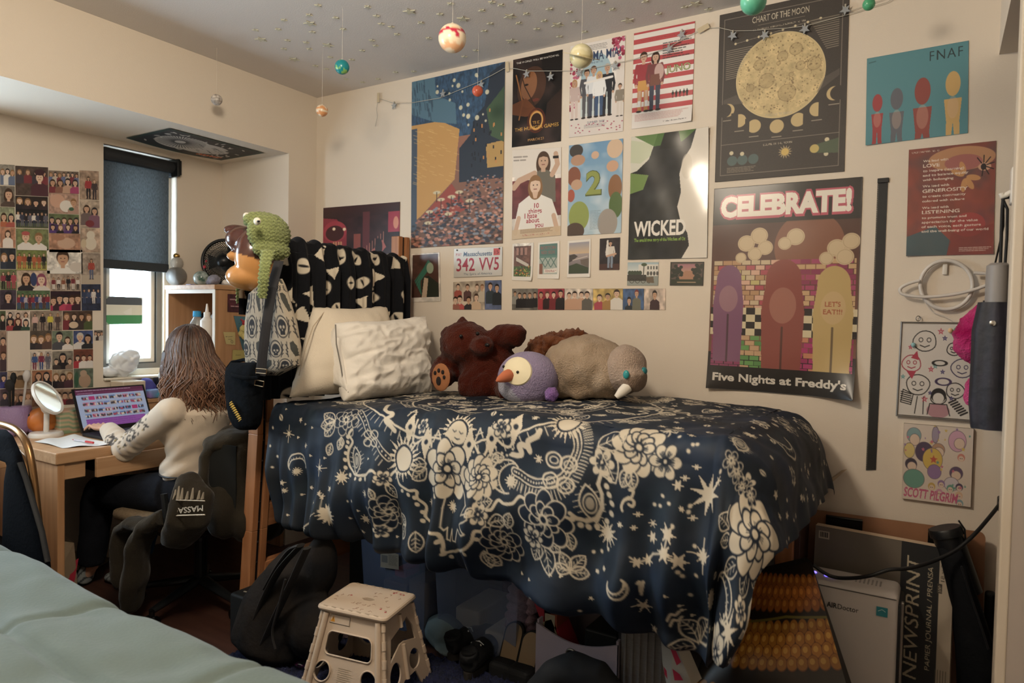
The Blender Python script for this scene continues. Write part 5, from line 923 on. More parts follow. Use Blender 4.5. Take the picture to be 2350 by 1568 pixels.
MB().box((0.80, -0.96, 0.80), (2.80, -0.05, 0.82)).build('slat_deck', wood('oak_long', '#9c6a46', '#8a5c3c', 'x'), bed)
MB().box((0.82, -0.975, 0.822), (2.79, -0.04, 0.965), 0.04).build('mattress', M('mattress_ticking', '#2b3440', 0.9), label='blue twin mattress under the patterned comforter', cat='mattress', smooth=True)

# ---------------------------------------------------------------- comforter
CX0, CB = 0.825, 0.955          # head edge, width of the top
CA = 1.91                        # length of the top up to the foot
NA, NB = 229, 156                # cm of cloth
cv = CV(NA, NB, 3.3, '#18212d'); cv.mottle(0.8, 26, 4, '#14171b').mottle(0.7, 17, 8, '#1c2d4a').mottle(0.5, 9, 12, '#26343c').mottle(0.25, 5, 2, '#10141b')
INK = '#bdb29e'; NAVY = '#141d2b'
def zt0(X): return 0.985+0.062*np.clip((X-0.9)/1.2, 0, 1)
# shape
a = np.linspace(0, NA/100, cv.nx)[None]*np.ones((cv.ny, 1)); b = np.linspace(0, NB/100, cv.ny)[:, None]*np.ones((1, cv.nx))
bmax = CB+0.545+0.15*np.clip(a/CA, 0, 1.15)**1.3; b = b*bmax/(NB/100)*1.0
b = np.where(b < CB, b, b)
def cs(t, e=0.12): return np.clip(t, 0, None)
da, db = cs(a-CA), cs(b-CB)
X = CX0+np.minimum(a, CA); Yp = -0.03-np.minimum(b, CB)
n1 = fbm(np.stack([a*6, b*6, 0*a], -1).reshape(-1, 3), 1.6, 5, 3).reshape(a.shape); n2 = fbm(np.stack([a*14, b*9, 0*a], -1).reshape(-1, 3), 1.6, 9, 3).reshape(a.shape)
zt = zt0(X)+0.014*n1*np.clip(b*6, 0, 1)+0.004*n2-0.05*np.clip(1-b/0.16, 0, 1)**2
s = np.hypot(da, db); phi = np.arctan2(db, np.maximum(da, 1e-9)); phi = np.where(s > 0, phi, 0)
ph = phi/(math.pi/2); s = s*(1-0.20*np.sin(math.pi*ph))
rho = 0.16+(0.075-0.16)*np.clip(ph, 0, 1)
th = np.minimum(s/rho, math.pi/2*0.97); over = cs(s-rho*math.pi/2*0.97)
fl = 0.16*np.sin(math.pi*ph)**1.6+0.05*(1-ph)
grow = np.clip(over/0.35, 0, 1.2)
fold = grow*(0.026*np.sin(2*math.pi*(a/0.205)+2.2*np.sin(a*7)+b*2.0)+0.016*np.sin(2*math.pi*(a/0.09)+3*np.sin(a*5)+b*5)*np.clip(1.4-a, 0, 1)+0.022*np.sin(a*9+b*16+1))
fold = np.where(db > 0, fold, grow*0.01*np.sin(b*40))
hem = np.clip((b-(bmax-0.05))/0.05, 0, 1)*(b > CB)
rad = rho*np.sin(th)+over*fl+fold+0.012*n1*(s > 0)-0.045*hem**2+0.03*np.sin(math.pi*np.clip(over/0.5, 0, 1))
dx, dy = np.cos(phi), -np.sin(phi)
Z = zt-rho*(1-np.cos(th))-over*np.sqrt(np.clip(1-fl**2, 0, 1))+0.006*n2*(s > 0)+0.01*hem**2
edge = np.clip(1-a/0.05, 0, 1)
P = np.stack([X+rad*dx*(s > 0), Yp+rad*dy*(s > 0), Z-0.03*edge**2*(db <= 0)], -1)
P[..., 0] += (0.075*np.clip((b-CB+0.12)/0.2, 0, 1)+0.10*np.clip(over/0.5, 0, 1))*(np.clip(1-a/1.2, 0, 1))   # the head end of the drape swings towards the foot
P[..., 1] = np.minimum(P[..., 1], -0.012)
_q = P.reshape(-1, 3)-CAM; _z = _q@fw_; _u = IW/2+FPX*(_q@rt_)/_z; _v = IH/2-FPX*(_q@up_)/_z
def ab(x, y):
    d = np.hypot(_u-x, _v-y); near = np.where(d < 4.5)[0]
    k = near[np.argmin(_z[near])] if len(near) else int(np.argmin(d))
    near = np.where((d < d[k]+6) & (np.abs(_z-_z[k]) < 0.05))[0]; k = near[np.argmin(d[near])]
    return (k % cv.nx)/cv.q, (k//cv.nx)/cv.q
KM = 0.68
def flower(x, y, r, n=6, fill=True, ink=INK, deep=NAVY, rot=0.0, lay=1):
    r = r*KM
    for L in range(lay):
        rr = r*(1-0.42*L)
        for k in range(n):
            a = rot+L*0.5+k*2*math.pi/n; cx, cy = x+rr*0.62*math.cos(a), y+rr*0.62*math.sin(a)
            cv.ell(cx, cy, rr*0.44, rr*0.34, ink if fill else deep, 1, rot=a); cv.ell(cx, cy, rr*0.44, rr*0.34, deep if fill else ink, 1, rot=a, ring=max(0.3, r*0.05))
            if r > 2.4:
                for q in (-0.2, 0, 0.2): cv.line([(x+rr*0.2*math.cos(a+q), y+rr*0.2*math.sin(a+q)), (x+rr*0.55*math.cos(a+q), y+rr*0.55*math.sin(a+q))], 0.28, deep if fill else ink)
    cv.ell(x, y, r*0.2, None, deep if fill else ink); cv.ell(x, y, r*0.11, None, ink if fill else deep)
def leaf(x, y, l, a, w=0.33, fill=False):
    l = l*KM
    cx, cy = x+l/2*math.cos(a), y+l/2*math.sin(a); t = np.linspace(0, 1, 12)
    up = [(x+l*q*math.cos(a)-w*l*math.sin(math.pi*q)**0.8*math.sin(a), y+l*q*math.sin(a)+w*l*math.sin(math.pi*q)**0.8*math.cos(a)) for q in t]
    dn = [(x+l*q*math.cos(a)+w*l*math.sin(math.pi*q)**0.8*math.sin(a), y+l*q*math.sin(a)-w*l*math.sin(math.pi*q)**0.8*math.cos(a)) for q in t[::-1]]
    if fill: cv.poly(up+dn, INK)
    cv.line(up, 0.45, INK); cv.line(dn, 0.45, INK); c2 = NAVY if fill else INK
    cv.line([(x, y), (x+l*0.9*math.cos(a), y+l*0.9*math.sin(a))], 0.35, c2)
    if l > 4:
        for q in (0.3, 0.5, 0.7):
            for s in (-1, 1): cv.line([(x+l*q*math.cos(a), y+l*q*math.sin(a)), (x+l*(q+0.13)*math.cos(a)-s*w*l*0.5*math.sin(a), y+l*(q+0.13)*math.sin(a)+s*w*l*0.5*math.cos(a))], 0.28, c2)
def burst(x, y, r, n=10, inner=0.45, rot=0.0):
    r = r*KM
    cv.poly([(x+(r if k % 2 == 0 else r*inner)*math.cos(rot+math.pi*k/n), y+(r if k % 2 == 0 else r*inner)*math.sin(rot+math.pi*k/n)) for k in range(2*n)], INK)
def star4(x, y, r):
    burst(x, y, r*1.3, 4, 0.14); burst(x, y, r*0.75, 4, 0.25, math.pi/4); cv.ell(x, y, r*0.15, None, INK)
def sun(x, y, r, face=True):
    r = r*KM
    for k in range(22):
        a = k*2*math.pi/22; l = r*(2.1 if k % 2 else 1.7); w = 0.13
        cv.poly([(x+r*1.15*math.cos(a-w), y+r*1.15*math.sin(a-w)), (x+l*math.cos(a), y+l*math.sin(a)), (x+r*1.15*math.cos(a+w), y+r*1.15*math.sin(a+w))], INK)
    cv.ell(x, y, r, None, INK); cv.ell(x, y, r*1.02, None, NAVY, ring=0.5)
    if face:
        for s in (-1, 1): cv.line([(x+s*r*0.55, y-r*0.05), (x+s*r*0.35, y+r*0.08), (x+s*r*0.18, y-r*0.05)], 0.3, NAVY)
        cv.line([(x-r*0.25, y+r*0.5), (x, y+r*0.58), (x+r*0.25, y+r*0.5)], 0.35, NAVY)
def crescent(x, y, r, a=0.0, lash=True):
    r = r*KM
    t = np.linspace(a-2.2, a+2.2, 26)
    cv.line([(x+r*math.cos(q), y+r*math.sin(q)) for q in t], 0.6, INK)
    cx, cy = x-r*0.45*math.cos(a), y-r*0.45*math.sin(a); t2 = np.linspace(a-1.35, a+1.35, 20); r2 = r*0.92
    ix = [(cx+r2*math.cos(q), cy+r2*math.sin(q)) for q in t2]; cv.line(ix, 0.5, INK)
    if lash:
        for q in t2[2:-2:2]: cv.line([(cx+r2*math.cos(q), cy+r2*math.sin(q)), (cx+r2*1.2*math.cos(q), cy+r2*1.2*math.sin(q))], 0.28, INK)
def eye(x, y, r, a=1.3):
    r = r*KM
    co, si = math.cos(a), math.sin(a); t = np.linspace(-1, 1, 14)
    for s in (-1, 1):
        pp = [(x+r*q*co-s*r*0.55*(1-q*q)*si, y+r*q*si+s*r*0.55*(1-q*q)*co) for q in t]; cv.line(pp, 0.55, INK)
        for q in t[1:-1:2]: cv.line([(x+r*q*co-s*r*0.55*(1-q*q)*si, y+r*q*si+s*r*0.55*(1-q*q)*co), (x+r*1.1*q*co-s*r*0.9*(1-q*q)*si, y+r*1.1*q*si+s*r*0.9*(1-q*q)*co)], 0.3, INK)
    cv.ell(x, y, r*0.36, r*0.5, INK, ring=0.45); cv.ell(x, y, r*0.24, r*0.34, INK, 0.8)
def sprig(x, y, l, a):
    cv.line([(x, y), (x+l*math.cos(a), y+l*math.sin(a))], 0.4, INK)
    for q, s in ((0.35, -1), (0.35, 1), (0.7, -1), (0.7, 1)): leaf(x+l*q*math.cos(a), y+l*q*math.sin(a), l*0.5, a+s*0.85)
    leaf(x+l*0.9*math.cos(a), y+l*0.9*math.sin(a), l*0.55, a)
def dots(pts, r, c=INK):
    for p in pts: cv.ell(p[0], p[1], r*0.75, None, c)
def PX(lst): return [ab(*q) for q in lst]
c1 = lambda *L: PX([(640+x/3.485, 880+y/3.485) for x, y in L]); c2_ = lambda *L: PX([(1200+x/3.264, 880+y/3.264) for x, y in L]); c3 = lambda *L: PX([(1150+x/3.133, 1180+y/3.133) for x, y in L])
rs = np.random.RandomState(11)
# top of the bed: leaves, bands, small flowers, snakes
for i in range(330):
    x, y = 8+rs.rand()*180, 4+rs.rand()*82; k = rs.randint(7)
    if x > 150 and rs.rand() < 0.5: continue
    if k == 0: flower(x, y, 3+rs.rand()*3, 6, rs.rand() < 0.6)
    elif k == 1: sprig(x, y, 6+rs.rand()*5, rs.rand()*6)
    elif k == 2: burst(x, y, 2+rs.rand()*2.4)
    elif k in (3, 4): leaf(x, y, 6+rs.rand()*6, rs.rand()*6, fill=rs.rand() < 0.4)
    elif k == 5: a = rs.rand()*6; cv.line([(x+q*math.cos(a)-1.5*math.sin(q*1.1)*math.sin(a), y+q*math.sin(a)+1.5*math.sin(q*1.1)*math.cos(a)) for q in np.arange(0, 14, 0.8)], 1.0, INK)
    else: dots([(x+q*2, y+0.3*q) for q in range(6)], 0.5)
for r_ in (30, 34, 47): t = np.linspace(0, 6.283, 90); cv.line([(97+r_*1.35*math.cos(a), 62+r_*math.sin(a)) for a in t], 0.8 if r_ != 34 else 0.5, INK)
dots([(97+32*1.35*math.cos(a), 62+32*math.sin(a)) for a in np.linspace(0, 6.283, 110)], 0.55)
for a in np.linspace(0, 6.283, 120): cv.line([(97+48*1.35*math.cos(a), 62+48*math.sin(a)), (97+51*1.33*math.cos(a), 62+51*math.sin(a))], 0.4, INK)
# front drape, drawn where the photograph shows each motif
flower(*c1((540, 290))[0], 9.5, 7, False, lay=2)
for q in (2.2, 2.8, 3.5): leaf(*c1((450, 300))[0], 11, q)
for q in ((420, 480), (500, 440)): leaf(*c1(q)[0], 7, 1.9)
crescent(*c1((178, 160))[0], 4, 1.5); star4(*c1((80, 400))[0], 4); star4(*c1((325, 675))[0], 4)
for q in ((95, 130), (60, 205), (265, 352), (155, 430), (210, 325), (250, 575), (365, 600), (715, 605), (630, 1020), (575, 1080), (945, 1225), (190, 890), (70, 1055), (1780, 250)): burst(*c1(q)[0], 1.1, 5)
burst(*c1((215, 500))[0], 2, 7); burst(*c1((502, 750))[0], 4.6); burst(*c1((395, 1050))[0], 6.2, 14, 0.6); burst(*c1((700, 1085))[0], 3, 8); burst(*c1((140, 705))[0], 3, 12, 0.55)
crescent(*c1((138, 640))[0], 6.5, -1.57); eye(*c1((625, 620))[0], 7.5)
cv.line(c1((320, 880), (345, 910), (325, 1020)), 0.35, INK); cv.line(c1((280, 1040), (240, 1065), (185, 1160)), 0.35, INK); cv.line(c1((240, 1065), (215, 1165)), 0.35, INK)
for q in ((320, 880), (345, 910), (325, 1020), (240, 1060), (215, 1165), (185, 1160)): burst(*c1(q)[0], 1.6, 5)
sc1 = c1((585, 370), (560, 410), (590, 470), (560, 530), (555, 600), (575, 680), (630, 735), (690, 735), (740, 700), (800, 745), (860, 758), (935, 705), (965, 810), (1030, 855), (1095, 860), (1110, 920), (1180, 980), (1185, 1080), (1225, 1200), (1285, 1225), (1310, 1290), (1350, 1355), (1450, 1340), (1530, 1280), (1560, 1190), (1640, 1175), (1650, 1030), (1700, 1010), (1750, 935), (1800, 965), (1865, 960), (1930, 905), (2000, 950), (2040, 930)); cv.line([tuple(p) for p in smooth_path(sc1)], 1.0, INK)
dots(c1((550, 430), (550, 470), (545, 510), (535, 560), (530, 615), (535, 675), (570, 735), (610, 765), (650, 770), (690, 765), (765, 780), (985, 860), (1035, 890), (1085, 915), (1105, 970), (1150, 1030), (1155, 1100), (1270, 1270), (1315, 1370), (1380, 1385), (1480, 1370), (1580, 1250)), 1.1)
sun(*c1((1430, 390))[0], 6, True); sun(*c1((1000, 610))[0], 6.4, False)
mand = []
cusp = ((1110, 290), (1215, 375), (1350, 400), (1525, 395), (1680, 360), (1870, 290)); val = ((1080, 480), (1245, 560), (1430, 590), (1635, 580), (1840, 510))
for i in range(5):
    A_, B_, C_ = np.array(cusp[i]), np.array(val[i]), np.array(cusp[i+1]); K_ = 2*B_-(A_+C_)/2; mand += [tuple((1-t)**2*A_+2*t*(1-t)*K_+t*t*C_) for t in np.linspace(0, 1, 8)]
cv.line(c1(*mand), 0.9, INK); dots([(x, y+2.6) for x, y in c1(*mand[::1])], 0.6)
for q in ((1050, 350), (1175, 470), (1340, 480), (1520, 490), (1700, 440), (1895, 350)):
    x, y = c1(q)[0]; cv.poly([(x, y-6), (x+2.4, y), (x, y+6), (x-2.4, y)], INK); burst(x, y, 1.4, 5); cv.ell(x, y, 0.9, None, NAVY)
for q, r_ in (((1155, 340), 4.2), ((1780, 345), 5), ((1265, 850), 5), ((1590, 1050), 5.4), ((835, 765), 5), ((810, 1180), 4.6)): flower(*c1(q)[0], r_, 6)
flower(*c1((1345, 680))[0], 14.5, 7, True, lay=2); flower(*c1((1600, 750))[0], 10.5, 10, True, lay=2, rot=0.2); flower(*c1((880, 1030))[0], 9, 8, False, lay=2); flower(*c1((1800, 1270))[0], 10, 9, False, lay=2, rot=0.3)
for q, a, l in (((1180, 640), 3.0, 10), ((1180, 680), 2.5, 10), ((1660, 640), -0.7, 8), ((1700, 610), -0.4, 7), ((760, 930), -2, 6), ((980, 1040), 0.6, 8), ((1010, 1130), 2.0, 9), ((1090, 1190), 1.5, 10), ((1570, 960), -0.3, 9), ((1560, 1000), 2.4, 6), ((1670, 1120), -0.2, 9), ((1640, 1340), 1.5, 9), ((1630, 1360), 0.8, 9), ((1830, 1160), -1.3, 8), ((860, 800), 0.9, 10), ((500, 430), 1.4, 5)): leaf(*c1(q)[0], l, a)
hand = c1((1345, 830), (1310, 1000), (1290, 1150), (1320, 1180), (1350, 1150), (1345, 1250), (1370, 1260), (1385, 1170), (1390, 1260), (1410, 1270), (1425, 1170), (1450, 1220), (1480, 1210), (1440, 1130), (1500, 1090), (1505, 1040), (1450, 1060), (1490, 980), (1470, 840)); cv.line(hand, 0.5, INK); burst(*c1((1395, 985))[0], 3.4, 12, 0.5)
crescent(*c1((1820, 740))[0], 8, 3.4); burst(*c1((1855, 785))[0], 3.6, 12, 0.55)
for L in (((880, 170), (850, 210), (910, 250), (850, 290), (890, 330), (930, 380)), ((1870, 570), (1940, 570), (1920, 500), (1980, 510), (2010, 540), (1990, 460), (2060, 420), (2090, 380))): cv.line([tuple(p) for p in smooth_path(c1(*L))], 1.7, INK)
for L in (((650, 230), (690, 300), (730, 400), (800, 510), (880, 600)), ((1880, 690), (1960, 750), (2040, 790), (2120, 810))):
    b = smooth_path(c1(*L)); cv.line([tuple(p) for p in b], 2.4, INK); cv.line([tuple(p) for p in b], 1.6, NAVY); dots(b[::2], 0.5)
    for p, q in zip(b[::2], b[1::2]): d = np.array((-(q-p)[1], (q-p)[0])); d = d/np.linalg.norm(d); cv.line([p+d*2, p+d*4.2], 0.35, INK)
for q in ((740, 440), ):
    x, y = c1(q)[0]; [cv.ell(x+s*2, y+t*1.6, 1.9, 1.4, INK, ring=0.5) for s in (-1, 1) for t in (-1, 1)]
for q in ((1270, 420), (1080, 235), (1605, 410)):
    x, y = c1(q)[0]; cv.line([(x-1.6, y+2), (x, y-2), (x+1.8, y+1)], 0.6, INK); cv.line([(x-1.5, y), (x+1.5, y-0.6)], 0.5, INK)
ring = [tuple(p) for p in smooth_path(c2_((-60, 660), (60, 735), (180, 755), (290, 715), (370, 600), (410, 480), (400, 390), (370, 330)))]
cv.line(ring, 2.8, INK); cv.line(ring, 1.8, NAVY); dots(ring[::1], 0.5)
for p, q in zip(ring[:-1], ring[1:]):
    d = np.array((-(q[1]-p[1]), q[0]-p[0])); d = d/(np.linalg.norm(d)+1e-9); cv.line([np.array(p)+d*2.2, np.array(p)+d*5], 0.35, INK)
sun(*c2_((350, 300))[0], 5.4, False); flower(*c2_((870, 480))[0], 12, 10, True, lay=2); flower(*c2_((590, 590))[0], 6, 6); flower(*c2_((1065, 590))[0], 7, 6)
for q, a, l in (((560, 470), -0.6, 14), ((560, 470), 0.9, 16), ((800, 640), 1.9, 8), ((800, 640), 1.2, 8), ((350, 1400), -2.2, 8), ((350, 1400), -0.9, 9), ((350, 1420), -2.9, 7), ((350, 1420), -0.1, 8), ((120, 1190), 1.9, 10), ((140, 1180), 1.2, 14), ((150, 1170), 0.3, 9), ((1540, 1090), 3.6, 12), ((1560, 1180), 3.0, 10), ((1560, 1080), 4.2, 9), ((1620, 1350), 2.4, 13), ((1700, 1380), 1.6, 14), ((1770, 1330), 1.0, 14), ((330, 1110), 1.3, 8)): leaf(*c2_(q)[0], l, a)
eye(*c2_((500, 900))[0], 8); cv.line(c2_((350, 970), (400, 1010), (470, 1035), (550, 1010), (600, 930), (590, 830), (560, 760), (590, 660)), 1.2, INK); dots(c2_((325, 1015), (370, 1020), (430, 1060), (490, 1075), (560, 1070), (630, 1030), (665, 975), (665, 905), (645, 835), (625, 775), (650, 720)), 1.2)
x, y = c2_((270, 670))[0]; [cv.ell(x+s*2.6, y+t*3, 2.8, 2.2, INK, ring=0.6) for s in (-1, 1) for t in (-1, 1)]; [cv.ell(x+s*2.6, y+t*3, 1.5, 1, INK, ring=0.4) for s in (-1, 1) for t in (-1, 1)]
cv.line([tuple(p) for p in smooth_path(c2_((745, 955), (735, 920), (760, 870), (810, 860), (830, 810), (800, 795)))], 0.7, INK); cv.line([tuple(p) for p in smooth_path(c2_((760, 870), (790, 860), (835, 885), (820, 920), (790, 910)))], 0.7, INK)
burst(*c2_((1400, 835))[0], 9, 8, 0.3, 0.2); burst(*c2_((640, 1120))[0], 6, 12, 0.4); star4(*c2_((1350, 1300))[0], 5.4)
cv.line(c2_((800, 1300), (850, 1345), (940, 1325), (975, 1275), (1055, 1280), (1080, 1130)), 0.5, INK); cv.line(c2_((1055, 1280), (1165, 1335)), 0.5, INK)
for q, r_ in (((1080, 1130), 4), ((1055, 1280), 4), ((1165, 1335), 4), ((940, 1325), 2.6), ((850, 1345), 2.6), ((975, 1150), 2.6), ((970, 1050), 2), ((1160, 765), 2.6), ((1215, 710), 1.8), ((1300, 630), 1.8), ((1465, 735), 2), ((865, 985), 1.8), ((830, 1080), 1.4), ((725, 1060), 1.4), ((1270, 1005), 1.8), ((1185, 940), 1.2), ((1265, 390), 1.8)): burst(*c2_(q)[0], r_, 6, 0.4)
dots(c2_((1170, 400), (1270, 460), (1240, 505), (1310, 460), (1045, 690), (1045, 840), (1095, 905), (1025, 920), (990, 905), (1240, 960), (1250, 915), (1290, 1220), (1120, 1070), (530, 1260), (590, 1260), (640, 1240), (280, 1215), (560, 1410), (610, 1390), (1190, 1440), (1160, 1420), (1300, 1440), (1480, 660)), 0.8)
flower(*c2_((1740, 1130))[0], 19, 8, True, lay=3); flower(*c2_((150, 1020))[0], 13, 8, False, lay=2); flower(*c2_((75, 1150))[0], 5.4, 7); flower(*c2_((1680, 760))[0], 6, 6, True)
for q, a in (((1600, 660), 0.3), ((1640, 770), 0.6), ((1700, 840), 0.5), ((1560, 580), 0.9)): flower(*c2_(q)[0], 4.6, 5, False)
crescent(*c3((1590, 590))[0], 8.5, -0.6); burst(*c3((1510, 615))[0], 4.6, 14, 0.65); flower(*c3((1720, 700))[0], 6, 6); crescent(*c3((810, 540))[0], 4.5, 1.2)
for q, a, l in (((1420, 930), -2.2, 11), ((1430, 920), -1.2, 12), ((1400, 960), 3.0, 10), ((1680, 1010), -0.6, 6), ((1690, 1010), 0.8, 7), ((1790, 960), -1.2, 5)): leaf(*c3(q)[0], l, a)
burst(*c3((1630, 850))[0], 10, 8, 0.25, 0.3); flower(*c3((1540, 1000))[0], 10, 8, True); burst(*c3((1030, 655))[0], 4, 6, 0.3)
cv.line([tuple(p) for p in smooth_path(c3((1190, 770), (1220, 720), (1250, 730), (1280, 700)))], 0.6, INK); cv.line([tuple(p) for p in smooth_path(c3((1210, 810), (1240, 760), (1270, 770), (1300, 740)))], 0.6, INK)
cv.line([tuple(p) for p in smooth_path(c3((980, 500), (1000, 490), (1000, 560), (1020, 490), (1010, 580)))], 0.7, INK)
band = [tuple(p) for p in smooth_path(c3((1850, 620), (1890, 700), (1880, 790), (1820, 850), (1740, 840)))]; cv.line(band, 0.7, INK)
for p in band: cv.line([p, (p[0]-2, p[1]+3)], 0.35, INK)
for q in ((150, 430), (200, 470), (350, 435), (430, 445), (690, 410), (740, 390), (1290, 660), (1310, 690), (1520, 825), (1600, 735), (1380, 730), (1180, 595), (960, 100), (1380, 30), (850, 80)): burst(*c3(q)[0], 1.2, 5)
for i in range(520):
    x, y = rs.rand()*NA, 3+rs.rand()*(NB-5); j0, i0 = int(y*cv.q), int(x*cv.q); pat = cv.a[max(0, j0-8):j0+9, max(0, i0-8):i0+9]
    if pat.size == 0 or pat.max() > 0.5: continue
    k = rs.randint(6)
    if k < 2: dots([(x, y)], 0.6+0.5*rs.rand())
    elif k < 4: burst(x, y, 1.2+1.2*rs.rand(), 5)
    elif k == 4: burst(x, y, 2.6, 8, 0.35)
    else: leaf(x, y, 3.6, rs.rand()*6, fill=True)
# foot overhang
flower(200, 40, 7, 6, False); flower(205, 20, 8, 8, False); crescent(204, 62, 9, 0.4); burst(196, 75, 4); sprig(190, 50, 10, 1); flower(214, 70, 4); leaf(196, 30, 9, 1); eye(198, 92, 6)
for i in range(16): burst(186+rs.rand()*40, rs.rand()*90, 1+rs.rand(), 5)
sheet('comforter', P, M('comforter_satin', rough=0.62, spec=0.3, attr='Col'), None, cv.a, label='navy comforter with cream celestial and flower print draped over the loft bed', cat='comforter')
# ---------------------------------------------------------------- pillows
def cushion(w, BL, BR, TL, TR, t, nu=40, nv=30, seed=1, wr=0.006, e=2.6):
    BL, BR, TL, TR = [np.array(q, float) for q in (BL, BR, TL, TR)]
    u = np.linspace(0, 1, nu)[None, :, None]; v = np.linspace(0, 1, nv)[:, None, None]
    base = (BL*(1-u)+BR*u)*(1-v)+(TL*(1-u)+TR*u)*v; nrm = np.cross(BR-BL, TL-BL); nrm /= np.linalg.norm(nrm)
    U, V = (u*2-1)[..., 0], (v*2-1)[..., 0]; h = (np.clip(1-np.abs(U)**e, 0, 1)*np.clip(1-np.abs(V)**e, 0, 1))**0.55
    pin = 0.04*((U*U*(1-V*V*0)*0)); mid = (BL+BR+TL+TR)/4
    base = base+(mid-base)*(0.05*(np.abs(U*V) < 0.6)*(1-np.abs(U*V)))[..., None]
    wn = fbm(base.reshape(-1, 3), 22, seed, 3).reshape(nv, nu); wn2 = np.sin(14*U+6*V+3*wn)*np.clip(np.abs(U)**2, 0, 1)
    wr2 = -np.abs(fbm(np.stack([U*2.2+V*0.8, V*3.0-U*0.6, 0*(U+V)], -1).reshape(-1, 3), 2.6, seed+5, 3).reshape(nv, nu))*wr*1.6; wn = wn+wr2/max(wr, 1e-6)
    fr = base+nrm*((t/2)*h+wr*wn*np.minimum(h*2, 1)+wr*0.8*wn2*np.minimum(h*2, 1))[..., None]; bk = base-nrm*((t/2)*h)[..., None]
    i = np.arange(nu*nv).reshape(nv, nu); F = np.stack([i[:-1, :-1], i[:-1, 1:], i[1:, 1:], i[1:, :-1]], -1).reshape(-1, 4)
    me = bpy.data.meshes.new(w); me.from_pydata(np.concatenate([fr.reshape(-1, 3), bk.reshape(-1, 3)]).tolist(), [], F.tolist()+(F[:, ::-1]+nu*nv).tolist())
    bm = bmesh.new(); bm.from_mesh(me); bmesh.ops.remove_doubles(bm, verts=bm.verts, dist=0.002); bm.to_mesh(me); bm.free(); return me
pc1 = M('pillow_cotton', '#e8e2d8', 0.8, bump=0.15, bscale=90, sheen=0.15); pc2 = M('pillow_ticking', '#dfd3bf', 0.85, bump=0.2, bscale=140)
t = T('bed_pillow', 'cream quilted pillow leaning on the bed head behind the white one', 'pillow', (0.86, -0.5, 1.0))
link_mesh('filling', cushion('filling', onX(664, 912, 0.98), onX(905, 902, 0.96), onX(718, 706, 0.83), onX(888, 703, 0.82), 0.20, seed=3), t, [pc2], smooth=True)
m = MB(); q = [onX(*k, x)+np.array((-0.01, 0, 0)) for k, x in (((690, 862), 1.0), ((705, 800), 0.97), ((722, 750), 0.93), ((748, 716), 0.88))]; m.tube(q, 0.0022, 6); 
m.build('quilt_seam', M('seam_tan', '#b9a88f', 0.9), t)
t = T('bed_pillow', 'white cotton pillow leaning at the head of the patterned bed', 'pillow', (1.03, -0.45, 1.0))
me = cushion('filling', onX(788, 922, 1.08), onX(988, 908, 1.12), onX(768, 742, 0.97), onX(978, 726, 0.98), 0.20, nu=90, nv=70, seed=5, wr=0.013, e=4.5); link_mesh('filling', me, t, [pc1], smooth=True)
me = cushion('gusset', onX(757, 880, 0.98), onX(800, 902, 1.10), onX(740, 770, 0.87), onX(775, 745, 0.98), 0.05, nu=14, nv=24, seed=7, wr=0.004); link_mesh('gusset', me, t, [pc1], smooth=True)
m = MB(); m.tube([onX(*k, 1.06) for k in ((770, 745), (772, 790), (782, 840), (792, 905))], 0.003, 6); m.build('piping', M('piping_grey', '#8a857e', 0.8), t)
m = MB(); q = [onX(742, 790, 0.90), onX(728, 820, 0.93), onX(742, 850, 0.96), onX(752, 820, 0.95)]; m.add([tuple(p) for p in q]+[tuple(p+np.array((-0.01, 0, 0))) for p in q], [[0, 1, 2, 3], [7, 6, 5, 4], [0, 4, 5, 1], [1, 5, 6, 2], [2, 6, 7, 3], [3, 7, 4, 0]]); m.build('zip_flap', M('flap_grey', '#5c5650', 0.9), t)
# ---------------------------------------------------------------- plush toys
def pp(x, y, Y): return onY(x, y, Y)
def mm(Y, x=1200): return float((onY(x, 850, Y)-CAM)@fw_)/FPX
fur = lambda s, amp, seed=1: (lambda a, n: a+n*(amp*fbm(a, s, seed, 2))[:, None])
Y = -0.30; k = mm(Y, 1090)
t = T('teddy_bear', 'dark brown plush bear slumped against the wall', 'plush toy', pp(1090, 905, Y))
m = MB()
m.ell(pp(1120, 850, Y), (75*k, 0.13, 72*k)); m.ell(pp(1068, 790, Y-0.07), (60*k, 0.11, 52*k), n=24); m.ell(pp(1106, 793, Y-0.13), (27*k, 0.05, 22*k))
m.ell(pp(1062, 742, Y-0.04), (15*k, 0.025, 15*k)); m.ell(pp(1025, 770, Y-0.06), (16*k, 0.03, 20*k))
m.tube([pp(1120, 800, Y), pp(1150, 775, Y-0.01), pp(1185, 770, Y-0.02), pp(1200, 775, Y-0.02)], [32*k, 30*k, 26*k, 20*k], 14)
m.tube([pp(1050, 830, Y), pp(1020, 850, Y-0.10), pp(1012, 872, Y-0.17)], [34*k, 34*k, 26*k], 14)
m.tube([pp(1150, 890, Y), pp(1110, 885, Y-0.10), pp(1060, 885, Y-0.12)], [40*k, 36*k, 28*k], 14); m.tube([pp(1160, 880, Y), pp(1180, 895, Y-0.12)], [40*k, 34*k], 14)
def bear_c(a, n):
    c = np.tile(srgb('#43190f'), (len(a), 1))+0.05*fbm(a, 30, 4)[:, None]; d = np.linalg.norm(a-pp(1090, 810, Y-0.19), axis=1); c[d < 0.05] = srgb('#4f2117'); return c
blob('body', m, 0.012, PLUSH, t, 5, fur(130, 0.005), bear_c)
e = MB().ell(pp(1096, 766, Y-0.165), 0.009, n=12); e.ell(pp(1058, 772, Y-0.175), 0.009, n=12); e.ell(pp(1118, 792, Y-0.185), (0.013, 0.008, 0.009), n=12); e.build('eyes', M('eye_bead', '#120d0c', 0.15), t, smooth=True)
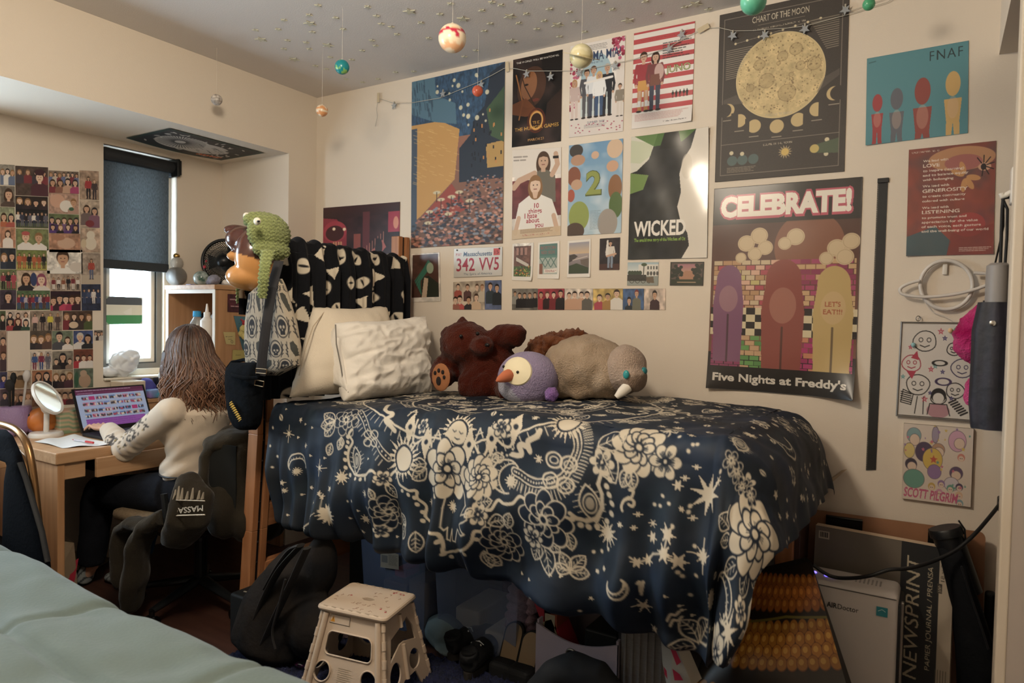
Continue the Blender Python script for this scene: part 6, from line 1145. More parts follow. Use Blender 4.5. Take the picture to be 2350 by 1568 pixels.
q = pp(1012, 866, Y-0.235); f = MB().ell(q, (0.050, 0.012, 0.062), n=20); f.build('paw_pad', M('pad_tan', '#96623f', 0.9), t, smooth=True)
f = MB(); [f.ell(q+np.array((dx*0.001, -0.012, dz*0.001)), (rx*0.001, 0.004, rz*0.001), n=12) for dx, dz, rx, rz in ((-4, -16, 14, 20), (-24, 18, 8, 10), (-4, 30, 8, 10), (18, 24, 8, 10), (26, 2, 7, 9))]; f.build('paw_print', M('pad_dark', '#1c1311', 0.9), t, smooth=True)
Y = -0.11; k = mm(Y, 1280)
m = MB(); m.ell(pp(1285, 800, Y), (78*k, 0.085, 38*k)); m.ell(pp(1250, 815, Y), (50*k, 0.085, 40*k)); m.ell(pp(1330, 790, Y), (40*k, 0.08, 34*k)); m.ell(pp(1290, 870, Y), (70*k, 0.085, 52*k))
blob('curly_plush', m, 0.009, PLUSH, None, 2, lambda a, n: a+n*(0.016*fbm(a, 120, 3, 2))[:, None], lambda a, n: srgb('#6a3f28')+0.14*fbm(a, 120, 3, 2)[:, None], label='curly reddish brown plush half hidden behind the grey plush', cat='plush toy')
Y = -0.34; k = mm(Y, 1380)
t = T('walrus_plush', 'large grey beige plush animal with a tusk facing the foot of the bed', 'plush toy', pp(1370, 915, Y))
m = MB(); m.ell(pp(1345, 842, Y), (104*k, 0.16, 74*k), n=28); m.ell(pp(1300, 870, Y), (60*k, 0.14, 48*k)); m.ell(pp(1400, 860, Y), (60*k, 0.14, 58*k)); m.ell(pp(1330, 895, Y-0.08), (34*k, 0.06, 22*k))
blob('body', m, 0.012, PLUSH, t, 5, fur(70, 0.007), lambda a, n: srgb('#a08d78')+0.05*fbm(a, 50, 3)[:, None])
m = MB(); m.ell(pp(1437, 848, Y-0.04), (44*k, 0.10, 56*k), n=24); m.ell(pp(1452, 868, Y-0.07), (30*k, 0.075, 32*k), n=20)
mz = pp(1455, 880, Y-0.08)
blob('head', m, 0.010, PLUSH, t, 4, fur(60, 0.003), lambda a, n: np.where((a[:, 2] < pp(1440, 862, Y)[2]-0.35*(pp(1470, 840, Y)[0]-a[:, 0]))[:, None], srgb('#8a7768'), srgb('#ab9889')))
MB().ell(pp(1437, 860, Y-0.145), (0.013, 0.008, 0.017), n=14).build('eye', M('eye_teal', '#2f8a8c', 0.15), t, smooth=True)
MB().ell(pp(1478, 852, Y-0.06), (0.012, 0.02, 0.016), n=14).build('nose', M('nose_teal', '#2f7f86', 0.3), t, smooth=True)
MB().tube([pp(1440, 888, Y-0.12), pp(1427, 900, Y-0.14), pp(1414, 912, Y-0.15)], [0.022, 0.019, 0.010], 12).build('tusk', M('tusk_white', '#ddd5c8', 0.8), t, smooth=True)
Y = -0.50; k = mm(Y, 1212)
t = T('penguin_plush', 'round lavender plush bird with an orange beak', 'plush toy', pp(1212, 922, Y))
m = MB(); m.ell(pp(1212, 868, Y), (73*k, 66*k, 62*k), n=30); m.ell(pp(1210, 890, Y), (70*k, 62*k, 40*k), n=24)
fc = pp(1190, 852, Y-0.11); nb = pp(1150, 930, Y-0.1)
cen = pp(1212, 868, Y)
def surf(x, y, push=0.0):
    d = ray(x, y); d = d/np.linalg.norm(d); q = CAM-cen; s_ = np.array((73*k, 66*k, 62*k)); A = (d/s_)@(d/s_); B = 2*(d/s_)@(q/s_); C_ = (q/s_)@(q/s_)-1; D = B*B-4*A*C_
    tt = (-B-math.sqrt(max(D, 0)))/(2*A); p = CAM+d*tt; nn = (p-cen)/s_**2; nn /= np.linalg.norm(nn); return p+nn*push, nn
def pen(a, n):
    c = np.tile(srgb('#8f84a0'), (len(a), 1))+0.02*fbm(a, 30, 3)[:, None]
    c[np.linalg.norm(a-surf(1166, 915)[0], axis=1) < 0.095] = srgb('#a9a9b8'); return c
bd = blob('body', m, 0.008, PLUSH, t, 5, None, pen)
def disc_on(c, toward, r, bulge, mat, nm, par, n=24):
    x, y, d = basis(toward); v = [Vector(c)+d*bulge]; f = []
    for i, q in enumerate((0.5, 1.0)):
        for j in range(n): an = 2*math.pi*j/n; v.append(Vector(c)+d*(bulge*(1-q*q))+(x*math.cos(an)+y*math.sin(an))*r*q)
    f += [[0, 1+j, 1+(j+1) % n] for j in range(n)]+[[1+j, 1+n+j, 1+n+(j+1) % n, 1+(j+1) % n] for j in range(n)]
    return MB().add(v, f).build(nm, mat, par, smooth=True)
p, nn = surf(1190, 853, -0.002); m = MB(); vs = [surf(1190, 853, 0.004)[0]]; n = 28
for q in (0.5, 0.9, 1.0):
    for j in range(n): an = 2*math.pi*j/n; vs.append(surf(1188+34*q*math.cos(an), 852+34*q*math.sin(an), 0.004 if q < 1 else -0.002)[0])
fs_ = [[0, 1+(j+1) % n, 1+j] for j in range(n)]
for L in range(2): fs_ += [[1+L*n+j, 1+L*n+(j+1) % n, 1+(L+1)*n+(j+1) % n, 1+(L+1)*n+j] for j in range(n)]
MB().add(vs, fs_).build('face_patch', M('cream_plush', '#e3d8b8', 1.0), t, smooth=True)
p, nn = surf(1168, 862, 0.0); MB().tube([p+nn*0.0, p+nn*0.02+np.array((0, 0, -0.006)), p+nn*0.05+np.array((-0.008, 0, -0.022)), p+nn*0.062+np.array((-0.012, 0, -0.03))], [0.026, 0.024, 0.013, 0.003], 14).build('beak', M('beak_orange', '#b5694a', 0.95), t, smooth=True)
for x, y in ((1189, 855), (1158, 843)):
    p, nn = surf(x, y, 0.005); MB().ell(p, (0.006, 0.006, 0.006), n=12).build('eye', M('eye_bead', '#120d0c', 0.15), t, smooth=True)
p = pp(1266, 906, Y-0.05); blob('foot', MB().ell(p, (0.028, 0.03, 0.030)), 0.006, PLUSH, t, 3, fur(200, 0.004), lambda a, n: srgb('#7a5a92')+0.08*fbm(a, 120, 3)[:, None])
# ================================================================ things hung over the bed head
cv = CV(112, 112, 2.6, '#15161a'); rs = np.random.RandomState(12); WH = '#cfc4b0'
pts = []
while len(pts) < 74:
    x, y = rs.rand()*112, rs.rand()*112
    if all(math.hypot(x-a, y-b) > 9.5 for a, b in pts): pts.append((x, y))
for i, (x, y) in enumerate(pts):
    a = rs.rand()*6.28; r = 3.2+rs.rand()*1.4
    if i % 2: cv.ell(x, y, r, r*0.68, WH, rot=a); cv.ell(x, y, r*0.16, r*0.46, '#15161a', rot=a)
    else: cv.poly([(x+r*1.25*math.cos(a+k), y+r*1.25*math.sin(a+k)*(1 if q else 0.9)) for q, k in enumerate((0, 2.3, 3.98))], WH)
    if i % 3 == 0: cv.ell(x+6*math.cos(a), y+6*math.sin(a), 0.8, None, WH)
u = np.linspace(0, 1, cv.nx)[None]*np.ones((cv.ny, 1)); v = np.linspace(0, 1, cv.ny)[:, None]*np.ones((1, cv.nx))
yy = -1.075+u*0.99; Lf = 0.70; Lb = 0.34; s_ = v*(Lf+0.06+Lb)
pl = np.sin(2*math.pi*(yy/0.105)+1.3*np.sin(yy*9))+0.5*np.sin(2*math.pi*yy/0.047+2*np.sin(yy*5))
g = np.clip((Lf-s_)/0.12, 0, 1); xx = np.where(s_ < Lf, 0.80+0.017*pl*g+0.02*g, 0.755); zz = np.where(s_ < Lf, 1.70-(Lf-s_), 1.70)
mid = (s_ >= Lf) & (s_ < Lf+0.06); xx = np.where(mid, 0.80-(s_-Lf)/0.06*0.075, xx); zz = np.where(mid, 1.70+0.012*np.sin((s_-Lf)/0.06*math.pi), zz)
back = s_ >= Lf+0.06; xx = np.where(back, 0.72-0.010*pl, xx); zz = np.where(back, 1.70-(s_-Lf-0.06), zz)
zz = zz+0.008*pl*(s_ > Lf-0.05)*(s_ < Lf+0.1)-0.02*u
w_ = np.clip((-0.98-yy)/0.09, 0, 1); xx = xx-0.02*w_*np.clip(g, 0, 1)
sheet('fleece_blanket', np.stack([xx, yy, zz], -1), DYED, None, cv.a, label='black fleece blanket with white eye and triangle print hung over the bed head', cat='blanket')
def puffy(name, rows, Y, th, cvs, mats, parent, bulge=None, nv=None, nu=None, lean=0.0):
    """bag shaped shell: rows of (y, x left, x right) seen in the photograph at depth Y"""
    nu = nu or (cvs.nx if cvs else 30); nv = nv or (cvs.ny if cvs else 40)
    r = np.array(rows, float); t = np.linspace(0, 1, nv); k = np.linspace(0, 1, len(r))
    ys, xl, xr = [np.interp(t, k, r[:, i]) for i in range(3)]
    U = np.linspace(0, 1, nu); P = np.zeros((nv, nu, 3))
    for j in range(nv):
        a_, b_ = onY(xl[j], ys[j], Y), onY(xr[j], ys[j], Y); P[j] = a_[None]*(1-U[:, None])+b_[None]*U[:, None]
    W = (np.clip(1-np.abs(2*U-1)**2.6, 0, 1)[None]*np.clip(1-np.abs(2*t-1)**3.5, 0, 1)[:, None])**0.5
    if bulge is not None: W = W*bulge(U[None], t[:, None])
    d = np.array((0.45, -0.89, 0)); F = P+d*(W*th*0.6)[..., None]; B = P-d*(W*th*0.4)[..., None]
    if cvs is None: o = sheet(name, F, mats, parent)
    else: o = sheet(name, F, mats, parent, cvs.a[::1])
    sheet(name+'_back', B[:, ::-1], mats, parent, None if cvs is None else cvs.a[:, ::-1]); return o
# pale bag with skulls and coffins
cv = CV(26, 42, 5, '#948978'); BK = '#1d1d20'; rs = np.random.RandomState(4); n = 0
for r0 in range(7):
    for q in range(4):
        x = 2+q*7.4+(3.7 if r0 % 2 else 0); y = 3+r0*6.4; n += 1
        if n % 2: cv.ell(x, y, 2.5, 2.8, BK, ring=0.3); cv.ell(x, y-0.3, 1.7, 1.7, BK); cv.rect(x-0.9, y+0.9, x+0.9, y+2.0, BK); [cv.ell(x+s*0.65, y, 0.45, None, '#948978') for s in (-1, 1)]; cv.ell(x, y+0.8, 0.22, 0.3, '#948978')
        else: a = 0.35*(1 if r0 % 2 else -1); cv.poly([(x+px*math.cos(a)-py*math.sin(a), y+px*math.sin(a)+py*math.cos(a)) for px, py in ((-0.7, -2.6), (0.7, -2.6), (1.3, -1), (0.6, 2.6), (-0.6, 2.6), (-1.3, -1))], '#34342f')
        for s in (-1, 1):
            for k in range(3): cv.line([(x+s*2.4, y+2-k*1.3), (x+s*3.2, y+1.2-k*1.5)], 0.28, BK); 
            cv.line([(x+s*2.2, y+2.8), (x+s*2.9, y), (x+s*2.6, y-2.4)], 0.3, BK)
sk = T('skull_print_bag', 'cream cloth bag printed with black skulls and coffins on the bed post', 'bag', onY(625, 862, -1.09))
puffy('body', [(640, 614, 648), (655, 596, 655), (675, 572, 662), (740, 563, 682), (800, 561, 692), (838, 565, 690), (862, 590, 640)], -1.10, 0.075, cv, M('canvas_print_cloth', rough=0.9, attr='Col', bump=0.3, bscale=60), sk)
db = T('denim_bag', 'dark denim bucket bag hanging from the bed post by a black strap', 'bag', onY(560, 985, -1.14))
den = M('dark_denim', '#07090c', 0.95, c2='#0c1016', spec=0.1, scale=40, bump=0.35, bscale=60)
puffy('body', [(832, 530, 592), (850, 521, 599), (880, 521, 602), (905, 523, 602), (930, 526, 602), (955, 531, 600), (975, 540, 596), (987, 552, 588)], -1.14, 0.12, None, den, db)
MB().tube([onY(*q, -1.14+d) for q, d in (((522,846),0), ((532,832),0.05), ((560,826),0.07), ((588,835),0.05), ((600,856),0), ((588,868),-0.06), ((560,868),-0.08), ((535,862),-0.06))], 0.008, 8, closed=True).build('rim', den, db, smooth=True)
m = MB()
for i in range(9): a, b = onY(527+i*2.6, 926+i*4.6, -1.215), onY(532+i*2.6, 922+i*4.6, -1.215); m.tube([a, b], 0.0022, 5); m.tube([a+np.array((0, 0, -0.008)), b+np.array((0.002, 0, -0.006))], 0.0016, 5)
m.build('yellow_lettering', M('yellow_thread', '#c9a648', 0.7), db)
m = MB(); m.tube([onY(*q, y) for q, y in (((640,600),-1.08), ((624,660),-1.155), ((612,740),-1.175), ((604,800),-1.175), ((598,862),-1.17))], 0.0195, 10, sy=0.16); m.build('shoulder_strap', M('webbing', '#26262a', 0.9), db)
m = MB(); m.tube([onY(*q, -1.17) for q in ((597,858), (592,885), (588,905))], 0.019, 10, sy=0.2); m.build('strap_end', den, db)
m = MB()
for c_ in (((588,846),(612,848),(611,858),(587,856)), ((586,872),(606,876),(604,888),(584,884))): m.tube([onY(*q, -1.195) for q in c_], 0.0022, 6, closed=True)
m.build('buckle', M('antique_brass', '#8a7458', 0.35, 0.9), db, smooth=True)
# plain two-tone plastic mask with a knitted hat on the post top
Y = -1.08; k = mm(Y, 585)
tm = T('plastic_mask', 'glossy brown and tan plastic head mask on the bed post under a knitted hat', 'mask', pp(580, 668, Y))
def ce(x, y, rx, ry, dep, dy=0.0): return (pp(x, y, Y+dy), (rx*k, dep, ry*k))
m = MB(); m.ell(*ce(592, 590, 42, 66, 0.10), n=28); m.ell(*ce(578, 636, 50, 33, 0.11), n=28); m.ell(*ce(560, 590, 26, 15, 0.08), n=20); m.ell(*ce(568, 552, 40, 32, 0.095), n=24); m.ell(*ce(547, 530, 17, 14, 0.07), n=16)
zb = pp(580, 600, Y)[2]; p0 = pp(560, 585, Y)
def mask_c(a, n):
    return np.where((a[:, 2] > p0[2]-0.25*((a-p0)@np.array((0.85, 0.53, 0))))[:, None], srgb('#4c2a22'), srgb('#c08a52'))
blob('shell', m, 0.006, M('glossy_mask', rough=0.22, attr='Col', coat=0.5), tm, 8, None, mask_c)
MB().ell(pp(552, 600, Y-0.085), (0.016, 0.01, 0.011), n=16).build('eye_hole', M('hole_dark', '#1c1412', 0.4), tm, smooth=True)
th = T('knit_hat', 'green knitted hat with two button eyes and long ear flaps', 'hat', pp(600, 590, Y))
m = MB(); m.ell(*ce(618, 537, 30, 45, 0.10), n=28); m.ell(*ce(606, 510, 29, 23, 0.095), n=24); m.ell(*ce(624, 575, 22, 22, 0.09), n=20)
knit = lambda a, n: a+n*(0.0028*np.sin(a[:, 2]*420+1.5*np.sin(a[:, 0]*260+a[:, 1]*260))*1.0)[:, None]
kc = lambda a, n: srgb('#87905f')*(1+0.14*np.sin(a[:, 2]*420+1.5*np.sin(a[:, 0]*260+a[:, 1]*260)))[:, None]
blob('crown', m, 0.0055, PLUSH, th, 5, knit, kc)
m = MB(); m.tube([pp(616, 575, Y-0.10), pp(608, 610, Y-0.135), pp(605, 640, Y-0.14), pp(601, 684, Y-0.13)], [0.030, 0.023, 0.022, 0.020], 12, sy=0.5); blob('ear_flap', m, 0.0055, PLUSH, th, 3, knit, kc)
m = MB(); m.tube([pp(548, 640, Y+0.05), pp(546, 670, Y+0.05), pp(545, 697, Y+0.05)], [0.012, 0.011, 0.009], 10, sy=0.6); blob('ear_flap', m, 0.005, PLUSH, th, 2, knit, kc)
for x, y, d in ((590, 508, -0.125), (566, 496, -0.06)):
    o = MB().ell(pp(x, y, Y+d), (0.017, 0.012, 0.015), n=14).build('button_eye', M('white_bead', '#d8d2c2', 0.4), th, smooth=True); MB().ell(pp(x+3, y, Y+d-0.01), (0.009, 0.005, 0.004), n=10).build('pupil', M('eye_bead', '#120d0c', 0.15), o, smooth=True)
# ================================================================ desk, hutch and what is on them
ply = wood('birch_laminate', '#b99470', '#a9825e', 'y', 0.45); plyz = wood('birch_panel', '#b58a64', '#a57b56', 'z', 0.45); edge = M('laminate_grey_edge', '#a9a39a', 0.5)
DT = 0.745
dk = T('desk', 'birch desk under the window with a pulled out drawer', 'desk', (-0.30, -0.84, 0))
MB().box((-0.615, -1.466, DT-0.052), (0.03, -0.215, DT), 0.006).build('desktop', ply, dk)
MB().box((-0.60, -1.455, 0), (0.02, -1.425, DT-0.052), 0.003).build('side_panel', plyz, dk); MB().box((-0.60, -0.245, 0), (0.0, -0.22, DT-0.052), 0.003).build('side_panel', plyz, dk)
MB().box((-0.015, -1.425, 0.62), (0.012, -1.335, DT-0.052), 0.003).build('apron', ply, dk)
dr = MB().box((0.048, -1.315, 0.618), (0.070, -0.55, 0.705), 0.003).build('drawer', ply, dk)
m = MB(); m.box((-0.40, -1.27, 0.625), (0.048, -1.255, 0.685)); m.box((-0.40, -0.60, 0.625), (0.048, -0.585, 0.685)); m.box((-0.40, -1.255, 0.62), (0.048, -0.60, 0.63)); m.build('drawer_box', M('drawer_inside', '#2c2420', 0.8), dr)
ht = T('hutch_cabinet', 'birch shelf cabinet in the window corner with trinkets on top', 'cabinet', (-0.38, -0.39, DT))
hx0, hx1, hy0, hy1, hz0, hz1 = -0.615, -0.153, -0.573, -0.215, 1.087, 1.497
MB().box((hx0-0.003, hy0-0.012, hz1), (hx1+0.008, hy1, hz1+0.026), 0.003).build('top', ply, ht)
MB().box((hx1-0.022, hy0, DT), (hx1, hy1, hz1), 0.002).build('side_panel', plyz, ht); MB().box((hx0, hy0, DT), (hx0+0.02, hy1, hz1), 0.002).build('side_panel', plyz, ht)
MB().box((hx0+0.02, hy1-0.015, DT), (hx1-0.022, hy1, hz1)).build('back_panel', plyz, ht); MB().box((hx0+0.02, hy0+0.005, hz0), (hx1-0.022, hy1-0.015, hz0+0.02)).build('shelf', plyz, ht)
m = MB(); m.box((hx0, hy0-0.004, DT), (hx0+0.022, hy0, hz1)); m.box((hx1-0.022, hy0-0.004, DT), (hx1, hy0, hz1)); m.box((hx0+0.022, hy0-0.004, hz1-0.022), (hx1-0.022, hy0, hz1)); m.build('window_lit_edge', M('lit_edge_pale', '#d6cfc4', 0.45), ht)  # pale strips: window light on the front edges put into the colour
m = MB(); [m.lathe([(0.004, 0), (0.004, 0.001)], (x, hy1-0.0155, z), 8, (0, -1, 0)) for x in (-0.56, -0.25) for z in (1.36, 1.29)]; m.build('peg_holes', M('hole_dark', '#1c1412', 0.4), ht)
TZ = hz1+0.026
def oz(x, y): return onZ(x, y, TZ)
def on_top(x, Y): p = onY(x, 640, Y); return np.array((p[0], Y, TZ))
glit = M('silver_glitter', '#a8a5a0', 0.35, 0.7, bump=1.0, bscale=500); clr = M('clear_acrylic', '#d8d6d2', 0.1, trans=0.7); gold = M('gold_bead', '#b9975a', 0.25, 1.0)
p = on_top(405, -0.50); t = T('glitter_ornament', 'silver glitter globe ornament topped with a gold ball on the cabinet', 'ornament', tuple(p))
MB().ell(p+np.array((0, 0, 0.058)), 0.058, n=28).build('globe', glit, t, smooth=True); MB().ell(p+np.array((0.004, 0, 0.135)), (0.036, 0.036, 0.040), n=20).build('dome', clr, t, smooth=True); MB().ell(p+np.array((0, 0, 0.178)), 0.019, n=16).build('gold_ball', gold, t, smooth=True)
p = on_top(462, -0.46); t = T('glass_ball_ornament', 'clear glass ball ornament with green filling and a red heart', 'ornament', tuple(p))
MB().ell(p+np.array((0, 0, 0.045)), 0.045, n=24).build('ball', M('ornament_glass', '#c9d0cc', 0.12, c2='#3f5a52', scale=22), t, smooth=True); MB().ell(p+np.array((0.03, 0, 0.112)), (0.012, 0.008, 0.010), n=12).build('heart', M('red_felt', '#9c2430', 0.6), t, smooth=True); MB().ell(p+np.array((0.045, 0, 0.145)), (0.007, 0.006, 0.007), n=10).build('heart', M('red_felt', '#9c2430', 0.6), t, smooth=True)
MB().tube([p+np.array((0.01, 0, 0.085)), p+np.array((0.03, 0, 0.112)), p+np.array((0.047, 0, 0.15))], 0.0015, 6).build('wire_pick', M('antique_brass', '#8a7458', 0.35, 0.9), t)
p = on_top(491, -0.50); blob('small_plush', MB().ell(p+np.array((0, 0, 0.032)), (0.042, 0.03, 0.030)).ell(p+np.array((-0.03, 0, 0.018)), (0.03, 0.025, 0.018)), 0.005, PLUSH, None, 3, fur(220, 0.003), lambda a, n: srgb('#7d7a86')+0.12*fbm(a, 60, 2)[:, None], label='small blue grey plush lump before the black fan', cat='plush toy')
p = on_top(438, -0.50); MB().box(p+np.array((-0.03, -0.015, 0)), p+np.array((0.02, 0.015, 0.010)), 0.004).build('trinket_tin', M('lilac_tin', '#8a84a4', 0.4), label='flat lilac tin between the two ornaments on the cabinet', cat='tin')
p = on_top(522, -0.44); blob('crumpled_tissue', MB().ell(p+np.array((0, 0, 0.016)), (0.04, 0.03, 0.02)).ell(p+np.array((0.03, 0.01, 0.014)), (0.03, 0.03, 0.018)), 0.005, M('tissue_white', '#d2ccc4', 0.9), None, 2, fur(150, 0.004), label='crumpled white tissue at the foot of the black fan', cat='tissue')
# desk fan
fc = onY(514, 600, -0.33); t = T('desk_fan', 'small black desk fan on top of the birch cabinet', 'fan', (fc[0], fc[1], TZ)); fr_ = M('fan_black', '#0f1113', 0.35)
ax_ = Vector((0.55, -0.83, 0.05)).normalized(); fx, fy, fz = basis(ax_); FR = 0.128; C0 = Vector(fc)
MB().tube([C0+(fx*math.cos(a)+fy*math.sin(a))*FR for a in np.linspace(0, 6.283, 49)[:-1]], 0.010, 10, closed=True).build('rim', fr_, t, smooth=True)
m = MB()
for k in range(46):
    a0 = k*2*math.pi/46; m.tube([C0+(fx*math.cos(a0+q*0.9)+fy*math.sin(a0+q*0.9))*(0.035+(FR-0.04)*q)+ax_*0.02*(1-q*q) for q in np.linspace(0, 1, 7)], 0.0027, 5)
for r_ in (0.06, 0.085, 0.107): m.tube([C0+(fx*math.cos(a)+fy*math.sin(a))*r_+ax_*0.012 for a in np.linspace(0, 6.283, 41)[:-1]], 0.0015, 5, closed=True)
m.build('grille', fr_, t, smooth=True)
m = MB(); m.lathe([(0.0, 0.042), (0.022, 0.038), (0.036, 0.025), (0.038, 0.0)], C0, 24, tuple(ax_)); m.build('hub', fr_, t, smooth=True)
for k in range(3):
    a0 = k*2.094; e = [C0+(fx*math.cos(a0+s*0.5)+fy*math.sin(a0+s*0.5))*r_-ax_*(0.02+0.012*s) for r_, s in ((0.03, -1), (0.11, -0.8), (0.11, 0.9), (0.03, 1))]
    MB().add([tuple(v) for v in e]+[tuple(v-ax_*0.003) for v in e], [[0, 1, 2, 3], [7, 6, 5, 4], [0, 4, 5, 1], [1, 5, 6, 2], [2, 6, 7, 3], [3, 7, 4, 0]]).build('blade', M('fan_blade', '#1b1d20', 0.4), t)
m = MB(); m.lathe([(0.05, 0), (0.05, 0.03), (0.03, 0.05)], C0-ax_*0.085, 20, tuple(ax_)); m.build('motor', fr_, t, smooth=True)
m = MB(); m.tube([C0-ax_*0.06, C0-ax_*0.06-Vector((0, 0, 0.09)), Vector((fc[0], fc[1]+0.04, TZ+0.012))], 0.011, 10); m.lathe([(0.075, 0), (0.075, 0.01), (0.03, 0.02)], (fc[0], fc[1]+0.04, TZ), 24); m.build('stand', fr_, t, smooth=True)
# inside the hutch
SZ = hz0+0.02
def sh(x, Y): p = onY(x, 760, Y); return np.array((p[0], Y, SZ))
def bottle(name, label, p, prof, mats, parts):
    t = T(name, label, 'bottle', tuple(p)); 
    for (nm, pr, mt) in zip(parts, prof, mats): MB().lathe(pr, p, 20).build(nm, mt, t, smooth=True)
bottle('craft_bottle', 'clear bottle with a bright blue cap in the cabinet', sh(452, -0.50), ([(0.035, 0), (0.038, 0.01), (0.038, 0.20), (0.02, 0.235)], [(0.02, 0.235), (0.023, 0.237), (0.022, 0.268), (0.0, 0.27)]), (clr, M('cap_blue', '#2f8fc0', 0.4)), ('body', 'cap'))
bottle('glue_bottle', 'white squeeze glue bottle with a pointed nozzle in the cabinet', sh(475, -0.52), ([(0.034, 0), (0.036, 0.01), (0.036, 0.215), (0.018, 0.235)], [(0.018, 0.235), (0.018, 0.262), (0.01, 0.264), (0.004, 0.31), (0, 0.312)]), (M('glue_white', '#dad6d0', 0.4), M('nozzle_white', '#e0dcd6', 0.4)), ('body', 'nozzle'))
p = sh(489, -0.47); MB().lathe([(0.05, 0), (0.054, 0.02), (0.054, 0.12), (0.0, 0.18)], p, 24).build('yellow_tub', M('tub_yellow', '#c9b23c', 0.4), label='rounded yellow tub behind the glue bottle', cat='tub', smooth=True)
p = sh(492, -0.40); blob('clear_bag', MB().ell(p+np.array((0, 0, 0.12)), (0.06, 0.05, 0.13)).ell(p+np.array((0, 0.02, 0.22)), (0.05, 0.04, 0.05)), 0.007, M('bag_film', '#c4c8ca', 0.2), None, 2, fur(70, 0.01), label='crinkled clear plastic bag at the back of the cabinet', cat='bag')
p = sh(448, -0.34); m = MB(); m.ell(p+np.array((0.0, 0, 0.17)), (0.14, 0.07, 0.13)); m.tube([p+np.array((-0.05, -0.03, 0.28)), p+np.array((-0.045, -0.04, 0.31)), p+np.array((-0.03, -0.04, 0.29))], 0.012, 8); blob('black_hat', m, 0.008, M('black_felt', '#14171c', 0.95), None, 4, label='black cloth hat stuffed behind the bottles in the cabinet', cat='hat')
for i, (x, Y) in enumerate(((476, -0.557), (486, -0.55), (491, -0.54))):
    p = sh(x, Y); MB().lathe([(0.012, 0), (0.012, 0.05), (0.007, 0.055), (0.007, 0.075+0.01*i)], p, 12).build('nail_polish', M('polish%d' % i, ['#5a3a5c', '#22303c', '#8a3a2c'][i], 0.2), label='tiny dark nail polish bottle at the front of the cabinet shelf', cat='bottle', group='nail polish bottles', smooth=True)
# notes on the cabinet side
def side(name, label, cat, cvs, cor): return hang(name, label, cat, cvs, cor, 0, hx1, 0.003, PRINT)
c = CV(10, 7.5, 7, '#4a1622'); c.mottle(0.5, 2, 2); c.lorem(1.5, 2.2, 8.5, 3.2, 1.2, '#d8a8a8'); c.lorem(2, 5, 8.5, 6, 1.0, '#d8a8a8'); c.ell(5, 0.9, 0.3, 0.4, '#e8d8d0')
side('event_card', 'dark red card with pink lettering on the cabinet side', 'card', c, [(522.5, 675), (562, 676), (522, 716), (562, 718)])
c = CV(7.6, 7.6, 7, '#c9b673'); c.line([(1, 3), (2, 2.8)], 0.3, '#4a4230'); c.line([(2.6, 3), (5.6, 2.6)], 0.2, '#4a4230'); c.line([(2.4, 4.4), (5, 4.2)], 0.2, '#4a4230'); c.ell(5, 5.8, 0.8, None, '#4a4230', ring=0.25)
side('sticky_note', 'yellow sticky note with a pen doodle on the cabinet side', 'note', c, [(512, 762), (540, 762.5), (519, 790), (540, 792)])
c = CV(7.6, 7.6, 7, '#c2b35e'); c.line([(2, 4), (5, 3.8)], 0.25, '#5a5030')
side('sticky_note', 'plain yellow sticky note above the denim bag', 'note', c, [(534, 803), (562, 804), (533, 826), (562, 827)])
c = CV(10, 18, 5, '#3f7488'); c.ell(5, 6, 1.4, 1.2, '#2a5262', ring=0.3); c.line([(3, 4), (4, 3.6)], 0.3, '#2a5262')
side('felt_pennant', 'blue felt pennant hanging on the cabinet side', 'pennant', c, [(536, 725), (566, 727), (556, 800), (566, 815)])
c2k = MB(); q = onX(559, 755, hx1+0.026)
blob('yellow_keychain_plush', MB().ell(q, 0.022).ell(q+np.array((-0.012, 0, -0.028)), 0.022).ell(q+np.array((0.01, 0, -0.045)), 0.018).ell(q+np.array((0.004, 0, 0.035)), (0.012, 0.012, 0.016)).tube([q+np.array((0.0, 0.0, 0.04)), (hx1+0.002, q[1], q[2]+0.055)], 0.006, 8), 0.004, PLUSH, None, 2, None, lambda a, n: np.where((a[:, 2] > q[2]+0.022)[:, None], srgb('#a83a44'), srgb('#c9bb78')), label='tiny yellow plush keychain hanging beside the skull print bag', cat='keychain')
# laptop
lp = T('laptop', 'open dark laptop showing rows of photo thumbnails', 'laptop', (-0.21, -1.0, DT)); dark = M('laptop_shell', '#2a2c30', 0.4, 0.4)
LY0, LY1, HX = -1.187, -0.822, -0.322
b = MB().box((HX, LY0, DT+0.001), (-0.075, LY1, DT+0.017), 0.005).build('base', dark, lp)
MB().box((HX+0.03, LY0+0.02, DT+0.0172), (-0.18, LY1-0.02, DT+0.0185)).build('keyboard', M('keys_dark', '#17181b', 0.6, c2='#25272b', scale=90), b); MB().box((-0.165, -1.06, DT+0.0172), (-0.09, -0.95, DT+0.018)).build('touchpad', M('touchpad', '#3a3c40', 0.3), b)
tl, bl_ = onX(178, 893, -0.42), np.array((HX, LY0, DT+0.016)); top = np.array((tl[0], LY0, tl[2])); ev = top-bl_; ev = ev/np.linalg.norm(ev); LH = np.linalg.norm(top-bl_); nrm = np.array((ev[2], 0, -ev[0]))
S = lambda u, v, d=0.0: bl_+np.array((0, (LY1-LY0)*u, 0))+ev*LH*v+nrm*d
m = MB(); q = [S(0, 0), S(1, 0), S(1, 1), S(0, 1)]; m.add(q+[p-nrm*0.007 for p in q], [[0, 1, 2, 3], [7, 6, 5, 4], [0, 4, 5, 1], [1, 5, 6, 2], [2, 6, 7, 3], [3, 7, 4, 0]]); ld_ = m.build('lid', M('bezel_black', '#0f1013', 0.35), lp)
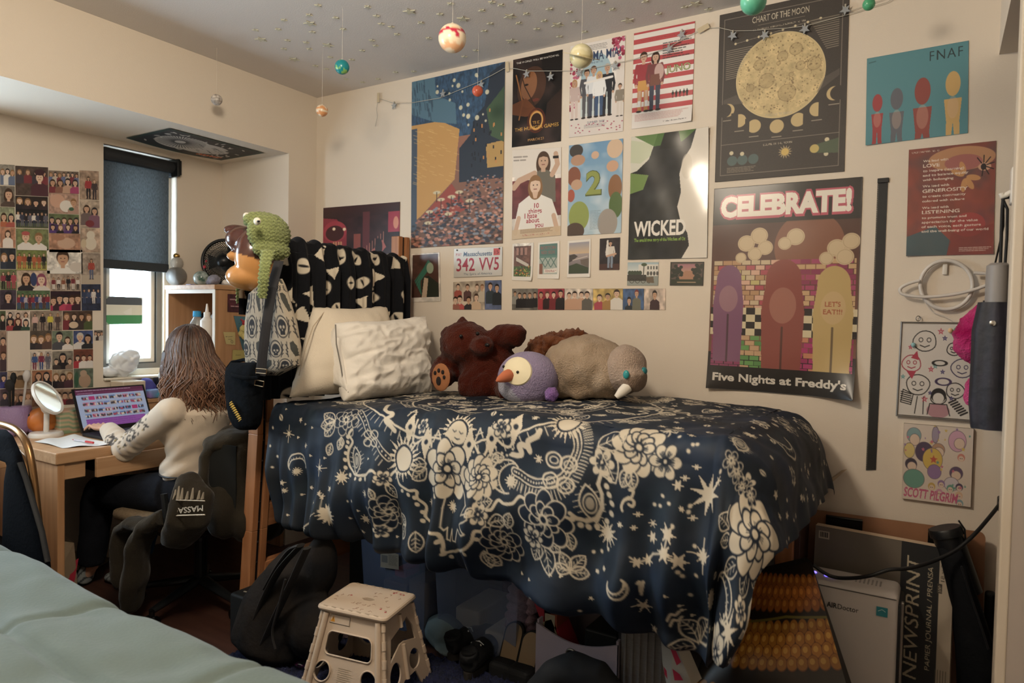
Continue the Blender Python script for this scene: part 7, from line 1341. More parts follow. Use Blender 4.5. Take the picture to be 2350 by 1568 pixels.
c = CV(34, 20, 5.5, '#a9b3cc'); c.rect(0, 0, 34, 1.6, '#5c2444'); c.rect(0, 1.6, 34, 2.8, '#6a2c50'); c.lorem(0.6, 0.7, 28, 1.4, 0.7, '#d8c8d4'); c.lorem(1, 2.1, 9, 2.6, 0.5, '#d8c8d4'); c.rect(2.2, 15.8, 31.8, 20, '#9656a4'); c.lorem(2.4, 16.2, 31, 19.8, 1.1, '#7f4692')
rs = np.random.RandomState(5)
for r0, y in enumerate((3.8, 6.9, 10.2, 13.0)):
    for k in range(9):
        x = 2.4+k*3.35; base = ['#b9a8b0', '#7a8fc0', '#a89c90', '#8a86a0', '#c08aa0', '#6a86b0'][rs.randint(6)]
        if (r0, k) in ((0, 1), (2, 7)): c.rect(x, y, x+2.9, y+2.0, '#b23a72'); continue
        c.rect(x, y, x+2.9, y+2.0, base)
        for q in range(4): c.ell(x+0.4+0.7*q, y+0.8+rs.rand()*0.6, 0.3+0.2*rs.rand(), 0.6, ['#5a4238', '#d8c0ac', '#3c3a48', '#a84a5c'][rs.randint(4)])
P = np.zeros((c.ny, c.nx, 3))
for j in range(c.ny):
    for i in range(c.nx): P[j, i] = S(0.028+0.944*i/(c.nx-1), 0.97-0.87*j/(c.ny-1), 0.0012)
scr = bpy.data.materials.new('screen_lit'); scr.use_nodes = True; nt = scr.node_tree; bs = nt.nodes['Principled BSDF']; at = nt.nodes.new('ShaderNodeAttribute'); at.attribute_name = 'Col'
nt.links.new(at.outputs['Color'], bs.inputs['Emission Color']); bs.inputs['Emission Strength'].default_value = 0.85; bs.inputs['Base Color'].default_value = (0.01, 0.01, 0.01, 1); bs.inputs['Roughness'].default_value = 0.25
sheet('screen', P, scr, ld_, c.a)
# paper, pen, mirror and small things on the desk
q = [onZ(x, y, DT+0.002) for x, y in ((78, 1014), (172, 999), (262, 1021), (143, 1029))]
c = CV(28, 21, 3, '#dcdad6'); [c.line([(2, 3+k*1.6), (20+c.rs.rand()*6, 3+k*1.6)], 0.18, '#a9abb0', 0.6) for k in range(9)]
u = np.linspace(0, 1, c.nx)[None, :, None]; v = np.linspace(0, 1, c.ny)[:, None, None]; P = (q[0]*(1-u)+q[1]*u)*(1-v)+(q[3]*(1-u)+q[2]*u)*v; P[..., 2] += 0.006*np.sin(u[..., 0]*5+v[..., 0]*3)**2
sheet('paper_sheet', P, PRINT, None, c.a, label='white sheet of paper lying on the desk corner', cat='paper')
a, b = onZ(166, 1009, DT+0.014), onZ(214, 1016.5, DT+0.014); t = T('pen', 'clear ballpoint pen with red ends lying on the paper', 'pen', tuple(a)); d = b-a
MB().tube([a+d*0.1, a+d*0.65], 0.0042, 10).build('barrel', M('pen_clear', '#c8c4cc', 0.2), t); MB().tube([a+d*0.65, b], 0.0052, 10).build('cap', M('pen_red', '#b8383a', 0.3), t); MB().tube([a, a+d*0.1], [0.001, 0.004], 10).build('tip', M('pen_red', '#b8383a', 0.3), t)
wp_ = M('white_plastic', '#d8d3cc', 0.35)
p = onZ(106, 1001, DT); t = T('table_mirror', 'round white tilting table mirror on the desk', 'mirror', tuple(p))
MB().lathe([(0.0, 0), (0.074, 0), (0.074, 0.012), (0.068, 0.020), (0.0, 0.022)], p, 36).build('base', wp_, t, smooth=True); st = p+np.array((0, 0, 0.02)); top = onY(107, 950, p[1])
MB().tube([st, top], 0.012, 14).build('stem', wp_, t, smooth=True)
mc = onY(110, 913, p[1]); vd = ray(110, 913); vd /= np.linalg.norm(vd); r1 = np.cross(vd, up_); r1 /= np.linalg.norm(r1); u1 = np.cross(r1, vd); nr = Vector(0.88*(0.84*r1+0.54*u1)-0.47*vd).normalized(); mx, my, _ = basis(nr)
for s in (-1, 1): MB().tube([top, Vector(top)+Vector((0, 0, 0.02))+mx*s*0.025, Vector(mc)+mx*s*0.05-Vector(nr)*0.012], 0.010, 10, sy=0.6).build('yoke', wp_, t, smooth=True)
MB().lathe([(0.0, -0.018), (0.075, -0.018), (0.092, -0.008), (0.092, 0.006), (0.084, 0.006), (0.083, 0.0), (0.0, 0.0)], mc, 40, tuple(nr)).build('frame', wp_, t, smooth=True); MB().lathe([(0.0, 0.002), (0.082, 0.002)], mc, 40, tuple(nr), cap=False).build('glass', M('mirror_glass', '#d0d4d4', 0.03, 1.0), t)
lil = M('lilac_plastic', '#8f78a0', 0.18, coat=0.6, bump=0.5, bscale=120)
p = onZ(28, 998, DT); t = T('brush_holder', 'glittery lilac animal shaped pot holding makeup brushes', 'pot', tuple(p)); m = MB(); m.lathe([(0.06, 0), (0.085, 0.03), (0.088, 0.09), (0.080, 0.14), (0.07, 0.145)], p, 26); m.ell(p+np.array((0.06, 0.07, 0.04)), (0.035, 0.035, 0.04)); m.ell(p+np.array((0.06, -0.04, 0.02)), (0.03, 0.03, 0.03)); m.build('body', lil, t, smooth=True)
MB().ell(p+np.array((0.075, 0.045, 0.095)), 0.010, n=12).build('eye', M('eye_bead', '#120d0c', 0.15), t, smooth=True)
rs = np.random.RandomState(3)
for i, (dx, dy, h, cc, r_) in enumerate(((-0.02, -0.05, 0.25, '#d8d6d2', 0.024), (0.01, 0.0, 0.27, '#17181b', 0.014), (0.02, 0.035, 0.28, '#b9b6b4', 0.018), (-0.03, 0.05, 0.26, '#1c1d20', 0.030), (0.03, -0.02, 0.24, '#202124', 0.020))):
    q = p+np.array((dx, dy, 0.10)); e = q+np.array((dx*0.4, dy*0.4, h-0.12)); tb = T('makeup_brush', ('pale' if cc > '#a' else 'black')+' makeup brush standing in the lilac pot', 'brush', tuple(q), 'makeup brushes in the lilac pot')
    MB().tube([q, e], [0.005, 0.006], 8).build('handle', M('brush'+cc, cc, 0.3), tb, smooth=True); MB().lathe([(0.006, 0), (r_*0.7, 0.012), (r_, 0.035), (r_*0.6, 0.055), (0, 0.06)], e, 14, tuple(e-q)).build('bristles', M('bristle'+cc, cc, 0.8), tb, smooth=True)
p = onX(97, 966, -0.553); p[2] = DT+0.066; MB().ell(p, (0.066, 0.074, 0.066), n=32).build('orange_ball_lamp', M('orange_glow', '#c97838', 0.35, coat=0.4), label='round orange ball behind the table mirror', cat='ball', smooth=True)
c = CV(30, 20, 4, '#a9a284'); [c.line([(0, y+1.2*math.sin(y)), (10, y), (20, y+1.5*math.sin(y*1.3)), (30, y-0.6)], 1.2, ['#7d9a78', '#c49a84', '#5f8a68', '#d3b89a'][k % 4]) for k, y in enumerate(np.arange(1, 20, 1.9))]
p = np.array((-0.575, -1.225, DT)); m = MB().box(p, p+np.array((0.12, 0.20, 0.115)), 0.003); me = m.mesh('striped_box'); bm = bmesh.new(); bm.from_mesh(me); bmesh.ops.subdivide_edges(bm, edges=bm.edges, cuts=9, use_grid_fill=True); bm.to_mesh(me); bm.free(); a = verts_of(me)
set_col(me, np.array([srgb(['#8aa384', '#c9a68e', '#6f967a', '#c8b394'][int((z-DT)*90+0.8*math.sin(y*30+x*20)) % 4]) for x, y, z in a])); link_mesh('striped_box', me, None, [GLOSS], 'green and peach striped box between mirror and laptop', 'box')
p = onZ(147, 988, DT+0.005); m = MB(); [m.ell(p+np.array((0.002*i*math.cos(i), 0.008*i-0.02, 0.003+0.003*(i % 3))), 0.006, n=8) for i in range(8)]; m.build('bead_bracelet', gold, label='small gold bead bracelet beside the mirror base', cat='bracelet', smooth=True)
q = onZ(168, 985, DT+0.001); MB().box(q+np.array((-0.02, -0.03, 0)), q+np.array((0.03, 0.03, 0.004)), 0.001).build('yellow_note_pad', M('note_yellow', '#c9bb7c', 0.7), label='pale yellow note pad in front of the striped box', cat='note pad')
# back shelf on the desk and things by the sill
rz = 0.885
t = T('desk_riser', 'low birch riser with a drawer at the back of the desk', 'riser', (-0.53, -0.72, DT)); MB().box((-0.615, -0.90, rz-0.02), (-0.43, -0.58, rz), 0.003).build('top', ply, t); MB().box((-0.61, -0.89, DT), (-0.44, -0.59, rz-0.02), 0.002).build('drawer', ply, t)
t = T('black_mug', 'black mug with white doodles behind the laptop', 'mug', (-0.53, -0.65, rz)); q = np.array((-0.53, -0.655, rz)); MB().lathe([(0.0, 0), (0.042, 0), (0.045, 0.01), (0.045, 0.105), (0.041, 0.105), (0.041, 0.012), (0.0, 0.01)], q, 28).build('body', M('mug_black', '#1a1c1e', 0.25, c2='#22252a'), t, smooth=True); MB().tube([q+np.array((0.04, 0.02, 0.09)), q+np.array((0.068, 0.03, 0.08)), q+np.array((0.07, 0.03, 0.04)), q+np.array((0.042, 0.02, 0.025))], 0.006, 8).build('handle', M('mug_black', '#1a1c1e', 0.25), t, smooth=True)
m = MB(); [m.tube([q+np.array((0.0455*math.cos(a), 0.0455*math.sin(a), 0.03+0.006*k)), q+np.array((0.0455*math.cos(a+0.35), 0.0455*math.sin(a+0.35), 0.035+0.008*k))], 0.0015, 5) for k, a in enumerate((-0.9, -0.7, -1.1, -0.6, -0.95))]; m.build('doodle', M('doodle_white', '#d8d4cc', 0.4), t)
MB().box((-0.60, -0.905, rz), (-0.47, -0.78, rz+0.10), 0.006).build('cream_organizer', M('cream_box', '#cbbda8', 0.5), label='cream desk organizer below the window sill', cat='organizer')
m = MB(); m.box((-0.50, -0.775, rz), (-0.44, -0.70, rz+0.05), 0.012); m.build('pencil_case', M('case_blue', '#4a9ab8', 0.6, c2='#8a6cb0', scale=9), label='bright blue pencil case behind the laptop screen', cat='pencil case', smooth=True)
MB().box((-0.42, -0.79, DT), (-0.37, -0.70, DT+0.085), 0.008).build('white_box', M('small_white', '#cfcac4', 0.4), label='small white box tucked beside the laptop screen', cat='box')
q = np.array((-0.66, -0.79, 0.997)); blob('plastic_bag', MB().ell(q+np.array((0.0, -0.01, 0.07)), (0.05, 0.075, 0.075)).ell(q+np.array((0.01, 0.03, 0.10)), (0.04, 0.04, 0.05)).ell(q+np.array((0.0, -0.08, 0.03)), (0.04, 0.06, 0.03)), 0.006, M('bag_white_film', '#dadde0', 0.25), None, 2, fur(80, 0.012), label='crumpled white plastic bag on the window sill', cat='bag')
blob('blue_cloth', MB().ell((-0.52, -0.745, rz+0.06), (0.04, 0.045, 0.05)), 0.006, M('cloth_violet', '#4a4a94', 0.9), None, 2, fur(60, 0.008), label='crumpled violet blue cloth behind the pencil case', cat='cloth')
m = MB(); q = np.array((-0.56, -0.60, rz)); m.ell(q+np.array((0.0, 0.0, 0.085)), (0.055, 0.05, 0.085), n=24); m.build('grey_dome_speaker', M('speaker_mesh', '#b5b0aa', 0.8, bump=0.4, bscale=400), label='rounded pale grey speaker beside the black mug', cat='speaker', smooth=True)
# under the desk
p = onZ(155, 1290, 0); c = np.array((-0.36, -1.31, 0.0)); t = T('paper_bag', 'brown paper bag with red print on the floor under the desk', 'paper bag', tuple(c)); kp = M('kraft', '#8a7862', 0.85, bump=0.4, bscale=25)
a = [(-0.10, -0.075, 0), (0.10, -0.075, 0), (0.10, 0.075, 0), (-0.10, 0.075, 0)]; b = [(-0.11, -0.06, 0.27), (0.09, -0.05, 0.29), (0.115, 0.05, 0.25), (-0.10, 0.06, 0.27)]; m = MB(); m.add([tuple(c+np.array(q)) for q in a+b], [[3, 2, 1, 0], [0, 1, 5, 4], [1, 2, 6, 5], [2, 3, 7, 6], [3, 0, 4, 7]]); m.build('body', kp, t)
m = MB(); f = lambda u, v: tuple(c+np.array((0.1035+0.01*v-0.012*(1-u)*v, -0.075+0.15*u+0.01*v, 0.28*v))) ; L = [[(0.1, 0.0), (0.3, 0.0), (0.25, 0.25), (0.1, 0.15)], [(0.55, 0.1), (0.85, 0.15), (0.95, 0.6), (0.8, 0.55), (0.7, 0.3)], [(0.15, 0.5), (0.35, 0.6), (0.3, 0.75)], [(0.5, 0.55), (0.7, 0.8), (0.6, 0.85)]]; [m.quad(*[f(*k) for k in q]) for q in L]; m.build('red_print', M('bag_red', '#a8283c', 0.8), t)
q = onZ(205, 1288, 0.02); m = MB(); m.lathe([(0.0, 0.085), (0.06, 0.08), (0.075, 0.02), (0.14, 0.006), (0.145, 0.0), (0.07, 0.012), (0.0, 0.03)], (q[0]-0.06, q[1]-0.03, 0.002), 32); m.build('straw_hat', M('straw', '#8a7a5a', 0.85, bump=0.5, bscale=200), label='tan wide brimmed hat lying on the floor by the desk', cat='hat', smooth=True)
# ================================================================ person at the desk and her chair
V = Vector
hipC = V((0.27, -0.985, 0.545)); LH_, RH_ = V((0.27, -1.075, 0.53)), V((0.27, -0.895, 0.53))
LK, RK = V((-0.215, -1.16, 0.475)), V((-0.16, -0.92, 0.47)); LA, RA = V((-0.285, -1.165, 0.09)), V((-0.10, -1.03, 0.13))
LS, RS = V((0.335, -1.125, 0.925)), V((0.315, -0.835, 0.93)); LE, RE = V((0.055, -1.185, 0.725)), V((0.06, -0.80, 0.735)); LW, RW = V((-0.165, -1.145, 0.792)), V((-0.17, -0.875, 0.792))
head_c = V((0.225, -0.985, 1.150)); neck = V((0.285, -0.985, 1.0))
pe = T('person', 'person with long brown hair in a cream sweater typing at the laptop', 'person', (0.27, -0.985, 0.0))
SKIN = '#c79a80'
m = MB()
m.ell(head_c+V((-0.01, 0, 0.02)), (0.088, 0.072, 0.112), n=28); m.ell(head_c+V((-0.035, 0, -0.045)), (0.062, 0.058, 0.072), n=20)
m.ell(head_c+V((-0.098, 0, -0.015)), (0.016, 0.013, 0.024), n=12); m.ell(head_c+V((-0.082, 0, -0.062)), (0.016, 0.024, 0.011), n=12)
for s in (-1, 1): m.ell(head_c+V((0.01, s*0.074, -0.01)), (0.016, 0.008, 0.028), n=12)
m.tube([neck+V((0.03, 0, -0.05)), neck, head_c+V((0.01, 0, -0.05))], [0.062, 0.050, 0.050], 18)
m.tube([hipC, hipC+V((0.015, 0, 0.12)), hipC+V((0.035, 0, 0.25)), V((0.325, -0.98, 0.90)), V((0.31, -0.98, 0.945))], [0.135, 0.115, 0.125, 0.135, 0.09], 24, sy=0.75)
for S_, E_, W_ in ((LS, LE, LW), (RS, RE, RW)): m.tube([S_+V((0, 0, 0.0)), S_.lerp(E_, 0.5), E_, E_.lerp(W_, 0.4), W_], [0.052, 0.044, 0.036, 0.035, 0.024], 14); m.ell(S_, 0.055, n=14)
for H, K, A in ((LH_, LK, LA), (RH_, RK, RA)): m.tube([H, H.lerp(K, 0.5), K, K.lerp(A, 0.35), A], [0.085, 0.072, 0.055, 0.052, 0.034], 16)
m.tube([LA, LA+V((-0.03, -0.01, -0.055)), LA+V((-0.14, -0.02, -0.068)), LA+V((-0.19, -0.025, -0.07))], [0.034, 0.036, 0.030, 0.018], 12, sy=0.75)
m.tube([RA, RA+V((-0.03, -0.02, -0.075)), RA+V((-0.12, -0.045, -0.105)), RA+V((-0.17, -0.06, -0.108))], [0.034, 0.036, 0.030, 0.018], 12, sy=0.75)
def hand(m, W_, side, spread=1.0):
    palm = W_+V((-0.048, 0, -0.002)); m.tube([W_, W_+V((-0.03, 0, 0.004)), W_+V((-0.078, 0, 0.0))], [0.023, 0.034, 0.036], 14, sy=0.45)
    for i, (dy, L) in enumerate(((-0.032, 0.058), (-0.011, 0.070), (0.010, 0.074), (0.031, 0.066))):
        if side > 0: dy = -dy
        b = W_+V((-0.076, dy*0.9, 0.004)); sp = dy*0.35*spread
        k1 = b+V((-L*0.45, sp*0.5, 0.008)); k2 = b+V((-L*0.8, sp, -0.006)); k3 = b+V((-L, sp*1.2, -0.020))
        m.tube([b+V((0.02, 0, 0)), b, k1, k2, k3], [0.009, 0.0092, 0.0085, 0.0075, 0.0058], 10)
    s = 1 if side < 0 else -1
    b = W_+V((-0.025, s*0.028, -0.004)); m.tube([b, b+V((-0.022, s*0.022, -0.004)), b+V((-0.045, s*0.032, -0.010)), b+V((-0.066, s*0.034, -0.017))], [0.012, 0.011, 0.0092, 0.007], 10)
hand(m, LW, -1); hand(m, RW, 1)
def skin_c(a, n):
    c = np.tile(srgb(SKIN), (len(a), 1))+0.02*fbm(a, 40, 2)[:, None]; h = np.array(head_c)
    c[np.linalg.norm((a-(h+np.array((-0.088, 0, -0.062))))*np.array((1, 0.8, 1.6)), axis=1) < 0.02] = srgb('#a85f56')
    for s in (-1, 1): c[np.linalg.norm((a-(h+np.array((-0.085, s*0.032, 0.012))))*np.array((1, 0.8, 1.5)), axis=1) < 0.014] = srgb('#2a1c18')
    for s in (-1, 1): c[np.linalg.norm((a-(h+np.array((-0.088, s*0.033, 0.036))))*np.array((1, 0.6, 2.4)), axis=1) < 0.015] = srgb('#4a3020')
    return c
blob('body', m, 0.0052, M('skin', rough=0.55, attr='Col'), pe, 4, None, skin_c)
# sweater
m = MB()
m.tube([hipC+V((0.0, 0, 0.055)), hipC+V((0.01, 0, 0.10)), hipC+V((0.018, 0, 0.15)), hipC+V((0.035, 0, 0.26)), V((0.33, -0.98, 0.905)), V((0.305, -0.98, 0.965))], [0.150, 0.152, 0.132, 0.145, 0.150, 0.075], 26, sy=0.74)
m.ell(hipC+V((-0.045, 0, 0.10)), (0.10, 0.125, 0.06), n=18); m.ell(V((0.235, -0.985, 0.80)), (0.10, 0.135, 0.09), n=20)
for S_, E_, W_ in ((LS, LE, LW), (RS, RE, RW)):
    m.ell(S_+V((0.0, 0, -0.005)), (0.064, 0.062, 0.064), n=16)
    m.tube([S_, S_.lerp(E_, 0.35), S_.lerp(E_, 0.7), E_, E_.lerp(W_, 0.3), E_.lerp(W_, 0.7), E_.lerp(W_, 0.97)], [0.066, 0.060, 0.056, 0.054, 0.057, 0.048, 0.040], 18)
m.tube([V((0.325, -1.10, 0.93)), V((0.31, -0.98, 0.965)), V((0.315, -0.86, 0.93))], [0.06, 0.058, 0.06], 14)
def sw_d(a, n):
    w = 0.0035*np.sin(a[:, 2]*70+6*np.sin(a[:, 0]*9)+4*fbm(a, 7, 3))*np.clip((0.95-a[:, 2])*4, 0, 1)+0.004*fbm(a, 18, 4); e = np.array(LE); t = np.clip(1-np.linalg.norm(a-e, axis=1)/0.2, 0, 1)
    return a+n*(w+t*0.005*np.sin(a[:, 0]*150+a[:, 2]*60))[:, None]
def sw_c(a, n):
    c = np.tile(srgb('#cabba8'), (len(a), 1)); S_, E_, W_ = map(np.array, (LS, LE, LW))
    def seg(A, B): d = B-A; t = np.clip(((a-A)@d)/(d@d), 0, 1); q = a-(A+t[:, None]*d); return t, np.linalg.norm(q, axis=1), q
    t1, d1, q1 = seg(S_, E_); t2, d2, q2 = seg(E_, E_+(W_-E_)*0.7)
    out = ((q1[:, 1] < -0.012) & (d1 < 0.085) & (t1 > 0.25) & (q1[:, 2]*0.4+np.abs(q1[:, 1])*0.3 > -0.02)) | ((q2[:, 1] < -0.012) & (d2 < 0.08) & (t2 < 0.75))
    p = (fbm(a, 150, 3, 2) > 0.02) & out & (((t1 < 0.9) & (q1[:, 2] > -0.012)) | ((t2 > 0.05) & (t2 < 0.6) & (q2[:, 1] < -0.03)))
    c[p] = srgb('#4a4440'); c[p & (fbm(a, 90, 5) > 0.5)] = srgb('#8a7448'); return c
blob('sweater', m, 0.008, M('ribbed_knit', rough=0.9, attr='Col', bump=0.25, bscale=500, sheen=0.2), pe, 5, sw_d, sw_c)
# jeans
m = MB(); m.ell(hipC+V((0.02, 0, 0.0)), (0.15, 0.165, 0.115), n=22)
for H, K, A in ((LH_, LK, LA), (RH_, RK, RA)): m.tube([H, H.lerp(K, 0.35), H.lerp(K, 0.75), K+V((0.0, 0, 0.01)), K.lerp(A, 0.12)+V((-0.01, 0, 0)), K.lerp(A, 0.4), K.lerp(A, 0.92)], [0.105, 0.095, 0.082, 0.074, 0.074, 0.070, 0.062], 18)
def je_c(a, n):
    c = np.tile(srgb('#15171d'), (len(a), 1))+0.012*fbm(a, 60, 2)[:, None]; r = (a[:, 1] > -1.10) & (a[:, 2] < 0.33) & (a[:, 0] < 0.1); c[r] = srgb('#24405f')+0.05*fbm(a[r], 50, 3)[:, None]; return c  # bluer lower leg: light on the dark denim put into the colour
blob('jeans', m, 0.009, M('jeans_cloth', rough=0.92, spec=0.15, attr='Col', bump=0.3, bscale=260), pe, 5, lambda a, n: a+n*(0.004*fbm(a, 24, 4))[:, None], je_c)
m = MB(); [m.tube([hipC+V((0.02+0.13*math.cos(t), -0.155*math.sin(t), 0.075)) for t in np.linspace(0.2, 2.6, 14)], 0.004, 6)]; m.build('belt', M('belt_black', '#1a1816', 0.5), pe)
m = MB()
for K_ in (0.0, 0.02): m.tube([hipC+V((0.0-0.06*q, -0.150-0.006*math.sin(q*3), 0.055-0.03*q-K_)) for q in np.linspace(0, 1, 6)], 0.002, 5)
m.build('pocket_seam', M('seam_thread', '#6a5a48', 0.8), pe)
# socks
m = MB(); m.tube([RA+V((0.0, 0, 0.02)), RA+V((-0.03, -0.02, -0.072)), RA+V((-0.12, -0.045, -0.100)), RA+V((-0.175, -0.06, -0.104))], [0.042, 0.043, 0.037, 0.022], 16, sy=0.8); m.tube([LA+V((0, 0, 0.04)), LA+V((-0.03, -0.01, -0.05)), LA+V((-0.14, -0.02, -0.064)), LA+V((-0.195, -0.025, -0.066))], [0.042, 0.043, 0.036, 0.022], 16, sy=0.8)
blob('socks', m, 0.006, M('sock_knit', rough=0.95, attr='Col'), pe, 4, None, lambda a, n: np.where((np.sin((a[:, 0]*0.8-a[:, 2]*0.7)*260) > 0.72)[:, None], srgb('#3c4046'), srgb('#8e9494')))
# wristband
MB().tube([LW+V((0.012, 0.026*math.cos(t), 0.024*math.sin(t))) for t in np.linspace(0, 6.283, 17)[:-1]], 0.006, 8, closed=True).build('wristband', M('band_purple', '#3a2c58', 0.6), pe, smooth=True)
# hair: a cap and many strands
hs = bpy.data.meshes.new('x'); bpy.data.meshes.remove(hs)
m = MB(); m.ell(head_c+V((0.022, 0, 0.035)), (0.098, 0.090, 0.118), n=28); m.ell(head_c+V((0.055, 0, -0.05)), (0.075, 0.098, 0.13), n=24); m.ell(head_c+V((0.085, 0.015, -0.16)), (0.060, 0.118, 0.10), n=22)
for s in (-1, 1): m.tube([head_c+V((-0.02, s*0.075, 0.03)), head_c+V((0.0, s*0.092, -0.06)), head_c+V((0.03, s*0.105, -0.16))], [0.03, 0.036, 0.025], 12)
hm = M('hair', rough=0.38, attr='Col', sheen=0.1)
def hair_c(a, n):
    t = np.clip((1.27-a[:, 2])/0.42, 0, 1)[:, None]; return srgb('#33221a')*(1-t)+srgb('#5e402e')*t+0.05*np.sin(a[:, 1:2]*260+a[:, 0:1]*120)
hr = blob('hair', m, 0.008, hm, pe, 5, lambda a, n: a+n*(0.004*np.sin(np.arctan2(a[:, 1]+0.985, a[:, 0]-0.22)*38+a[:, 2]*14))[:, None], hair_c)
rs = np.random.RandomState(21); m = MB(); cols = []
for i in range(620):
    th0 = rs.uniform(-2.75, 2.75); ph0 = rs.uniform(0.02, 0.5); L = rs.uniform(0.34, 0.46)+0.05*(abs(th0) < 1.6)*rs.rand(); pts = []; n_ = 11; w1, w2 = rs.rand()*6.3, rs.uniform(0.012, 0.036)
    R0 = 1.0+rs.uniform(0.0, 0.06)
    for k in range(n_):
        q = k/(n_-1); s = q*L
        if s < 0.17: ph = ph0+(math.pi/2-ph0)*(s/0.17); r = (0.103, 0.096, 0.122); p = head_c+V((0.02, 0, 0.03))+V((r[0]*math.sin(ph)*math.cos(th0), r[1]*math.sin(ph)*math.sin(th0), r[2]*math.cos(ph)))*R0
        else:
            dn = s-0.17; ex = 0.10+0.20*dn; p = head_c+V((0.02+0.06*min(dn/0.12, 1), 0, 0.03))+V((0.103*R0*math.cos(th0)*(1+0.25*dn)+0.0, 0.096*R0*math.sin(th0)*(1+1.1*dn), -dn*0.98))
            p += V((w2*math.sin(q*13+w1)*min(dn*8, 1), w2*math.cos(q*11+w1)*min(dn*8, 1)+0.02*dn*4*math.sin(th0), 0))
            if p.x < 0.27 and p.z < 1.0: p.x += 0.03
        pts.append(p)
    k0 = len(m.v); m.tube(pts, [0.0042, 0.0046, 0.0046, 0.0044, 0.0042, 0.004, 0.0038, 0.0034, 0.003, 0.0022, 0.0008], 5); tint = rs.uniform(0.75, 1.3); hl = rs.rand()
    for q in range(len(m.v)-k0):
        t = (q//5)/(n_-1); c = (srgb('#35231b')*(1-t)+srgb('#6c4a35')*t)*tint
        if hl > 0.86: c = c*0.6+srgb('#a88468')*0.4
        cols.append(c)
me = m.mesh('strands'); set_col(me, np.array(cols)); link_mesh('strands', me, hr, [hm], smooth=True)
# ---------------------------------------------------------------- desk chair and the hoodie on it
ch = T('desk_chair', 'dark swivel desk chair with a tan woven seat', 'chair', (0.33, -0.98, 0)); tan = M('woven_tan', '#7d6a52', 0.9, c2='#6a5942', scale=120, bump=0.5, bscale=300); cb = M('chair_black', '#101214', 0.4)
m = MB(); m.box((0.03, -1.235, 0.405), (0.55, -0.735, 0.455), 0.03); m.build('seat', tan, ch, smooth=True)
m = MB(); m.box((0.06, -1.20, 0.375), (0.53, -0.77, 0.408), 0.01); m.lathe([(0.03, 0.10), (0.03, 0.30), (0.05, 0.375)], (0.33, -0.98, 0), 16); m.build('seat_pan', cb, ch)
m = MB(); m.box((0.585, -1.175, 0.50), (0.625, -0.785, 0.80), 0.05)
for _k in range(1): m.v = [(0.33+(p[0]-0.33)*math.cos(R(30))-(p[1]+0.98)*math.sin(R(30)), -0.98+(p[0]-0.33)*math.sin(R(30))+(p[1]+0.98)*math.cos(R(30)), p[2]) for p in m.v]
m.build('backrest', M('chair_mesh_black', '#14161a', 0.8), ch, smooth=True)
MB().tube([(0.48, -0.89, 0.39), (0.56, -0.84, 0.40), (0.595, -0.825, 0.50), (0.59, -0.83, 0.72)], 0.022, 10, sy=0.6).build('back_support', cb, ch, smooth=True)
for k in range(5):
    a = -0.05+k*2*math.pi/5; e = V((0.33+0.29*math.cos(a), -0.98+0.29*math.sin(a), 0.075)); MB().tube([(0.33, -0.98, 0.115), V((0.33, -0.98, 0.115)).lerp(e, 0.6), e], [0.032, 0.024, 0.018], 10, sy=0.7).build('base_spoke', cb, ch, smooth=True)
    c_ = MB(); [c_.lathe([(0.0, -0.011), (0.024, -0.011), (0.028, 0), (0.024, 0.011), (0, 0.011)], e+V((0.01*math.cos(a+1.57)*s*1.6, 0.01*math.sin(a+1.57)*s*1.6, -0.047)), 16, (math.cos(a+1.57), math.sin(a+1.57), 0)) for s in (-1, 1)]; c_.tube([e+V((0, 0, 0.0)), e+V((0, 0, -0.045))], 0.012, 8); c_.build('caster', M('caster_black', '#0c0d0e', 0.25), ch, smooth=True)
for s in (-1,):
    m = MB(); m.tube([(0.50, -0.98+s*0.19, 0.40), (0.53, -0.98+s*0.285, 0.45), (0.50, -0.98+s*0.285, 0.60)], 0.014, 8); m.build('arm_post', cb, ch)
hd = T('hoodie', 'olive grey hooded sweatshirt draped over the desk chair back', 'hoodie', (0.58, -1.0, 0.2))
ol = M('fleece_olive', rough=0.95, spec=0.1, attr='Col', bump=0.3, bscale=200, sheen=0.15)
def ho_c(a, n): return srgb('#302b23')*(1+0.12*fbm(a, 14, 3)[:, None])
def ho_d(a, n): return a+n*(0.010*fbm(a*np.array((1, 1, 0.45)), 20, 5)+0.007*fbm(a*np.array((1, 1, 0.5)), 42, 6))[:, None]
m = MB(); m.box((0.57, -1.21, 0.44), (0.655, -0.76, 0.80), 0.04); m.ell((0.56, -1.05, 0.815), (0.12, 0.17, 0.045), n=20); m.ell((0.60, -0.95, 0.835), (0.10, 0.18, 0.06), n=20); m.ell((0.50, -1.14, 0.79), (0.08, 0.10, 0.04), n=18)
m.tube([(0.50, -1.19, 0.80), (0.46, -1.22, 0.74), (0.46, -1.235, 0.64), (0.47, -1.22, 0.54)], [0.03, 0.026, 0.026, 0.03], 14); m.ell((0.53, -1.19, 0.50), (0.08, 0.07, 0.13), n=18); m.ell((0.62, -1.08, 0.45), (0.08, 0.16, 0.12), n=18); m.ell((0.66, -0.95, 0.38), (0.06, 0.12, 0.08), n=16)
def rz_(p, ang=R(30), c=(0.33, -0.98)): x, y = p[0]-c[0], p[1]-c[1]; return (c[0]+x*math.cos(ang)-y*math.sin(ang), c[1]+x*math.sin(ang)+y*math.cos(ang), p[2])
m.v = [rz_(p) for p in m.v]
m.tube([onY(428, 1090, -1.25), onY(440, 1140, -1.27), onY(432, 1195, -1.28), onY(405, 1245, -1.27)], [0.04, 0.085, 0.095, 0.07], 16, sy=0.55)
blob('body', m, 0.011, ol, hd, 5, ho_d, ho_c)
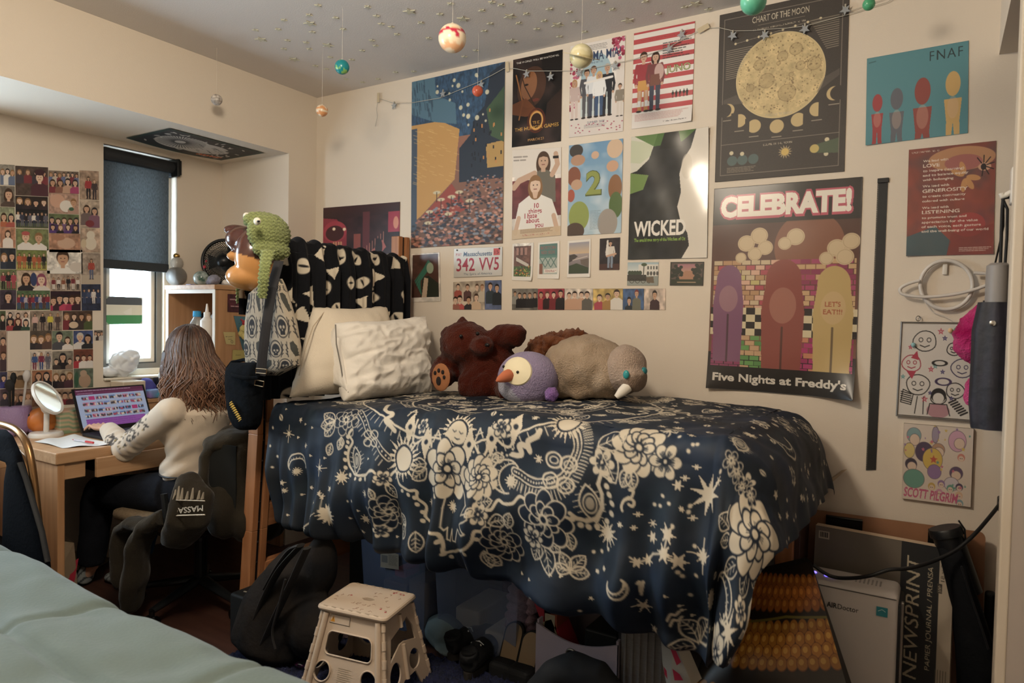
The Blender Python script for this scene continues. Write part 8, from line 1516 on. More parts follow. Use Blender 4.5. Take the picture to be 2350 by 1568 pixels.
m = MB(); m.box((0.668, -1.12, 0.50), (0.682, -0.76, 0.78), 0.006); m.prism([(0.49, 0.52), (0.60, 0.50), (0.60, 0.79), (0.51, 0.80), (0.475, 0.73), (0.47, 0.62)], (0, -1.20, 0), (1, 0, 0), (0, 0, 1), 0.02); m.v = [rz_(p) for p in m.v]; m.build('open_lining', M('lining_black', '#0f1110', 0.95), hd, smooth=True)
m = MB(); m.tube([(0.40, -1.26, 0.44), (0.28, -1.265, 0.44), (0.20, -1.26, 0.40), (0.17, -1.255, 0.30), (0.18, -1.25, 0.17), (0.19, -1.25, 0.13)], [0.06, 0.055, 0.062, 0.070, 0.066, 0.05], 16, sy=0.62)
blob('sleeve', m, 0.009, ol, hd, 5, ho_d, ho_c)
m = MB(); m.tube([(0.50, -1.26, 0.50), (0.42, -1.29, 0.46), (0.36, -1.30, 0.36), (0.33, -1.295, 0.20), (0.30, -1.29, 0.10), (0.29, -1.29, 0.07)], [0.06, 0.070, 0.074, 0.068, 0.058, 0.048], 16, sy=0.6)
blob('sleeve', m, 0.009, ol, hd, 5, ho_d, ho_c)
o_ = onY(466, 1160, -1.338); rx = onY(396, 1168, -1.338)-o_; wdt = np.linalg.norm(rx); rx = rx/wdt; uy = np.array((0, 0, -1.0))
lt = M('print_cream', '#b5aa98', 0.8)
text_mesh('upside_down_lettering', 'MASSAC', o_, rx, uy, 0.022, lt, hd, 0.02, wdt)
m = MB(); a = onY(470, 1182, -1.338); b = onY(396, 1184, -1.338); m.tube([a, b], 0.003, 4); a = onY(470, 1150, -1.338); b = onY(396, 1148, -1.338); m.tube([a, b], 0.0025, 4)
for x, h in ((400, 22), (408, 30), (416, 26), (428, 18), (440, 26), (455, 20), (464, 16)): p = onY(x, 1146, -1.338); q = onY(x+3, 1146-h, -1.338); m.tube([p, q], [0.008, 0.003], 6, sy=0.2)
m.build('cream_print', lt, hd)
# ================================================================ under and in front of the bed
c = MB(); NXr, NYr = 150, 100; rs = np.random.RandomState(2)
xs, ys = np.linspace(0.92, 2.75, NXr), np.linspace(-1.88, -0.80, NYr); XX, YY = np.meshgrid(xs, ys[::-1]); ZZ = 0.018+0.012*rs.rand(NYr, NXr)
rug = sheet('shag_rug', np.stack([XX, YY, ZZ], -1), M('rug_navy', '#14182c', 1.0, c2='#20264a', scale=60, bump=0.8, bscale=200), label='dark navy shag rug in front of the bed', cat='rug')
m = MB()
for i in range(5200):
    x, y = rs.uniform(0.93, 2.74), rs.uniform(-1.87, -0.81); dx, dy = rs.normal(0, 0.012, 2); m.add([(x-0.003, y, 0.012), (x+0.003, y, 0.012), (x+dx, y+dy, 0.045)], [[0, 1, 2]])
pl_ = m.build('pile', M('rug_pile', '#181c36', 1.0, c2='#262c54', scale=40), rug); pl_['kind'] = 'stuff'
def plate(m, out, holes, f, th):
    bm = bmesh.new(); loops = []
    for L in [out]+holes:
        vs = [bm.verts.new((p[0], p[1], 0)) for p in L]; loops.append(vs)
        for i in range(len(vs)): bm.edges.new((vs[i], vs[(i+1) % len(vs)]))
    bmesh.ops.triangle_fill(bm, use_beauty=True, use_dissolve=False, edges=list(bm.edges)); bm.verts.index_update()
    uv = [(v.co.x, v.co.y) for v in bm.verts]; n = len(uv); F = [[v.index for v in f_.verts] for f_ in bm.faces]; o = f(0, 0); nn = np.cross(f(1, 0)-o, f(0, 1)-o); nn = nn/np.linalg.norm(nn)*th
    A = [f(*p) for p in uv]; fs_ = F+[[n+i for i in q[::-1]] for q in F]
    for L in loops:
        for i in range(len(L)): a, b = L[i].index, L[(i+1) % len(L)].index; fs_.append([a, b, n+b, n+a])
    bm.free(); m.add([tuple(p) for p in A]+[tuple(p-nn) for p in A], fs_)
def rr(x0, y0, x1, y1, r, k=5, ax=1.0):
    out = []
    for cx, cy, a0 in ((x1-r, y1-r*ax, 0), (x0+r, y1-r*ax, 90), (x0+r, y0+r*ax, 180), (x1-r, y0+r*ax, 270)):
        for q in range(k+1): a = R(a0+90*q/k); out.append((cx+r*math.cos(a), cy+r*ax*math.sin(a)))
    return out
circ = lambda x, y, rx, ry: [(x+rx*math.cos(a), y+ry*math.sin(a)) for a in np.linspace(0, 6.283, 25)[:-1]]
st = T('step_stool', 'beige folding plastic step stool with a cat print top on the rug', 'step stool', (1.52, -1.10, 0)); bg = M('stool_beige', '#c2ae98', 0.5)
TC = [np.array(p) for p in ((1.412, -1.222, 0.318), (1.657, -1.180, 0.318), (1.622, -0.992, 0.318), (1.368, -1.030, 0.318))]; BC = [np.array(p) for p in ((1.372, -1.296, 0.02), (1.722, -1.236, 0.02), (1.662, -0.922, 0.02), (1.312, -0.970, 0.02))]
def face(i, j): return lambda u, v: (BC[i]*(1-u)+BC[j]*u)*(1-v)+(TC[i]*(1-u)+TC[j]*u)*v
for nm, i, j in (('front_panel', 0, 1), ('back_panel', 2, 3)):
    m = MB(); f = face(i, j)
    plate(m, [(0.02, 0), (0.24, 0), (0.30, 0.13), (0.70, 0.13), (0.76, 0), (0.98, 0), (0.98, 1), (0.02, 1)], [rr(0.17, 0.52, 0.83, 0.78, 0.07), circ(0.20, 0.33, 0.105, 0.115), circ(0.80, 0.33, 0.105, 0.115)], f, 0.006)
    nn = np.cross(f(1, 0)-f(0, 0), f(0, 1)-f(0, 0)); nn /= np.linalg.norm(nn)
    for u in (0.075, 0.925): m.tube([f(u, 0.0)+nn*0.004, f(u, 0.97)+nn*0.004], 0.011, 10)
    k = [f(u, v)+nn*0.002 for u, v in rr(0.17, 0.52, 0.83, 0.78, 0.07)]; m.tube([tuple(q) for q in k], 0.003, 6, closed=True)
    for cx in (0.2, 0.8): m.tube([tuple(f(u, v)+nn*0.002) for u, v in circ(cx, 0.33, 0.105, 0.115)], 0.003, 6, closed=True)
    m.build(nm, bg, st, smooth=True)
    for u in (0.0, 1.0):
        m = MB(); m.tube([f(u, 0.03), f(u, 0.97)], 0.006, 8); [m.tube([f(u, v), f(u, v+0.09)], 0.0085, 10) for v in np.arange(0.12, 0.95, 0.19)]
        m.build('hinge', bg, st, smooth=True)
for nm, i, j in (('side_panel', 1, 2), ('side_panel', 3, 0)):
    m = MB(); f0 = face(i, j); f = f0
    plate(m, [(0.04, 0), (0.2, 0), (0.45, 0.20), (0.72, 0.20), (0.80, 0), (0.97, 0), (0.97, 0.97), (0.04, 0.97)], [[(0.16, 0.50), (0.44, 0.62), (0.56, 0.62), (0.86, 0.55), (0.86, 0.72), (0.74, 0.86), (0.52, 0.80), (0.20, 0.74)], circ(0.26, 0.34, 0.13, 0.13), circ(0.74, 0.34, 0.13, 0.12)], f, 0.006)
    nn = np.cross(f(1, 0)-f(0, 0), f(0, 1)-f(0, 0)); nn /= np.linalg.norm(nn)
    m.tube([f(0.5, 0.2)+nn*0.004, f(0.5, 0.60)+nn*0.004], 0.008, 10); m.tube([f(0.5, 0.80)+nn*0.004, f(0.5, 0.95)+nn*0.004], 0.008, 10)
    m.build(nm, bg, st, smooth=True)
tu = (TC[1]-TC[0]); tv = (TC[3]-TC[0]); ft = lambda u, v: TC[0]+tu*u+tv*v+np.array((0, 0, 0.016))
m = MB(); plate(m, rr(-0.05, -0.06, 1.05, 1.06, 0.06), [[(0.40, 0.50), (0.46, 0.44), (0.56, 0.44), (0.62, 0.52), (0.56, 0.56), (0.46, 0.56)]], ft, 0.018); m.tube([tuple(ft(u, v)-np.array((0, 0, 0.008))) for u, v in rr(-0.05, -0.06, 1.05, 1.06, 0.06)], 0.009, 8, closed=True); m.build('top', bg, st, smooth=True)
rs = np.random.RandomState(8); m = MB(); m2 = MB()
for i in range(34):
    u, v = rs.rand()*0.96+0.02, rs.rand()*0.96+0.02
    if 0.36 < u < 0.66 and 0.4 < v < 0.6: continue
    a = rs.rand()*6; p = ft(u, v)+np.array((0, 0, 0.0006)); m.tube([p, p+np.array((0.010*math.cos(a), 0.010*math.sin(a), 0)), p+np.array((0.014*math.cos(a+0.7), 0.014*math.sin(a+0.7), 0))], 0.0008, 4)
    if i % 4 == 0: m2.lathe([(0.0, 0), (0.0042, 0), (0.0, 0.0006)], p, 10)
m.build('cat_print', M('print_brown', '#9a7a68', 0.7), st); m2.build('red_dots', M('print_red', '#a8303c', 0.6), st)
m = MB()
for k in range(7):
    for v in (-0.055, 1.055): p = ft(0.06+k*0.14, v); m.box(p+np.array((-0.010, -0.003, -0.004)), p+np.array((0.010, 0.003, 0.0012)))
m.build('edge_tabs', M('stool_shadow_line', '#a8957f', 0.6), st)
f = face(0, 1); nn = np.cross(f(1, 0)-f(0, 0), f(0, 1)-f(0, 0)); nn /= np.linalg.norm(nn); q = lambda u, v, d=0.0015: f(u, v)+nn*d
m = MB().mat(0); m.quad(q(0.15, 0.86), q(0.47, 0.86), q(0.47, 0.96), q(0.15, 0.96)); m.mat(1); m.quad(q(0.155, 0.865, 0.002), q(0.465, 0.865, 0.002), q(0.465, 0.955, 0.002), q(0.155, 0.955, 0.002)); m.mat(2); m.add([q(0.165, 0.88, 0.0025), q(0.235, 0.88, 0.0025), q(0.20, 0.945, 0.0025)], [[0, 1, 2]]); m.mat(0); m.quad(q(0.196, 0.90, 0.003), q(0.204, 0.90, 0.003), q(0.204, 0.93, 0.003), q(0.196, 0.93, 0.003))
m.build('warning_label', [M('label_line', '#3a342e', 0.6), bg, M('warning_yellow', '#c98a28', 0.6)], st)
m = MB(); [m.quad(q(0.40, 0.22+0.022*k, 0.001), q(0.40+0.2*rs.uniform(0.5, 1), 0.22+0.022*k, 0.001), q(0.55, 0.228+0.022*k, 0.001), q(0.40, 0.228+0.022*k, 0.001)) for k in range(9)]; m.build('moulded_text', M('moulded', '#a8977f', 0.5), st)
# black equipment box and backpack at the head end
bx = T('equipment_case', 'black boxy case with pale lettering beside the bed post', 'case', (0.92, -1.05, 0))
MB().box((0.80, -1.165, 0.02), (1.06, -0.93, 0.215), 0.012).build('body', M('case_black', '#0e1112', 0.6), bx, smooth=True)
m = MB(); [m.quad(*[(0.84+0.025*k+dx, -1.13+0.012*(k % 2)+dy, 0.2165) for dx, dy in ((0, 0), (0.018, 0.004), (0.016, 0.014), (-0.002, 0.010))]) for k in range(7)]; m.build('pale_lettering', M('letter_pale', '#8a8678', 0.6), bx)
bp = T('backpack', 'black and brown backpack slumped on the floor against the bed', 'backpack', (1.06, -1.12, 0)); nyl = M('backpack_nylon', '#111215', 0.85, spec=0.2, c2='#241f1b', scale=7, bump=0.35, bscale=40)
m = MB(); Y = -1.12
m.tube([onY(690, 1262, Y+0.04), onY(680, 1310, Y), onY(650, 1390, Y-0.01), onY(640, 1470, Y-0.02), onY(640, 1500, Y)], [0.05, 0.11, 0.17, 0.19, 0.12], 20, sy=0.7); m.ell(onY(610, 1460, Y-0.05), (0.14, 0.10, 0.10)); m.ell(onY(720, 1440, Y), (0.12, 0.11, 0.12)); m.ell(onY(735, 1300, Y+0.05), (0.06, 0.07, 0.12))
blob('body', m, 0.012, nyl, bp, 6, lambda a, n: a+n*(0.010*fbm(a*np.array((1, 1, 0.4)), 18, 3))[:, None])
for L in (((688,1255),(640,1310),(600,1390),(575,1470)), ((705,1258),(672,1330),(630,1420),(600,1490)), ((690,1252),(668,1262),(640,1300),(612,1350))): MB().tube([onY(*q_, Y-0.12) for q_ in smooth_path(L)], 0.020, 10, sy=0.35).build('strap', M('strap_nylon', '#1f1d1c', 0.85), bp, smooth=True)
MB().tube([onY(*q_, Y-0.165) for q_ in smooth_path(((655,1330),(640,1390),(625,1450),(632,1490)))], 0.0045, 6).build('zipper', M('zip_grey', '#3a3836', 0.5, 0.5), bp)
MB().box((0.86, -0.55, 0.0), (1.10, -0.05, 0.55), 0.01).build('footlocker', M('trunk_black', '#0f1114', 0.6), label='black storage trunk under the head of the bed', cat='trunk')
# clear bins
bm_ = M('bin_plastic', '#6d7c9a', 0.25, alpha=0.5); lidm = M('bin_lid', '#26303f', 0.4)
def bin_(label, x0, x1, y0, y1, z1):
    t = T('storage_bin', label, 'storage bin', ((x0+x1)/2, (y0+y1)/2, 0)); w_ = 0.004; m = MB(); tp = 0.02
    a = [(x0+tp, y0+tp, 0), (x1-tp, y0+tp, 0), (x1-tp, y1-tp, 0), (x0+tp, y1-tp, 0)]; b = [(x0, y0, z1), (x1, y0, z1), (x1, y1, z1), (x0, y1, z1)]
    m.add(a+b, [[3, 2, 1, 0], [0, 1, 5, 4], [1, 2, 6, 5], [2, 3, 7, 6], [3, 0, 4, 7]]); m.tube(b, 0.007, 6, closed=True); m.build('tub', bm_, t); MB().box((x0-0.008, y0-0.008, z1), (x1+0.008, y1+0.008, z1+0.02), 0.006).build('lid', lidm, t); return t
b1 = bin_('dark clear storage bin with a paper label under the bed', 1.14, 1.50, -0.76, -0.25, 0.42); b2 = bin_('dark clear storage bin holding cloth and papers under the bed', 1.53, 1.93, -0.74, -0.25, 0.40)
c = CV(13, 12, 5, '#8a8474'); c.rect(1, 3, 5, 8, '#5a5a58'); c.lorem(6, 2, 12, 10, 0.9, '#4a463e'); hang('paper_label', None, None, c, [(873, 1264), (915, 1272), (873, 1302), (915, 1308)], 1, -0.765, 0, PRINT, parent=b1)
rs = np.random.RandomState(3)
for i, (x, y, z, w_, d, h, cc, lb) in enumerate(((1.20, -0.68, 0.01, 0.14, 0.3, 0.2, '#4a3828', 'brown box inside the labelled storage bin'), (1.36, -0.70, 0.01, 0.11, 0.2, 0.24, '#6a5a4a', 'tan box inside the labelled storage bin'), (1.58, -0.66, 0.01, 0.12, 0.25, 0.16, '#b8b2a6', 'pale cloth bundle inside the second bin'), (1.74, -0.68, 0.01, 0.14, 0.2, 0.11, '#dcd8ce', 'stack of white papers inside the second bin'), (1.64, -0.40, 0.01, 0.2, 0.12, 0.28, '#4a1c22', 'dark red folded cloth at the back of the second bin'))):
    MB().box((x, y, z), (x+w_, y+d, z+h), 0.01).build('bin_content_box', M('content%d' % i, cc, 0.8), label=lb, cat='box')
p = onY(967, 1353, -0.72); MB().box((1.30, -0.72, 0.255), (1.36, -0.62, 0.29), 0.006).build('red_packet', M('packet_red', '#8a1f2a', 0.5), label='small red packet on the tan box in the labelled bin', cat='packet')
# shoes
def shoe(label, x, y, ang, L=0.26, top='#15171a', sole='#2a2622', laces=True, grp=None):
    t = T('sneaker', label, 'shoe', (0, 0, 0), grp); m = MB(); m.tube([(0.0, 0, 0.055), (0.05, 0, 0.058), (0.12, 0, 0.055), (0.19, 0, 0.045), (0.245, 0, 0.035)], [0.036, 0.042, 0.044, 0.046, 0.032], 16, sy=0.95); m.tube([(0.02, 0, 0.07), (0.01, 0, 0.10)], [0.036, 0.036], 14); m.tube([(0.06, 0, 0.075), (0.09, 0, 0.095)], [0.03, 0.022], 10)
    blob('upper', m, 0.006, M('shoe'+top, top, 0.8, bump=0.2, bscale=80), t, 4)
    m = MB(); m.prism([(0.125+0.135*math.cos(a), (0.044+0.008*math.cos(a))*math.sin(a)) for a in np.linspace(0, 6.283, 29)[:-1]], (0, 0, 0), (1, 0, 0), (0, 1, 0), 0.024); m.build('sole', M('sole'+sole, sole, 0.7), t)
    MB().lathe([(0.030, 0.101), (0.026, 0.085), (0.0, 0.08)], (0.012, 0, 0), 16).build('opening', M('shoe_inside', '#0c0d0f', 0.9), t)
    if laces:
        m = MB(); [m.tube([(0.075+0.022*k, -0.022, 0.098-0.008*k), (0.085+0.022*k, 0, 0.106-0.009*k), (0.080+0.022*k, 0.022, 0.098-0.008*k)], 0.003, 6) for k in range(5)]; m.build('laces', M('lace_white', '#d8dad8', 0.8), t)
    t.location = (x, y, 0.024); t.rotation_euler = (0, 0, ang); return t
shoe('black sneaker with pale laces, the nearer of the pair by the step stool', 1.80, -0.88, R(100)); shoe('black sneaker with pale laces, the farther of the pair by the step stool', 1.66, -0.80, R(75))
shoe('dark sneaker with pinkish trim behind the backpack', 1.16, -0.90, R(60), top='#16161c', sole='#6a5a5c', laces=False)
m = MB(); p = np.array((1.56, -0.70, 0.02)); m.ell(p+np.array((0, 0, 0.05)), (0.09, 0.07, 0.07)); m.ell(p+np.array((0.06, -0.05, 0.015)), (0.07, 0.05, 0.015)); blob('pale_cap', m, 0.007, M('cap_pale_blue', '#74868a', 0.9), None, 4, fur(40, 0.006), label='pale blue and white cap behind the black sneakers', cat='cap')
MB().tube([onZ(*q_, 0.012) for q_ in smooth_path(((968,1445),(1000,1440),(1060,1442),(1100,1455),(1130,1480)))]+[onZ(1140, 1500, 0.012)], 0.005, 8).build('power_cable', M('cable_black', '#0f1012', 0.5), label='black cable curling around the sneakers', cat='cable', smooth=True)
for i, x in enumerate((1.885, 1.965)):
    t = T('sandal', ('tan soled slide sandal standing on end, '+('nearer the sneakers' if i == 0 else 'nearer the fabric bin')), 'sandal', (x, -0.74, 0)); pr = rr(-0.040, 0.0, 0.040, 0.19-0.015*i, 0.038, 6)
    MB().prism(pr, (x, -0.75, 0.012), (1, 0.1, 0), (0.1, 0.25, 1), -0.018).build('sole', M('sandal_edge', '#15130f', 0.8), t); MB().prism([(a*0.85, 0.006+b*0.94) for a, b in pr], (x, -0.752, 0.012), (1, 0.1, 0), (0.1, 0.25, 1), 0.001).build('footbed', M('footbed_tan', '#8a7458', 0.85), t); MB().box((x-0.05, -0.80, 0.0), (x+0.05, -0.72, 0.07), 0.02).build('strap', M('sandal_strap', '#101113', 0.8), t)
Y = -0.62; m = MB(); m.ell(onY(1200, 1375, Y), (0.065, 0.05, 0.09)); m.ell(onY(1195, 1420, Y), (0.06, 0.06, 0.10)); m.ell(onY(1215, 1345, Y), (0.05, 0.05, 0.08)); m.ell(onY(1205, 1480, Y), (0.055, 0.06, 0.09))
blob('pink_knit', m, 0.007, PLUSH, None, 4, lambda a, n: a+n*(0.007*np.sin(a[:, 2]*180+3*fbm(a, 20, 2)))[:, None], lambda a, n: np.tile(srgb('#c0a6b6'), (len(a), 1))+0.06*fbm(a, 60, 3)[:, None], label='pale pink knitted bundle between the bins and the fabric box', cat='knitwear')
# fabric bin with cartons
fb = T('fabric_bin', 'lilac grey fabric storage box with a metal grommet', 'storage box', (2.19, -0.62, 0)); fm = M('felt_lilac', '#978e98', 0.95, bump=0.2, bscale=300)
a0, a1 = onY(1230, 1452, -0.75), onY(1417, 1480, -0.75); x0, x1 = a0[0], a1[0]; zt_ = 0.245; m = MB(); n = 16
for i in range(n): 
    u0, u1 = i/n, (i+1)/n; d0, d1 = 0.04*math.sin(math.pi*u0), 0.04*math.sin(math.pi*u1); A, B = x0+(x1-x0)*u0, x0+(x1-x0)*u1
    m.add([(A, -0.75, 0), (B, -0.75, 0), (B, -0.75, zt_-d1), (A, -0.75, zt_-d0), (A, -0.742, 0), (B, -0.742, 0), (B, -0.742, zt_-d1), (A, -0.742, zt_-d0)], [[0, 1, 2, 3], [7, 6, 5, 4], [3, 2, 6, 7], [4, 5, 1, 0]])
m.build('front', fm, fb); m = MB(); m.box((x0, -0.742, 0), (x0+0.008, -0.42, zt_+0.01)); m.box((x1-0.008, -0.742, 0), (x1, -0.42, zt_+0.01)); m.box((x0, -0.428, 0), (x1, -0.42, zt_+0.02)); m.box((x0, -0.742, 0.0), (x1, -0.42, 0.01)); m.build('sides', fm, fb)
p = onY(1311, 1503, -0.752); MB().tube([p+np.array((0.019*math.cos(a), 0, 0.019*math.sin(a))) for a in np.linspace(0, 6.283, 25)[:-1]], 0.005, 8, closed=True).build('grommet', M('grommet_metal', '#8a8884', 0.3, 0.9), fb, smooth=True); MB().lathe([(0.0, 0), (0.016, 0)], p+np.array((0, -0.001, 0)), 18, (0, -1, 0), cap=False).build('grommet_hole', M('hole_dark', '#1c1412', 0.4), fb)
for k, (q0, q1, cc, lb) in enumerate((((1242, 1395), (1262, 1560), '#7a3a28', 'narrow carton with a nutrition panel standing in the fabric box'), ((1305, 1400), (1350, 1490), '#8a1f2c', 'red carton leaning inside the fabric box'))):
    t = T('food_carton', lb, 'carton', (x0+0.05+0.11*k, -0.66, 0.02)); m = MB(); rt_k = Matrix.Rotation(R(0 if k == 0 else -28), 4, 'Y'); m.X = Matrix.Translation((x0+0.035+0.10*k, -0.66, 0.03)) @ rt_k; m.box((-0.025, -0.05, 0), (0.03, 0.05, 0.31), 0.001); m.build('box', M('carton%d' % k, cc, 0.6), t)
    m = MB(); m.X = Matrix.Translation((x0+0.035+0.10*k, -0.66, 0.03)) @ rt_k; m.quad((-0.020, -0.0512, 0.08), (0.022, -0.0512, 0.08), (0.022, -0.0512, 0.24), (-0.020, -0.0512, 0.24)); m.build('panel', M('carton_panel', '#8f8874', 0.7), t)
MB().box((x1-0.16, -0.68, 0.02), (x1-0.03, -0.48, 0.24), 0.008).build('black_box', M('box_black', '#0d0e10', 0.5), label='plain black box at the far side of the fabric box', cat='box')
# grey suitcase and gift bag
s0, s1 = onY(1421, 1470, -0.74), onY(1524, 1480, -0.74)
sc2 = T('suitcase', 'grey ribbed suitcase standing under the bed', 'suitcase', ((s0[0]+s1[0])/2, -0.5, 0)); m = MB(); m.box((s0[0], -0.74, 0.03), (s1[0]+0.02, -0.2, 0.46), 0.02)
for k in range(6): x = s0[0]+0.02+(s1[0]-s0[0]-0.02)*k/5.5; m.box((x, -0.746, 0.05), (x+0.008, -0.735, 0.44), 0.002)
m.build('shell', M('suitcase_grey', '#6a6764', 0.7, c2='#5d5a57', scale=40, stretch=(1, 1, 20)), sc2, smooth=True)
for (dx, dy) in ((0.02, -0.7), (0.02, -0.24), (s1[0]-s0[0]-0.01, -0.7), (s1[0]-s0[0]-0.01, -0.24)): MB().lathe([(0.018, -0.01), (0.018, 0.01)], (s0[0]+dx, dy, 0.018), 12, (1, 0, 0)).build('wheel', cb, sc2)
MB().box((s0[0]-0.012, -0.72, 0.08), (s0[0], -0.70, 0.42), 0.003).build('side_rail', M('suitcase_trim', '#222326', 0.5), sc2)
gb = T('gift_bag', 'folded white and red gift bag between suitcase and corn bag', 'bag', (2.55, -0.86, 0)); g = [onY(*q_, y) for q_, y in (((1516,1452),-0.82), ((1545,1470),-0.86), ((1590,1575),-0.88), ((1535,1600),-0.88), ((1520,1520),-0.84))]; m = MB(); m.add([tuple(p) for p in g]+[tuple(p+np.array((0.01, 0.06, 0))) for p in g], [[4, 3, 2, 1, 0], [5, 6, 7, 8, 9]]+[[i, (i+1) % 5, 5+(i+1) % 5, 5+i] for i in range(5)]); m.build('body', M('gift_white', '#8f8a80', 0.6), gb)
m = MB(); 
for L in (((1530,1468),(1543,1476),(1563,1520),(1553,1528)), ((1543,1535),(1560,1548),(1568,1562),(1548,1562)), ((1523,1530),(1530,1540),(1532,1560),(1525,1548))): m.quad(*[onY(*q_, -0.892)+np.array((0, 0.0, 0)) for q_ in L[::-1]])
m.build('red_print', M('gift_red', '#8a1c34', 0.6), gb)
# black bag in front of the fabric box
m = MB(); Y = -0.90; m.tube([onY(1225, 1590, Y), onY(1270, 1545, Y), onY(1320, 1535, Y), onY(1375, 1552, Y), onY(1415, 1595, Y)], [0.04, 0.05, 0.055, 0.05, 0.04], 16); m.box((2.10, -0.97, 0.0), (2.38, -0.82, 0.10), 0.03)
blob('black_pouch', m, 0.009, M('pouch_black', '#101215', 0.9), None, 5, fur(30, 0.004), label='black zipped bag lying in front of the fabric box', cat='bag')
p = onZ(692, 1522, 0.03); MB().ell(p, (0.035, 0.03, 0.018), n=14).build('iridescent_pouch', M('iridescent', '#3a6a5c', 0.12, 0.7, c2='#8a4a8a', scale=60), label='small shiny green iridescent pouch on the rug', cat='pouch', smooth=True)
# ================================================================ leaning things in the corner by the entry
db_ = T('drawing_board', 'brown hardboard drawing board with black clips leaning on the wall', 'drawing board', (3.12, -0.1, 0.02)); hb = M('hardboard', '#8a6042', 0.5, c2='#7d563a', scale=6)
A = [onY(1858, 1168, -0.055), onY(2262, 1222, -0.055)]; f = lambda u, v, d=0.0: np.array((A[0][0]+(A[1][0]-A[0][0])*u, -0.15+0.095*v-d, 0.015+(0.5*(A[0][2]+A[1][2])-0.015+ (A[1][2]-A[0][2])*(u-0.5)*v)*v))
m = MB(); plate(m, rr(0, 0, 1, 1, 0.035), [], lambda u, v: f(u, v), -0.006); m.build('board', hb, db_)
for u0, u1, lb in ((0.11, 0.33, 1), (0.70, 0.86, 0)):
    m = MB(); a, b = f(u0, 0.97, 0.008), f(u1, 0.97, 0.008); h = np.array((0, -0.003, -0.045)); m.add([a, b, b+h, a+h]+[q+np.array((0, -0.012, 0)) for q in (a, b, b+h, a+h)], [[0, 1, 2, 3], [7, 6, 5, 4], [0, 4, 5, 1], [1, 5, 6, 2], [2, 6, 7, 3], [3, 7, 4, 0]]); m.tube([a+np.array((0, -0.008, 0.004)), b+np.array((0, -0.008, 0.004))], 0.006, 8); o = m.build('clip', M('clip_black', '#15130f', 0.25, 0.4), db_)
    if lb: q0 = (a+b)/2+np.array((0, -0.0205, -0.034)); MB().box(q0+np.array((-0.016, -0.001, -0.005)), q0+np.array((0.016, 0.001, 0.005))).build('clip_label', M('label_pale', '#a89c88', 0.6), o)
# newsprint pad
pd = T('newsprint_pad', 'large newsprint drawing pad with black band leaning before the board', 'drawing pad', (3.1, -0.22, 0.0))
g = [onY(1872, 1208, -0.19), onY(2190, 1266, -0.19)]
c = CV(46, 61, 6, '#6a5f54'); c.grad(0, 0, 46, 61, '#5f574d', '#6d645a'); c.rect(29.6, 0, 41.8, 61, '#15171a'); c.rect(41.8, 0, 46, 61, '#a89c8b'); c.rect(29.6, 0, 40.5, 1, '#15171a'); c.rect(1.2, 1.6, 5, 4.2, '#a89c8b'); [c.rect(1.7+0.6*k, 2, 2.1+0.6*k, 3.8, '#2c2822') for k in range(5)]
c.text('NEWSPRINT', 35.8, 45, 4.4, '#a89c86', 40, rot=-math.pi/2, off=0.0, shear=0.15); c.text('PAPIER JOURNAL / PRENSA', 39.8, 41, 1.6, '#a89c86', 34, rot=-math.pi/2, shear=0.1)
for x, y, s_ in ((43.4, 11, '18 x 24 in'), (45.4, 13.5, '45,7 x 61 cm')): c.text(s_, x, y, 1.2, '#3a342c', 9, rot=-math.pi/2)
c.rect(41.3, 12, 42.8, 15, '#3a342c'); c.text('100', 42.5, 14.6, 0.9, '#a89c8b', 2, rot=-math.pi/2); [c.line([(41.5+0.8*k, 40), (41.5+0.8*k, 57)], 0.2, '#4a443a') for k in range(5)]
P = np.zeros((c.ny, c.nx, 3)); U = np.linspace(0, 1, c.nx)[None]; V_ = np.linspace(1, 0, c.ny)[:, None]
P[..., 0] = g[0][0]+(g[1][0]-g[0][0])*U+0*V_; P[..., 1] = -0.27+0.08*V_+0*U; P[..., 2] = (0.5*(g[0][2]+g[1][2])+(g[1][2]-g[0][2])*(U-0.5))*V_+0.004
sheet('cover', P, PRINT, pd, c.a, rim=0.002)
m = MB(); a = [(P[0, 0]), P[0, -1], P[-1, -1], P[-1, 0]]; dd = np.array((0.004, 0.022, 0.004)); m.add([tuple(q+np.array((0, 0.002, 0))) for q in a]+[tuple(q+dd) for q in a], [[0, 1, 2, 3], [7, 6, 5, 4], [0, 4, 5, 1], [1, 5, 6, 2], [2, 6, 7, 3], [3, 7, 4, 0]]); m.build('pages', M('newsprint_pages', '#b09c84', 0.9), pd)
# air purifier
ap = T('air_purifier', 'white air purifier with glowing violet lights in front of the drawing pad', 'air purifier', (3.02, -0.37, 0)); wm = M('purifier_white', '#b9b2ac', 0.4)
q = onY(2062, 1378, -0.46); zt_ = onY(1960, 1335, -0.40)[2]; x1 = q[0]; x0 = x1-0.335
MB().box((x0, -0.46, 0.01), (x1, -0.30, zt_), 0.018).build('body', wm, ap, smooth=True)
m = MB(); m.box((x1-0.004, -0.445, 0.0), (x1+0.012, -0.31, zt_-0.03), 0.006); m.build('side_grille', M('grille_dark', '#1c1d1f', 0.5), ap, smooth=True); MB().box((x1+0.008, -0.455, 0.0), (x1+0.016, -0.435, zt_-0.02), 0.003).build('chrome_strip', M('chrome_strip', '#a9a49c', 0.25, 0.9), ap)
fz_ = q[2]; m = MB(); m.box((x0+0.005, -0.4615, fz_-0.003), (x1-0.005, -0.4595, fz_)); m.build('panel_gap', M('gap_dark', '#55504c', 0.8), ap)
